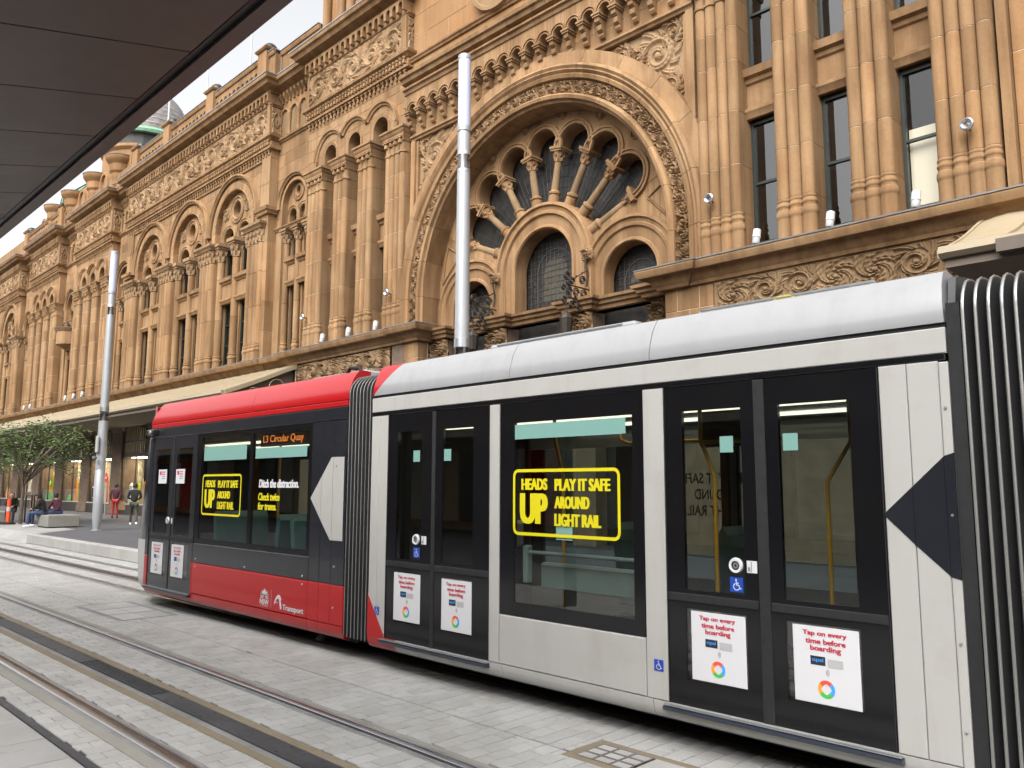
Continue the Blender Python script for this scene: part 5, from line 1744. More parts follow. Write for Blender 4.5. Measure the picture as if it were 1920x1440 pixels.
MB().box(-14.35, -13.95, 5.75, 7.6, 3.26, 3.30).obj('nose_cap', 'tram_red', TRAM)
MB().cbox(-14.0, -13.72, TY - 0.10, TY + 0.01, 2.79, 2.89, 0.02).obj('mirror_camera', 'camera_black', TRAM)
MB().arc(-13.82, 2.84, [(0.0, TY - 0.115), (0.03, TY - 0.115), (0.035, TY - 0.10), (0, TY - 0.10)], 0, 2 * pi, 12).obj('camera_lens', 'silver', TRAM)
MB().lathe([(0, 1.84), (0.03, 1.85), (0.03, 1.92), (0, 1.93)], -14.27, 5.47, 8).obj('side_indicator', 'ring_orange', TRAM)

# third car, beyond the second joint
panel('cant_panel', -0.70, 4.5, 2.79, 2.952, 'tram_white')
panel('body_panel', -0.70, 4.5, 0.35, 0.9, 'tram_white')
panel('end_pillar', -0.70, -0.2, 0.905, 2.744, 'tram_white')
panel('end_pillar', 4.0, 4.5, 0.905, 2.744, 'tram_white')
w = holder('side_window', 1.9, 0.9)
holed('window_border', -0.195, 3.995, 0.905, 2.744, [(0.0, 3.8, 1.05, 2.55)], 'tram_black', TY + 0.008, 0.035, w)
sheet('pane', 0.0, 3.8, 1.05, 2.55, 'tram_glass', TY + 0.014, w)
skirt(-0.70, 4.5, 'tram_white')

# ---- concertina joints
def ring_path(x, y0, y1, z0, z1, r, n=6):
    pts = []
    for cy, cz, a0 in ((y0 + r, z0 + r * 0.3, pi), (y0 + r, z1 - r, pi), (y1 - r, z1 - r, pi / 2), (y1 - r, z0 + r * 0.3, 0)):
        if cz > z0 + r * 0.5:
            for i in range(n + 1):
                a = a0 - (pi / 2) * i / n
                pts.append((x, cy + r * cos(a), cz + r * sin(a)))
        else:
            pts.append((x, cy + r * cos(a0), z0))
    return pts
def bellows(name, x0, x1, n, edge=0.010):
    g = holder(name, (x0 + x1) / 2, 0.25)
    w = (x1 - x0) / n
    MB().box(x0, x1, TY + 0.16, TF - 0.16, 0.30, 3.12).obj('inner_wall', 'rubber', g)
    for i in range(n):
        c = x0 + w * (i + 0.5)
        path = ring_path(c, TY + 0.005, TF - 0.005, 0.26, 3.26, 0.22)
        # a fold: V section swept round the ring
        m = MB()
        k = 3
        vs, fs = [], []
        ctr = Vector((c, 6.68, 1.7))
        for p in path:
            p = Vector(p)
            inn = (ctr - p)
            inn.x = 0
            inn.normalize()
            q = p + inn * 0.11
            vs += [(c - w * 0.5, q.y, q.z), (c - w * 0.14, p.y, p.z), (c + w * 0.14, p.y, p.z), (c + w * 0.5, q.y, q.z)]
        for a in range(len(path) - 1):
            for b in range(3):
                fs.append((a * 4 + b, a * 4 + b + 1, a * 4 + 4 + b + 1, a * 4 + 4 + b))
        m.add(vs, fs)
        m.obj('fold', 'rubber', g, smooth=20)
        MB().tube([(c, p[1] if abs(p[1] - 6.68) < 1.2 else p[1] + (-0.006 if p[1] < 6.68 else 0.006), p[2] + (0.006 if p[2] > 3.2 else 0)) for p in path], edge, 6).obj('fold_edge', 'bellows_edge', g, smooth=60)
bellows('concertina_joint', -8.095, -7.605, 7, 0.006)
bellows('concertina_joint', -1.50, -0.72, 11, 0.010)
MB().box(-1.562, -1.485, TY + 0.012, TF - 0.012, 0.28, 3.10).obj('joint_frame', 'rubber', TRAM)
MB().prism_x([(TY + 0.07, 3.0), (TY + 0.15, 3.29), (TY + 0.4, 3.33), (TY + 0.4, 3.0)], -1.574, -1.53).obj('joint_plate', 'interior_dark', TRAM)

# ---- interior: poles, seats, screens
ip = [([(-5.15, 5.85, 0.35), (-5.15, 5.85, 2.05), (-5.35, 5.95, 2.45), (-5.35, 5.95, 2.64)], 0.018), ([(-4.85, 6.3, 2.62), (-4.8, 6.3, 2.42), (-4.7, 6.3, 2.38), (-3.7, 6.3, 2.38)], 0.016),
      ([(-3.45, 5.75, 0.35), (-3.45, 5.75, 2.05), (-3.6, 5.8, 2.35), (-3.6, 5.8, 2.64)], 0.018), ([(-3.6, 5.8, 2.33), (-2.9, 5.8, 2.33)], 0.016), ([(-2.62, 5.95, 0.35), (-2.62, 5.95, 2.0), (-2.45, 6.0, 2.3), (-2.45, 6.0, 2.64)], 0.018),
      ([(-7.15, 5.8, 0.35), (-7.15, 5.8, 2.0), (-7.3, 5.85, 2.3), (-7.3, 5.85, 2.64)], 0.018), ([(-5.95, 5.9, 0.35), (-5.95, 5.9, 2.64)], 0.018), ([(-11.0, 6.1, 0.35), (-11.0, 6.1, 2.64)], 0.018), ([(-9.0, 6.1, 0.35), (-9.0, 6.1, 2.64)], 0.018),
      ([(-2.25, 7.2, 0.35), (-2.25, 7.2, 1.7), (-2.1, 7.2, 1.85), (-1.8, 7.2, 1.85)], 0.018)]
for pts, r in ip: MB().tube(pts, r, 8).obj('grab_pole', 'handrail_yellow', TRAM, smooth=60)
def seat(x, y, d=1):
    g = holder('seat', x, 0.4, y=y)
    m = MB()
    m.cbox(x - 0.22, x + 0.22, y - 0.42, y + 0.42, 0.72, 0.82, 0.02)
    m.obj('cushion', 'teal_seat', g)
    m = MB()
    m.prism_y([(x - d * 0.20, 0.80), (x - d * 0.12, 0.80), (x - d * 0.20, 1.50), (x - d * 0.25, 1.58), (x - d * 0.30, 1.50)], y - 0.42, y + 0.42)
    m.obj('seat_back', 'teal_seat', g)
    MB().box(x - 0.05, x + 0.05, y - 0.3, y + 0.3, 0.34, 0.72).obj('pedestal', 'interior_grey', g)
for x_, y_, d_ in ((-9.35, 5.95, 1), (-10.2, 5.95, -1), (-11.6, 5.95, 1), (-9.6, 7.4, 1), (-11.5, 7.4, -1), (-2.2, 7.45, 1), (-4.4, 7.45, -1), (-5.2, 7.45, 1), (1.0, 5.95, 1), (2.4, 5.95, -1)): seat(x_, y_, d_)
MB().cbox(-5.25, -4.0, 5.62, 5.72, 1.02, 1.26, 0.02).obj('perch_rest', 'interior_grey', TRAM)
MB().tube([(-5.3, 5.5, 1.36), (-3.95, 5.5, 1.36)], 0.018, 8).obj('window_rail', 'interior_grey', TRAM, smooth=60)
MB().cbox(-5.32, -5.26, 5.46, 5.54, 1.08, 1.42, 0.01).obj('rail_bracket', 'interior_grey', TRAM)
MB().cbox(-6.02, -5.82, 5.9, 6.02, 1.35, 1.62, 0.03).obj('card_reader', 'tram_white', TRAM)
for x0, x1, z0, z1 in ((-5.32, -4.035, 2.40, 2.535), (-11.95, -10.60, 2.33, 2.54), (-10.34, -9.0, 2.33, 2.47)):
    sheet('pane_light_patch', x0, x1, z0, z1, 'teal_light_and_sticker', TY + 0.0115)
MB().cbox(-3.75, -3.15, 6.0, 6.1, 2.3, 2.6, 0.02).obj('ceiling_screen', 'interior_dark', TRAM)

# ---- writing and signs on the side
SY = TY + 0.004
def frame_ring(name, x0, x1, z0, z1, t, r, mat, y, parent):
    def loop(o):
        pts = []
        for cx_, cz_, a0 in ((x1 - r, z1 - r, 0), (x0 + r, z1 - r, pi / 2), (x0 + r, z0 + r, pi), (x1 - r, z0 + r, 1.5 * pi)):
            for i in range(6):
                a = a0 + pi / 2 * i / 5
                pts.append((cx_ + (r - o) * cos(a), cz_ + (r - o) * sin(a)))
        return pts
    A, B = loop(0), loop(t)
    n = len(A)
    m = MB()
    m.add([(x, y, z) for x, z in A] + [(x, y, z) for x, z in B], [(i, (i + 1) % n, n + (i + 1) % n, n + i) for i in range(n)])
    return m.obj(name, mat, parent)
hu = holder('heads_up_sticker', -4.71, 1.52)
frame_ring('sticker_border', -5.336, -4.093, 1.522, 2.122, 0.028, 0.065, 'sticker_yellow', SY, hu)
text_on_side('lettering', 'HEADS', -5.222, -4.908, 1.932, 2.036, SY, 'sticker_yellow', hu, 0.02, fat=0.007)
text_on_side('lettering', 'UP', -5.232, -4.914, 1.627, 1.902, SY, 'sticker_yellow', hu, 0.02, fat=0.016)
text_on_side('lettering', 'PLAY IT SAFE', -4.812, -4.200, 1.926, 2.032, SY, 'sticker_yellow', hu, 0.02, fat=0.007)
text_on_side('lettering', 'AROUND', -4.815, -4.425, 1.772, 1.878, SY, 'sticker_yellow', hu, 0.02, fat=0.007)
text_on_side('lettering', 'LIGHT RAIL', -4.816, -4.301, 1.618, 1.728, SY, 'sticker_yellow', hu, 0.02, fat=0.007)
copy_tree(hu, TRAM, (-6.61, 0, 0.004))
# the far side's stickers seen from behind
fs_ = holder('far_sticker', -4.0, 1.5, y=TF)
for body, a, b, z0, z1 in (('PLAY IT SAFE', -4.3, -3.55, 2.0, 2.12), ('AROUND', -4.15, -3.6, 1.82, 1.94), ('LIGHT RAIL', -4.25, -3.6, 1.64, 1.76), ('HEADS', -3.45, -3.1, 2.0, 2.12), ('HEADS', -8.4 + 0.6, -7.4 + 0.6, 2.0, 2.12)):
    text_on_side('lettering', body, a - 0.9, b - 0.9, z0, z1, TF - 0.03, 'sticker_black', fs_, 0.02, flip=True)
dt = holder('ditch_sticker', -9.7, 1.65)
text_on_side('lettering', 'Ditch the distraction.', -10.192, -9.168, 1.935, 2.046, SY, 'sticker_white', dt, 0.02, shear=0.012, fat=0.006)
text_on_side('lettering', 'Check twice', -10.206, -9.635, 1.765, 1.866, SY, 'sticker_yellow', dt, 0.02, shear=0.01, fat=0.006)
text_on_side('lettering', 'for trams.', -10.206, -9.71, 1.640, 1.74, SY, 'sticker_yellow', dt, 0.02, shear=0.01, fat=0.006)
ds = holder('destination_display', -9.6, 2.5)
MB().box(-10.30, -9.10, TY + 0.06, TY + 0.10, 2.49, 2.66).obj('display_case', 'sticker_black', ds)
text_on_side('lettering', 'L3 Circular Quay', -10.22, -9.17, 2.515, 2.640, TY + 0.055, 'led_orange', ds, 0.004, fat=0.003)

def ring_seg(name, cx, cz, r0, r1, a0, a1, mat, y, parent):
    m = MB()
    n = 10
    vs = []
    for i in range(n + 1):
        a = a0 + (a1 - a0) * i / n
        # the inside is a rounded square turned on its corner
        q = r0 / max(0.55, (abs(cos(a)) ** 1.3 + abs(sin(a)) ** 1.3) ** (1 / 1.3))
        vs += [(cx + r1 * cos(a), y, cz + r1 * sin(a)), (cx + q * cos(a), y, cz + q * sin(a))]
    m.add(vs, [(2 * i, 2 * i + 2, 2 * i + 3, 2 * i + 1) for i in range(n)])
    m.obj(name, mat, parent)
def poster(x0, x1, z0, z1):
    g = holder('tap_on_poster', (x0 + x1) / 2, z0)
    W, Hh = x1 - x0, z1 - z0
    y0 = TY + 0.010
    MB().block_front(x0, x1, y0, y0 + 0.004, z0, z1, 0.001).obj('poster_sheet', 'sticker_white', g)
    y1 = y0 - 0.002
    fx = lambda u: x0 + W * u
    fz = lambda v: z0 + Hh * v
    text_on_side('lettering', 'Tap on every', fx(0.16), fx(0.82), fz(0.865), fz(0.945), y1, 'ink_red', g, 0.012, fat=0.0018)
    text_on_side('lettering', 'time before', fx(0.20), fx(0.80), fz(0.775), fz(0.845), y1, 'ink_red', g, 0.012, fat=0.0018)
    text_on_side('lettering', 'boarding', fx(0.27), fx(0.73), fz(0.665), fz(0.755), y1, 'ink_red', g, 0.012, fat=0.0018)
    sheet('card', fx(0.265), fx(0.49), fz(0.50), fz(0.615), 'card_black', y1, g)
    sheet('card', fx(0.525), fx(0.755), fz(0.49), fz(0.595), 'card_grey', y1, g)
    text_on_side('lettering', 'opal', fx(0.29), fx(0.46), fz(0.53), fz(0.595), y1 - 0.001, 'ring_blue', g, 0.01)
    for k in range(3):
        ring_w = 0.012 + 0.009 * k
        MB().arc(fx(0.47), fz(0.415), [(ring_w, y1), (ring_w + 0.003, y1), (ring_w + 0.003, y1 + 0.001), (ring_w, y1 + 0.001)], -0.8, 0.8, 6).obj('wave', 'ink_grey', g)
    cx_, cz_, R = fx(0.49), fz(0.20), W * 0.128
    for a, b, mt in ((pi * 0.25, pi * 0.80, 'ring_red'), (pi * 0.80, pi * 1.2, 'ring_orange'), (pi * 1.2, pi * 1.75, 'ring_green'), (-pi * 0.25, pi * 0.25, 'ring_blue')):
        ring_seg('ring_segment', cx_, cz_, R * 0.62, R, a, b, mt, y1, g)
    return g
p0 = poster(-7.146, -6.697, 0.552, 1.048)
for x_ in (-6.355, -3.449, -2.646, -13.755, -12.96):
    copy_tree(p0, TRAM, (x_ + 7.146, 0, -0.006 if x_ > -7 else -0.008))
for x_ in (-13.63, -12.94):
    g = holder('notice', x_, 2.0)
    sheet('notice_sheet', x_, x_ + 0.33, 1.992, 2.218, 'sticker_white', TY + 0.010, g)
    sheet('notice_mark', x_ + 0.05, x_ + 0.12, 2.13, 2.19, 'ink_red', TY + 0.008, g)
    for k in range(4): sheet('notice_line', x_ + 0.14, x_ + 0.27, 2.17 - 0.035 * k, 2.185 - 0.035 * k, 'ink_red' if k < 2 else 'ink_grey', TY + 0.008, g)
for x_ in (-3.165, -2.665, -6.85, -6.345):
    sheet('window_sticker', x_, x_ + 0.11, 2.22, 2.34, 'teal_light_and_sticker', TY + 0.014)
sheet('window_sticker', -4.81, -4.62, 1.50, 1.62, 'teal_light_and_sticker', TY + 0.0135)
def wheelchair(x, z, s, y):
    g = holder('wheelchair_sign', x, z)
    MB().block_front(x - s / 2, x + s / 2, y, y + 0.003, z - s / 2, z + s / 2, 0.001).obj('sign_plate', 'sign_blue', g)
    m = MB()
    yy = y - 0.0015
    m.arc(x - 0.02 * s, z + 0.33 * s, [(0, yy), (0.07 * s, yy)], 0, 2 * pi, 10, closed=False)
    t = 0.035 * s
    def bar(a, b):
        d = Vector((b[0] - a[0], b[1] - a[1])).normalized()
        nx, nz = -d.y * t, d.x * t
        m.add([(a[0] + nx, yy, a[1] + nz), (b[0] + nx, yy, b[1] + nz), (b[0] - nx, yy, b[1] - nz), (a[0] - nx, yy, a[1] - nz)], [(0, 1, 2, 3)])
    P_ = lambda u, v: (x + u * s, z + v * s)
    bar(P_(-0.02, 0.24), P_(0.0, -0.02)); bar(P_(0.0, -0.02), P_(0.18, -0.02)); bar(P_(0.18, -0.02), P_(0.26, -0.26)); bar(P_(0.26, -0.26), P_(0.36, -0.22)); bar(P_(-0.01, 0.12), P_(0.16, 0.12))
    m.arc(x, z - 0.13 * s, [(0.20 * s, yy), (0.255 * s, yy)], pi * 0.62, pi * 1.9, 18, closed=False)
    m.obj('sign_symbol', 'sticker_white', g, recalc=False)
wheelchair(-6.770, 1.272, 0.105, TY + 0.012)
wheelchair(-3.061, 1.264, 0.105, TY + 0.012)
wheelchair(-7.429, 0.615, 0.085, TY - 0.004)
wheelchair(-3.740, 0.601, 0.085, TY - 0.004)
def button(x, z):
    g = holder('door_button', x, z)
    y = TY + 0.012
    MB().arc(x, z, [(0.033, y - 0.016), (0.05, y - 0.018), (0.056, y - 0.006), (0.056, y), (0.033, y)], 0, 2 * pi, 20).obj('button_ring', 'sticker_white', g, smooth=40)
    MB().arc(x, z, [(0.0, y - 0.008), (0.033, y - 0.010), (0.033, y), (0, y)], 0, 2 * pi, 16).obj('button_face', 'camera_black', g)
    MB().arc(x, z, [(0.010, y - 0.012), (0.022, y - 0.012), (0.022, y - 0.008), (0.010, y - 0.008)], 0, 2 * pi, 14).obj('button_centre', 'silver', g)
    sheet('button_label', x + 0.085, x + 0.165, z - 0.045, z + 0.04, 'sticker_white', y - 0.001, g)
    sheet('label_mark', x + 0.118, x + 0.125, z - 0.04, z + 0.035, 'ink_grey', y - 0.0025, g)
    sheet('label_mark', x + 0.092, x + 0.112, z - 0.035, z - 0.005, 'ink_grey', y - 0.0025, g)
button(-6.774, 1.408); button(-3.059, 1.401); button(-13.16, 1.405)
# state emblem and transport mark on the red panel
em = holder('emblem', -9.9, 0.41)
y_ = TY - 0.002
def blob(pts, name='petal', par=em): MB().sheet_y(pts, y_).obj(name, 'sticker_white', par)
ex, ez = -9.914, 0.535
for k in range(7):
    a = radians(90 + (k - 3) * 27)
    L_ = 0.095 if k % 2 else 0.082
    d = (cos(a), sin(a)); nrm = (-sin(a), cos(a))
    blob([(ex + d[0] * q * L_ + nrm[0] * w_, ez + d[1] * q * L_ + nrm[1] * w_) for q, w_ in ((0.15, 0.003), (0.55, 0.016), (0.85, 0.012), (1.05, 0.0), (0.85, -0.012), (0.55, -0.016), (0.15, -0.003))])
for s in (-1, 1):
    for k in range(3):
        blob([(ex + s * 0.02, ez + 0.012 - k * 0.02), (ex + s * 0.10, ez + 0.028 - k * 0.026), (ex + s * 0.105, ez + 0.015 - k * 0.026), (ex + s * 0.03, ez - 0.006 - k * 0.014)], 'leaf')
text_on_side('lettering', 'NSW', -10.03, -9.80, 0.425, 0.490, y_, 'sticker_white', em, 0.015, fat=0.004)
text_on_side('lettering', 'GOVERNMENT', -10.03, -9.80, 0.402, 0.417, y_, 'sticker_white', em, 0.01)
sheet('divider', -9.742, -9.737, 0.40, 0.63, 'sticker_white', y_, em)
tm = holder('transport_mark', -9.3, 0.4)
pts_o, pts_i = [], []
for i in range(15):
    t = i / 14
    pts_o.append((-9.66 + 0.185 * t, 0.425 + 0.155 * sin(pi * (0.08 + 0.70 * t)) ** 0.8))
    pts_i.append((-9.655 + 0.15 * t, 0.418 + 0.115 * sin(pi * (0.06 + 0.72 * t)) ** 0.9))
MB().add([(x, y_, z) for x, z in pts_o] + [(x, y_, z) for x, z in pts_i], [(i, i + 1, 15 + i + 1, 15 + i) for i in range(14)]).obj('swoosh', 'sticker_white', tm, recalc=False)
MB().sheet_y([(-9.55, 0.575), (-9.515, 0.58), (-9.465, 0.44), (-9.47, 0.41), (-9.50, 0.405)], y_ - 0.001).obj('swoosh', 'sticker_white', tm)
MB().sheet_y([(-9.655, 0.46), (-9.60, 0.495), (-9.55, 0.475), (-9.60, 0.48)], y_ - 0.0005).obj('swoosh', 'sticker_white', tm)
text_on_side('lettering', 'Transport', -9.445, -8.945, 0.385, 0.475, y_, 'sticker_white', tm, 0.01, fat=0.004)
# ---------------------------------------------------------------- platform canopy over the viewer
CAN_Z, CAN_Y, CAN_S = 4.3, 1.81, 0.24
can = thing('platform_canopy', 'dark brown panelled platform canopy overhead at the upper corner', 'canopy', (-5, 0, 0))
def cz(y): return CAN_Z + (y - CAN_Y) * CAN_S
xx = -4.07 - 0.742 * 16
while xx < -3.3:
    y0, y1 = 0.2, CAN_Y - 0.17
    g = 0.006
    MB().add([(xx + g, y0, cz(y0)), (xx + 0.742 - g, y0, cz(y0)), (xx + 0.742 - g, y1, cz(y1)), (xx + g, y1, cz(y1)), (xx + g, y0, cz(y0) + 0.03), (xx + 0.742 - g, y0, cz(y0) + 0.03), (xx + 0.742 - g, y1, cz(y1) + 0.03), (xx + g, y1, cz(y1) + 0.03)],
             [(0, 1, 2, 3), (7, 6, 5, 4), (0, 4, 5, 1), (1, 5, 6, 2), (2, 6, 7, 3), (3, 7, 4, 0)]).obj('soffit_panel', 'canopy_panel', can)
    xx += 0.742
def bar_(y0, y1, dz0, dz1, mat, name):
    MB().prism_x([(y0, cz(y0) + dz0), (y1, cz(y1) + dz0), (y1, cz(y1) + dz1), (y0, cz(y0) + dz1)], -16, -2.6).obj(name, mat, can)
bar_(0.2, CAN_Y - 0.16, 0.035, 0.10, 'camera_black', 'canopy_deck')
bar_(CAN_Y - 0.158, CAN_Y - 0.11, 0.006, 0.10, 'camera_black', 'shadow_gap')
bar_(CAN_Y - 0.108, CAN_Y, -0.012, 0.12, 'canopy_edge', 'edge_beam')
for px_ in (-13.5, -9.0):
    MB().tube([(px_, 0.35, 0.0), (px_, 0.35, cz(0.35) + 0.05)], 0.11, 14).obj('canopy_post', 'camera_black', can, smooth=60)

# ---------------------------------------------------------------- light poles
def light_pole(x, y, z0, label):
    p = thing('light_pole', label, 'light pole', (x, y, z0), 'tall poles of brushed metal')
    q = lambda nm, prof_, mt: MB().lathe(prof_, x, y, 20).obj(nm, mt, p, smooth=40)
    q('base_plate', [(0.1760, z0 - 0.01), (0.1760, z0 + 0.03), (0.1120, z0 + 0.035)], 'pole_grey')
    q('lower_shaft', [(0.1200, z0 + 0.035), (0.1720, z0 + 0.5), (0.1760, z0 + 2.2), (0.1640, z0 + 2.22), (0.1640, z0 + 2.235), (0.1720, z0 + 2.24), (0.1640, z0 + 4.0)], 'pole_grey')
    q('lantern_ring', [(0.1600, z0 + 4.0), (0.1600, z0 + 4.04)], 'silver')
    q('lantern_glass', [(0.1480, z0 + 4.04), (0.1480, z0 + 4.38)], 'lantern_pane')
    q('lantern_core', [(0.024, z0 + 4.04), (0.0880, z0 + 4.06), (0.0400, z0 + 4.3), (0.0720, z0 + 4.38)], 'bellows_edge')
    q('lantern_ring', [(0.1600, z0 + 4.38), (0.1600, z0 + 4.55), (0.1480, z0 + 4.56)], 'silver')
    q('shaft', [(0.1480, z0 + 4.56), (0.1320, z0 + 8.0)], 'pole_grey')
    q('lantern_ring', [(0.1360, z0 + 8.0), (0.1360, z0 + 8.06)], 'silver')
    q('lantern_glass', [(0.1240, z0 + 8.06), (0.1240, z0 + 8.36)], 'lantern_pane')
    q('lantern_core', [(0.024, z0 + 8.06), (0.0720, z0 + 8.08), (0.0320, z0 + 8.28), (0.0560, z0 + 8.36)], 'bellows_edge')
    q('lantern_ring', [(0.1360, z0 + 8.36), (0.1360, z0 + 8.42), (0.1320, z0 + 8.43)], 'silver')
    q('shaft', [(0.1320, z0 + 8.43), (0.1320, z0 + 8.82), (0.1200, z0 + 8.83), (0.1200, z0 + 8.87), (0.1360, z0 + 8.88), (0.1360, z0 + 8.98)], 'pole_grey')
    q('diffuser', [(0.1304, z0 + 8.98), (0.1304, z0 + 10.44)], 'diffuser')
    q('cap', [(0.1376, z0 + 10.44), (0.1376, z0 + 10.52), (0.1200, z0 + 10.54), (0, z0 + 10.54)], 'pole_grey')
    return p
light_pole(-11.85, 10.44, PZ, 'tall brushed metal light pole rising behind the white tram car')
fp = light_pole(-32.0, 10.44, PZ, 'tall grey light pole with an intercom standing beyond the front of the tram')
MB().cbox(-32.0 - 0.34, -32.0 - 0.13, 10.30, 10.52, PZ + 1.15, PZ + 1.62, 0.05).obj('intercom', 'white_plastic', fp)
MB().cbox(-32.0 - 0.30, -32.0 - 0.17, 10.28, 10.31, PZ + 1.22, PZ + 1.55, 0.01).obj('intercom_panel', 'camera_black', fp)
MB().cbox(-31.98, -31.78, 10.20, 10.26, PZ + 2.85, PZ + 3.45, 0.01).obj('speaker_grille', 'card_grey', fp)
MB().tube([(-31.85, 10.2, PZ + 2.65), (-31.70, 10.1, PZ + 2.62), (-31.6, 10.05, PZ + 2.66)], 0.06, 8).obj('camera', 'camera_black', fp, smooth=50)

# ---------------------------------------------------------------- awnings
def awning(name, label, x0, x1, y_w, z_w, y_f, z_f, pitch_, curve=0.25, end='right'):
    g = thing(name, label, 'awning', ((x0 + x1) / 2, y_w, z_f))
    n = 8
    pts = []
    for i in range(n + 1):
        t = i / n
        pts.append((y_w + (y_f - y_w) * t, z_w + (z_f - z_w) * (t ** (1 + curve) * (1 - curve) + t * curve) + 0.10 * sin(pi * t) * (-1)))
    xx = x0
    while xx < x1 - 0.01:
        w = min(pitch_, x1 - xx)
        m = MB()
        cols = [(0.0, 0.0), (0.25, 0.05), (0.5, 0.07), (0.75, 0.05), (0.97, 0.0), (0.97, 0.06), (1.0, 0.06), (1.0, 0.0)]
        vs = [(xx + w * u, y, z + b_) for u, b_ in cols for y, z in pts]
        k_ = len(pts)
        m.add(vs, [(i * k_ + j, i * k_ + j + 1, (i + 1) * k_ + j + 1, (i + 1) * k_ + j) for i in range(len(cols) - 1) for j in range(k_ - 1)])
        m.obj('awning_sheet', 'paint_cream', g, smooth=30)
        xx += w
    MB().prism_x([(y_f - 0.14, z_f + 0.04), (y_f - 0.16, z_f - 0.08), (y_f - 0.08, z_f - 0.15), (y_f + 0.02, z_f - 0.15), (y_f + 0.04, z_f - 0.02)], x0, x1).obj('gutter', 'paint_cream', g, smooth=30)
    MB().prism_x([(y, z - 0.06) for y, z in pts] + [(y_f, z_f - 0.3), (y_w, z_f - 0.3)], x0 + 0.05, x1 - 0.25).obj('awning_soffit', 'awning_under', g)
    for xe in ((x1,) if end == 'right' else (x0,)):
        m = MB()
        s = 1 if end == 'right' else -1
        m.prism_x([(y, z + 0.03) for y, z in pts] + [(y, z - 0.12) for y, z in reversed(pts)], min(xe, xe + s * 0.06), max(xe, xe + s * 0.06))
        m.obj('end_trim', 'paint_cream', g, smooth=30)
        for c_, r_ in ((0.28, 0.34), (0.6, 0.24), (0.82, 0.15)):
            yy = y_w + (y_f - y_w) * c_
            zz = z_w + (z_f - z_w) * c_ - 0.28 - r_
            MB().tube([(xe, yy + r_ * cos(a), zz + r_ * sin(a)) for a in lin(0.2, 2 * pi - 0.6, 18)], 0.022, 6).obj('bracket_scroll', 'paint_cream', g, smooth=60)
        MB().tube([(xe, y_w, z_f - 0.25), (xe, y_f, z_f - 0.12)], 0.03, 6).obj('bracket_bar', 'paint_cream', g, smooth=60)
        MB().tube([(xe, y_w - 0.03, z_w), (xe, y_w - 0.03, z_f - 0.6)], 0.03, 6).obj('bracket_bar', 'paint_cream', g, smooth=60)
    return g
awning('shop_awning', 'long cream ribbed awning over the shopfronts behind the red tram car', -84.0, -29.5, 16.95, 6.85, 13.9, 5.55, 0.75)
ra = awning('shop_awning', 'cream curved awning end above the roof of the white tram car', -4.15, 8.0, 16.9, 7.02, 14.2, 5.85, 0.9, curve=0.1, end='left')
MB().box(-3.3, 8.0, 14.0, 14.25, 5.62, 5.83).obj('dark_gutter', 'gutter_brown', ra)

# ---------------------------------------------------------------- small fittings on the ledge and columns
UL = ['white floodlight on the ledge below the first window right of the great arch', 'white floodlight on the ledge below the second window right of the great arch', 'white floodlight on the ledge below the window with the pale blind',
      'white floodlight on the ledge between the outer two column groups of the pavilion', 'white floodlight on the ledge between the middle column groups of the pavilion', 'white floodlight on the ledge beside the column group nearest the great arch']
def uplight(x, label, y=16.72):
    g = thing('floodlight', label, 'floodlight', (x, y, LZ), 'floodlights standing on the ledge')
    MB().lathe([(0.10, LZ + 0.005), (0.10, LZ + 0.05), (0.035, LZ + 0.055), (0.035, LZ + 0.10)], x, y, 12).obj('foot', 'camera_black', g, smooth=40)
    q = MB().lathe([(0.0, 0.0), (0.06, 0.01), (0.085, 0.05), (0.085, 0.16), (0.098, 0.165), (0.098, 0.19), (0.09, 0.20), (0.092, 0.33), (0.085, 0.36), (0.0, 0.37)], 0, 0, 14).mesh('white_plastic', 40)
    o = place('lamp_body', q, g, (x, y, LZ + 0.09))
    o.rotation_euler = (radians(-8), radians(4), 0)
    return g
for x_, l_ in zip((-8.78, -7.05, -5.30, -27.3, -25.5, -23.75), UL): uplight(x_, l_)
for k, x_ in enumerate((-59.0, -57.3, -55.6, -68.8, -67.2)):
    uplight(x_, ['small far floodlight, first of three on the ledge above the tree', 'small far floodlight, middle of three on the ledge above the tree', 'small far floodlight, last of three on the ledge above the tree', 'very small floodlight on the ledge near the edge of the photo, outer one', 'very small floodlight on the ledge near the edge of the photo, inner one'][k])
SL = ['round chrome spotlight on the column group beside the great arch, right side', 'round chrome spotlight on the outermost column group at the edge of the building front', 'round chrome spotlight on the column group beside the great arch, behind the pole', 'round chrome spotlight on the outer column group of the far pavilion']
for (x_, z_), l_ in zip(((-10.02, 8.95), (-4.30, 8.98), (-23.2, 8.85), (-28.95, 8.8)), SL):
    g = thing('spotlight', l_, 'spotlight', (x_, 16.95, z_), 'spotlights on the columns')
    MB().arc(x_, z_, [(0.055, 16.80), (0.10, 16.76), (0.125, 16.78), (0.125, 16.83), (0.05, 16.88)], 0, 2 * pi, 18).obj('reflector_ring', 'silver', g, smooth=40)
    MB().arc(x_, z_, [(0.0, 16.82), (0.06, 16.83), (0.06, 16.85), (0, 16.86)], 0, 2 * pi, 12).obj('lamp', 'pale_glass', g)
    MB().tube([(x_, 16.86, z_), (x_, 17.02, z_ - 0.05)], 0.022, 8).obj('arm', 'iron', g, smooth=60)

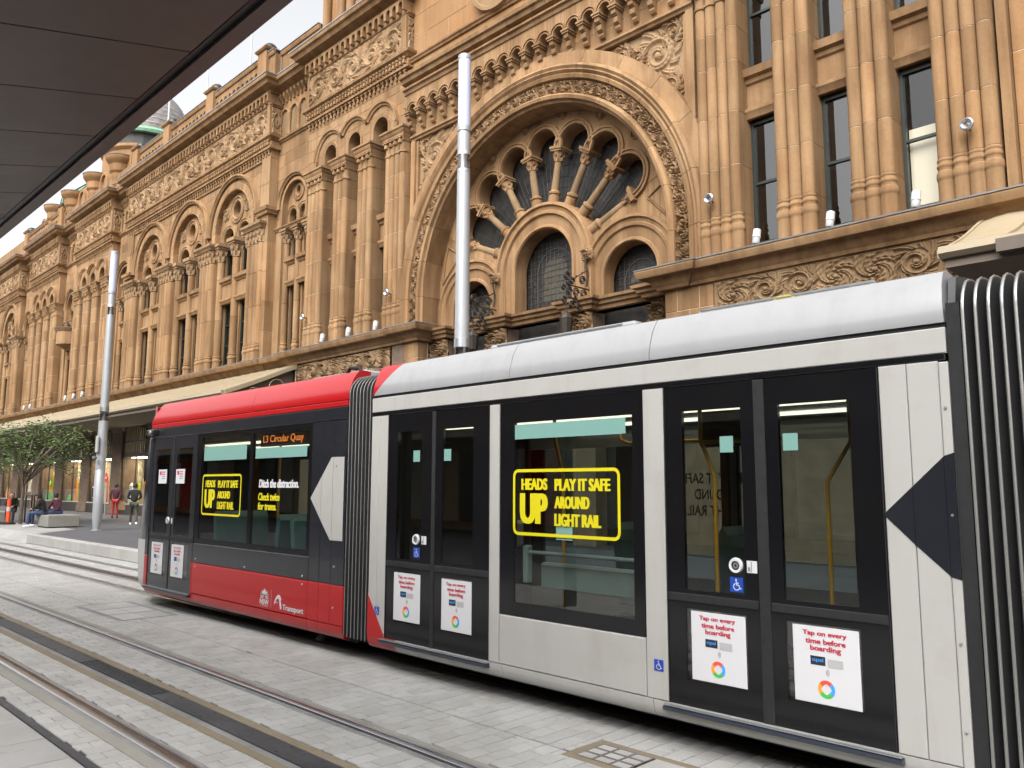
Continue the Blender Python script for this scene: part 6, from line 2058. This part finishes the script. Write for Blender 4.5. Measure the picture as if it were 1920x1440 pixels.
# wrought-iron lantern brackets on the arch piers
def bracket(x, label):
    g = thing('lantern_bracket', label, 'lantern bracket', (x, 17.4, 6.9), 'wrought iron brackets on the great arch')
    y0 = 17.75
    def yz(pts, r=0.02): return MB().tube([(x, a, b) for a, b in pts], r, 6)
    yz([(y0, 8.55), (y0 - 0.12, 8.7), (y0 - 0.15, 8.45), (y0 - 0.05, 8.1), (y0 - 0.1, 7.7)], 0.03).obj('back_scroll', 'iron', g, smooth=60)
    o = place('carved_boss', SCROLL_S, g, (x, y0 - 0.02, 8.66), None, (0.34, 0.9, 0.34))
    yz([(y0, 7.62), (y0 - 1.0, 7.62)], 0.022).obj('arm', 'iron', g, smooth=60)
    yz([(y0, 7.25), (y0 - 0.9, 7.25)], 0.022).obj('arm', 'iron', g, smooth=60)
    yz([(y0 - 0.05, 8.2), (y0 - 1.0, 7.64)], 0.018).obj('stay', 'iron', g, smooth=60)
    for cy_, cz_, r_ in ((0.25, 7.44, 0.15), (0.58, 7.44, 0.15), (0.88, 7.44, 0.14), (0.45, 7.05, 0.14), (0.78, 7.05, 0.12), (0.98, 7.85, 0.14), (0.75, 7.75, 0.12), (0.30, 7.85, 0.14), (0.15, 7.05, 0.12), (1.12, 7.5, 0.10), (0.62, 7.22, 0.10), (1.1, 7.15, 0.11)):
        pts = [(y0 - cy_ + r_ * (1 - t * 0.8) * cos(a), cz_ + r_ * (1 - t * 0.8) * sin(a)) for t, a in [(i / 22, i / 22 * 4 * pi) for i in range(23)]]
        yz(pts, 0.020).obj('scroll', 'iron', g, smooth=60)
    for t in (0.3, 0.55, 0.8, 1.0):
        MB().lathe([(0, 0), (0.03, 0.03), (0, 0.07)], x, y0 - t, 6).obj('bud', 'iron', g, loc=(0, 0, 8.2 - t * 0.55))
    yz([(y0 - 1.0, 7.62), (y0 - 1.0, 6.75)], 0.02).obj('drop_rod', 'iron', g, smooth=60)
    MB().lathe([(0.02, 6.85), (0.12, 6.75), (0.20, 6.62), (0.19, 6.60), (0.14, 6.2), (0.03, 6.1)], x, y0 - 1.0, 8).obj('lantern', 'iron', g)
bracket(CX - 1.95, 'scrolled iron lantern bracket on the pier beside the light pole')
bracket(CX + 1.95, 'scrolled iron lantern bracket between the centre window and the side window')

# ---------------------------------------------------------------- street furniture at the far end
BL = ['square concrete seat block with two people sitting on it', 'concrete seat block at the edge of the photo beside the barrier post']
for (x0, x1, y0, y1), l_ in zip(((-36.4, -34.95, 9.62, 10.75), (-42.6, -40.9, 8.9, 9.9)), BL):
    g = thing('seat_block', l_, 'concrete block', ((x0 + x1) / 2, (y0 + y1) / 2, PZ), 'concrete seat blocks')
    MB().cbox(x0, x1, y0, y1, PZ + 0.03, PZ + 0.48, 0.02).obj('block', 'concrete', g)
    MB().box(x0 + 0.05, x1 - 0.05, y0 + 0.05, y1 - 0.05, PZ - 0.005, PZ + 0.031).obj('plinth', 'grout', g)
g = thing('barrier_post', 'orange and white traffic post on a black base beside the tree', 'traffic post', (-39.5, 9.35, PZ))
MB().lathe([(0.0, PZ + 1.08), (0.07, PZ + 1.06), (0.075, PZ + 1.0), (0.08, PZ + 0.72)][::-1], -39.5, 9.35, 12).obj('post_top', 'barrier_orange', g, smooth=40)
MB().lathe([(0.081, PZ + 0.55), (0.081, PZ + 0.72)], -39.5, 9.35, 12).obj('white_band', 'sticker_white', g, smooth=40)
MB().lathe([(0.085, PZ + 0.08), (0.08, PZ + 0.55)], -39.5, 9.35, 12).obj('post_foot', 'barrier_orange', g, smooth=40)
MB().lathe([(0.30, PZ - 0.005), (0.30, PZ + 0.04), (0.24, PZ + 0.08), (0.1, PZ + 0.09)], -39.5, 9.35, 8).obj('base', 'rubber', g)
g = thing('no_entry_sign', 'round red sign on a thin pole in front of the shop window', 'sign', (-47.9, 16.0, PZ))
MB().tube([(-47.9, 16.0, PZ), (-47.9, 16.0, 2.5)], 0.04, 8).obj('post', 'pole_grey', g, smooth=60)
MB().arc(-47.9, 2.35, [(0.0, 15.94), (0.26, 15.94), (0.27, 15.96), (0.0, 15.97)], 0, 2 * pi, 20).obj('disc', 'sign_red', g)
MB().box(-48.05, -47.75, 15.933, 15.938, 2.31, 2.39).obj('bar', 'sticker_white', g)
for k, (x0_, l_) in enumerate(((-41.2, 'black steel hoop rail behind the tree and the seated people'),)):
    g = thing('hoop_rail', l_, 'rail', (x0_, 10.4, PZ))
    for dy in (0, 1.3):
        MB().tube([(x0_ + dy, 10.4, PZ), (x0_ + dy, 10.4, PZ + 1.2), (x0_ + dy + 0.9, 10.4, PZ + 1.2), (x0_ + dy + 0.9, 10.4, PZ)], 0.035, 8).obj('hoop', 'iron', g, smooth=60)

# ---------------------------------------------------------------- trees
def tree(label, x, y, z0, trunk_h, crown, nleaf, mat, seed, name='street_tree'):
    R = random.Random(seed)
    t = thing(name, label, 'tree', (x, y, z0), 'street trees')
    m = MB()
    m.tube([(x, y, z0 - 0.02), (x + 0.03, y, z0 + trunk_h * 0.5), (x + 0.08, y + 0.02, z0 + trunk_h)], 0.1, 10, rs=[0.085, 0.068, 0.055])
    cx_, cy_, cz_, rx, ry, rz = crown
    tips = []
    for k in range(16):
        a = 2 * pi * k / 16 + R.uniform(-0.2, 0.2)
        q = Vector((cx_ + rx * 0.75 * cos(a) * R.uniform(0.5, 1), cy_ + ry * 0.75 * sin(a) * R.uniform(0.5, 1), cz_ + rz * R.uniform(-0.5, 0.8)))
        b = Vector((x + 0.06, y, z0 + trunk_h * R.uniform(0.7, 1.0)))
        mid = b.lerp(q, 0.5) + Vector((0, 0, 0.25))
        m.tube([b, mid, q], 0.03, 6, rs=[0.045, 0.028, 0.012])
        tips.append((b, mid, q))
    m.obj('trunk', 'bark', t, smooth=60)
    m = MB()
    clumps = []
    for b, mid, q in tips:
        for k in range(6):
            p = mid.lerp(q, R.uniform(0.2, 1.15)) + Vector((R.uniform(-0.4, 0.4), R.uniform(-0.4, 0.4), R.uniform(-0.3, 0.3)))
            clumps.append((p, R.uniform(0.25, 0.6)))
    for k in range(60):
        a, e = R.uniform(0, 2 * pi), R.uniform(-0.9, 1.4)
        clumps.append((Vector((cx_ + rx * cos(a) * cos(e) * R.uniform(0.6, 1.0), cy_ + ry * sin(a) * cos(e) * R.uniform(0.6, 1), cz_ + rz * sin(e) * R.uniform(0.6, 1.0))), R.uniform(0.25, 0.55)))
    for i in range(nleaf):
        c, s = clumps[R.randrange(len(clumps))]
        p = c + Vector((R.gauss(0, s * 0.6), R.gauss(0, s * 0.6), R.gauss(0, s * 0.28)))
        L = R.uniform(0.05, 0.10)
        a = R.uniform(0, 2 * pi)
        d = Vector((cos(a), sin(a), R.uniform(-0.5, 0.1))).normalized()
        sd = d.cross(Vector((R.uniform(-0.4, 0.4), R.uniform(-0.4, 0.4), 1))).normalized()
        m.add([tuple(p), tuple(p + d * L + sd * L * 0.42), tuple(p + d * 2 * L), tuple(p + d * L - sd * L * 0.42)], [(0, 1, 2, 3)])
    m.obj('crown', mat, t, recalc=False)
    return t
tree('young leafy street tree beside the orange post and the seated people', -39.65, 9.86, PZ, 2.2, (-39.3, 10.1, 3.45, 4.4, 2.6, 1.45), 6800, 'leaf', 4)
tree('yellowish green tree top at the edge of the photo above the awning', -57.5, 11.2, PZ, 4.0, (-58.0, 11.3, 5.6, 2.6, 1.8, 1.3), 3500, 'leaf_yellow', 8, 'yellow_tree')

# ---------------------------------------------------------------- people
def skin_body(name, joints, edges, mat, parent, sub=2):
    me = bpy.data.meshes.new(name)
    me.from_pydata([j[0] for j in joints], edges, [])
    ob = bpy.data.objects.new(name, me)
    COL.objects.link(ob)
    me.materials.append(MATS[mat])
    sk = ob.modifiers.new('skin', 'SKIN')
    sk.use_smooth_shade = True
    for i, j in enumerate(joints):
        r = j[1] if isinstance(j[1], tuple) else (j[1], j[1])
        me.skin_vertices[0].data[i].radius = r
        me.skin_vertices[0].data[i].use_root = (i == 0)
    sb = ob.modifiers.new('sub', 'SUBSURF')
    sb.levels = sb.render_levels = sub
    dg = bpy.context.evaluated_depsgraph_get()
    mesh = bpy.data.meshes.new_from_object(ob.evaluated_get(dg))
    bpy.data.objects.remove(ob)
    return mesh

def head_on(parent, p, face, r=0.105, hair='hair', cap=False):
    """head with face features looking along 'face' (unit vector in plan)"""
    p = Vector(p)
    f = Vector(face).normalized()
    s = f.cross(Vector((0, 0, 1)))
    m = MB()
    m.lathe([(0.0, -0.125), (0.05, -0.115), (0.072, -0.06), (0.085, 0.0), (0.088, 0.05), (0.07, 0.10), (0.0, 0.125)], 0, 0, 14, ey=1.12)
    ang = atan2(f.y, f.x) - pi / 2
    o = place('head', m.mesh('skin', 60), parent, p, (0, 0, ang))
    q = MB()
    q.lathe([(0, -0.03), (0.012, -0.02), (0.014, -0.005), (0, 0.03)], 0, 0.1, 6)
    for e in (-1, 1):
        q.lathe([(0, -0.02), (0.014, -0.01), (0.016, 0.015), (0, 0.03)], e * 0.088, 0.0, 6)
    place('nose_and_ears', q.mesh('skin', 60), parent, p, (0, 0, ang))
    q = MB()
    for e in (-1, 1): q.lathe([(0, -0.006), (0.010, 0), (0, 0.006)], e * 0.034, 0.092, 6, ey=0.5)
    q.box(-0.022, 0.022, 0.085, 0.092, -0.066, -0.060)
    place('eyes_and_mouth', q.mesh('hair', 60), parent, p, (0, 0, ang))
    h = MB()
    h.lathe([(0.088, -0.05), (0.098, 0.0), (0.10, 0.05), (0.085, 0.11), (0.0, 0.145)], 0, -0.022, 14, ey=1.08)
    if cap:
        h.lathe([(0.10, 0.04), (0.105, 0.06), (0.09, 0.12), (0, 0.15)], 0, 0, 14, ey=1.1)
        h.add([(-0.075, 0.08, 0.055), (0.075, 0.08, 0.055), (0.05, 0.19, 0.04), (-0.05, 0.19, 0.04), (-0.075, 0.08, 0.068), (0.075, 0.08, 0.068), (0.05, 0.19, 0.05), (-0.05, 0.19, 0.05)], [(0, 1, 2, 3), (7, 6, 5, 4), (0, 4, 5, 1), (1, 5, 6, 2), (2, 6, 7, 3), (3, 7, 4, 0)])
    place('cap' if cap else 'hair', h.mesh('cloth_black' if cap else hair, 60), parent, p, (0, 0, ang))

def person(label, base, heading, pose, top, legs, shoes, cap=False, extra=None):
    """pose: dict of joints in the person's own frame (x right, y forward, z up from the ground)"""
    g = thing('person', label, 'person', base, 'people in the street')
    ca, sa = cos(heading), sin(heading)
    def W(p): return (base[0] + p[0] * ca - p[1] * sa, base[1] + p[0] * sa + p[1] * ca, base[2] + p[2])
    J = pose
    f = (-sa, ca, 0)
    tor = [(W(J['pelvis']), (0.15, 0.12)), (W(J['waist']), (0.135, 0.105)), (W(J['chest']), (0.165, 0.12)), (W(J['neck']), 0.06)]
    ed = [(0, 1), (1, 2), (2, 3)]
    for s in ('l', 'r'):
        b = len(tor)
        tor += [(W(J['sh' + s]), 0.07), (W(J['el' + s]), 0.052), (W(J['wr' + s]), 0.038)]
        ed += [(2, b), (b, b + 1), (b + 1, b + 2)]
    place('top', skin_body('top', tor, ed, top, g), g)
    lg = [(W(J['pelvis']), (0.15, 0.125))]
    ed = []
    for s in ('l', 'r'):
        b = len(lg)
        lg += [(W(J['hip' + s]), 0.095), (W(J['kn' + s]), 0.07), (W(J['an' + s]), 0.048)]
        ed += [(0, b), (b, b + 1), (b + 1, b + 2)]
    place('trousers', skin_body('trousers', lg, ed, legs, g), g)
    for s in ('l', 'r'):
        a = Vector(W(J['an' + s]))
        fd = Vector(f)
        m = MB()
        n = 7
        vs, fs = [], []
        for i, (d, w, h) in enumerate(((-0.08, 0.03, 0.07), (-0.05, 0.042, 0.09), (0.0, 0.045, 0.10), (0.07, 0.046, 0.075), (0.13, 0.045, 0.055), (0.17, 0.03, 0.035))):
            c = a + fd * d
            sd = Vector((fd.y, -fd.x, 0))
            for k in range(8):
                t = 2 * pi * k / 8
                q = c + sd * w * cos(t)
                vs.append((q.x, q.y, a.z - 0.075 + h * 0.5 + h * 0.5 * sin(t)))
        for i in range(5):
            for k in range(8):
                j = (k + 1) % 8
                fs.append((i * 8 + k, i * 8 + j, (i + 1) * 8 + j, (i + 1) * 8 + k))
        fs += [tuple(range(8)), tuple(40 + k for k in range(8))]
        m.add(vs, fs)
        m.obj('shoe', shoes, g, smooth=60)
        # hand: palm, four fingers and a thumb
        wv, ev = Vector(W(J['wr' + s])), Vector(W(J['el' + s]))
        d = (wv - ev).normalized()
        sd = d.cross(Vector((0, 0, 1)))
        sd = sd.normalized() if sd.length > 0.1 else Vector((1, 0, 0))
        up_ = sd.cross(d)
        hd = MB()
        hd.tube([wv - d * 0.01, wv + d * 0.05, wv + d * 0.085], 0.03, 8, rs=[0.026, 0.036, 0.034])
        for k in range(4):
            o_ = sd * (k - 1.5) * 0.018
            L_ = (0.062, 0.075, 0.07, 0.055)[k]
            hd.tube([wv + d * 0.08 + o_, wv + d * (0.08 + L_ * 0.55) + o_ - up_ * 0.01, wv + d * (0.08 + L_) + o_ - up_ * 0.03], 0.0085, 6)
        hd.tube([wv + d * 0.03 + sd * 0.03, wv + d * 0.06 + sd * 0.05 - up_ * 0.01, wv + d * 0.085 + sd * 0.052 - up_ * 0.02], 0.0095, 6)
        hd.obj('hand', 'skin', g, smooth=60)
    nk, hd_ = Vector(W(J['neck'])), Vector(W(J['head']))
    MB().tube([nk - Vector((0, 0, 0.03)), nk.lerp(hd_, 0.75)], 0.05, 10).obj('neck', 'skin', g, smooth=60)
    fw = J.get('look', (0, 1))
    head_on(g, hd_, (fw[0] * ca - fw[1] * sa, fw[0] * sa + fw[1] * ca, 0), cap=cap)
    if extra: extra(g, W)
    return g
STAND = dict(pelvis=(0, 0, 0.95), waist=(0, 0.01, 1.10), chest=(0, 0.0, 1.32), neck=(0, 0.02, 1.47), head=(0, 0.04, 1.60), shl=(-0.18, 0, 1.40), ell=(-0.24, -0.03, 1.13), wrl=(-0.22, 0.06, 0.90), shr=(0.18, 0, 1.40), elr=(0.24, -0.03, 1.13), wrr=(0.22, 0.06, 0.90),
             hipl=(-0.09, 0, 0.88), knl=(-0.10, 0.03, 0.48), anl=(-0.11, 0, 0.085), hipr=(0.09, 0, 0.88), knr=(0.10, 0.05, 0.48), anr=(0.11, 0.08, 0.085))
SIT = dict(pelvis=(0, 0, 0.58), waist=(0, 0.04, 0.72), chest=(0, 0.12, 0.93), neck=(0, 0.20, 1.07), head=(0, 0.28, 1.17), shl=(-0.18, 0.14, 1.0), ell=(-0.24, 0.22, 0.76), wrl=(-0.10, 0.42, 0.72), shr=(0.18, 0.14, 1.0), elr=(0.24, 0.22, 0.76), wrr=(0.10, 0.42, 0.72),
           hipl=(-0.10, 0.06, 0.56), knl=(-0.13, 0.50, 0.55), anl=(-0.12, 0.55, 0.085), hipr=(0.10, 0.06, 0.56), knr=(0.13, 0.50, 0.55), anr=(0.14, 0.48, 0.085))
CROSS = dict(SIT, knr=(0.05, 0.50, 0.62), anr=(-0.22, 0.78, 0.42), head=(0, 0.20, 1.20), neck=(0, 0.14, 1.08))
WALK = dict(STAND, knl=(-0.10, 0.22, 0.50), anl=(-0.11, 0.30, 0.085), knr=(0.10, 0.0, 0.48), anr=(0.11, -0.22, 0.12), elr=(0.25, 0.0, 1.14), wrr=(0.16, 0.24, 1.08), ell=(-0.25, 0, 1.14), wrl=(-0.14, 0.24, 1.08))
# heading 0 looks along +y; towards the viewer is about -y, to the left of the photo -x
def bags(g, W):
    c = Vector(W((0.28, 0.10, 0.62)))
    MB().cbox(c.x - 0.06, c.x + 0.06, c.y - 0.16, c.y + 0.16, c.z - 0.22, c.z + 0.20, 0.02).obj('shopping_bag', 'bag_tan', g)
    MB().tube([(c.x, c.y - 0.08, c.z + 0.2), (c.x, c.y - 0.05, c.z + 0.3), (c.x, c.y + 0.05, c.z + 0.3), (c.x, c.y + 0.08, c.z + 0.2)], 0.008, 6).obj('bag_handle', 'bag_tan', g)
def phone(g, W):
    c = Vector(W((0, 0.52, 0.80)))
    MB().cbox(c.x - 0.04, c.x + 0.04, c.y - 0.01, c.y + 0.01, c.z - 0.07, c.z + 0.07, 0.004).obj('phone', 'camera_black', g)
person('seated person in a black top and cap bent over on the concrete block', (-35.95, 9.75, PZ), radians(140), SIT, 'cloth_black', 'cloth_jeans', 'shoe_white', cap=True, extra=phone)
person('seated person in plum top with legs crossed, behind the one in the cap', (-36.35, 10.35, PZ), radians(110), CROSS, 'cloth_plum', 'cloth_jeans', 'cloth_black')
person('standing person in dark plum top and red trousers with a tan bag', (-42.9, 14.8, PZ), radians(60), STAND, 'cloth_plum', 'cloth_red', 'cloth_black', extra=bags)
person('walking person in dark jacket and olive trousers beside the tram front', (-35.2, 12.9, PZ), radians(70), WALK, 'cloth_black', 'cloth_olive', 'shoe_white')
person('seated person in black behind the orange post', (-41.3, 9.9, PZ), radians(250), SIT, 'cloth_black', 'cloth_black', 'cloth_black')

# fallen leaves and litter on the setts
LF = thing('fallen_leaf', 'small tan fallen leaf on the setts beside the drain', 'leaf', (-4.35, 3.62, 0.0), 'fallen leaves')
MB().add([(-4.39, 3.60, 0.004), (-4.36, 3.64, 0.016), (-4.31, 3.64, 0.006), (-4.33, 3.60, 0.010)], [(0, 1, 2, 3)]).obj('blade', 'bag_tan', LF, recalc=False)

# ---------------------------------------------------------------- the street behind the viewer (seen in the tram's glass and paint)
OB = [('glass_office', 'dark glazed office block facing the arcade across the street', -46, -14, 15, 'weathered_stone', 3.6), ('stone_office', 'pale stone office block facing the arcade across the street', -13.9, 12, 12, 'concrete', 3.8), ('brick_office', 'brown office block facing the arcade farther down the street', -80, -46.1, 14, 'orange_stone', 4.0), ('grey_office', 'grey office block facing the arcade beyond the stone one', 12.1, 50, 16, 'concrete', 3.8)]
for nm, lab, x0, x1, hgt, mt, st in OB:
    g = thing(nm, lab, 'building', ((x0 + x1) / 2, -13.5, 0))
    MB().box(x0, x1, -30, -13.4, 0, hgt).obj('wall', mt, g)
    z = 5.0
    win = shared_mesh(('owin', st), lambda: MB().box(-0.95, 0.95, -0.02, 0.0, 0, st * 0.62).mesh('leaded_glass', name='owin'))
    fr = shared_mesh(('ofr', st), lambda: MB().box(-1.1, 1.1, -0.10, -0.021, -0.12, 0.0).box(-1.1, 1.1, -0.10, -0.021, st * 0.62, st * 0.62 + 0.12).mesh('concrete', name='ofr'))
    n = int((x1 - x0) / 2.9)
    while z < hgt - st:
        for i in range(n):
            x = x0 + (x1 - x0) * (i + 0.5) / n
            q = place('window', win, g, (x, -13.36, z))
            place('window_surround', fr, g, (x, -13.28, z))
        z += st
    q_ = x0 + 0.3
    k_ = 0
    while q_ < x1 - 2.3:
        MB().box(q_, q_ + 1.9, -13.39, -13.30, 0.4, 3.5).obj('shopfront', ('leaded_glass', 'interior_grey', 'paint_cream', 'leaded_glass', 'sticker_white', 'cloth_red')[k_ % 6], g)
        q_ += 2.05
        k_ += 1
    MB().box(x0, x1, -13.4, -10.6, 3.9, 4.15).obj('street_awning', 'kerb_stone', g)
    MB().box(x0 - 0.0, x1 + 0.0, -13.398, -13.0, hgt - 0.6, hgt + 0.3).obj('cornice', mt, g)
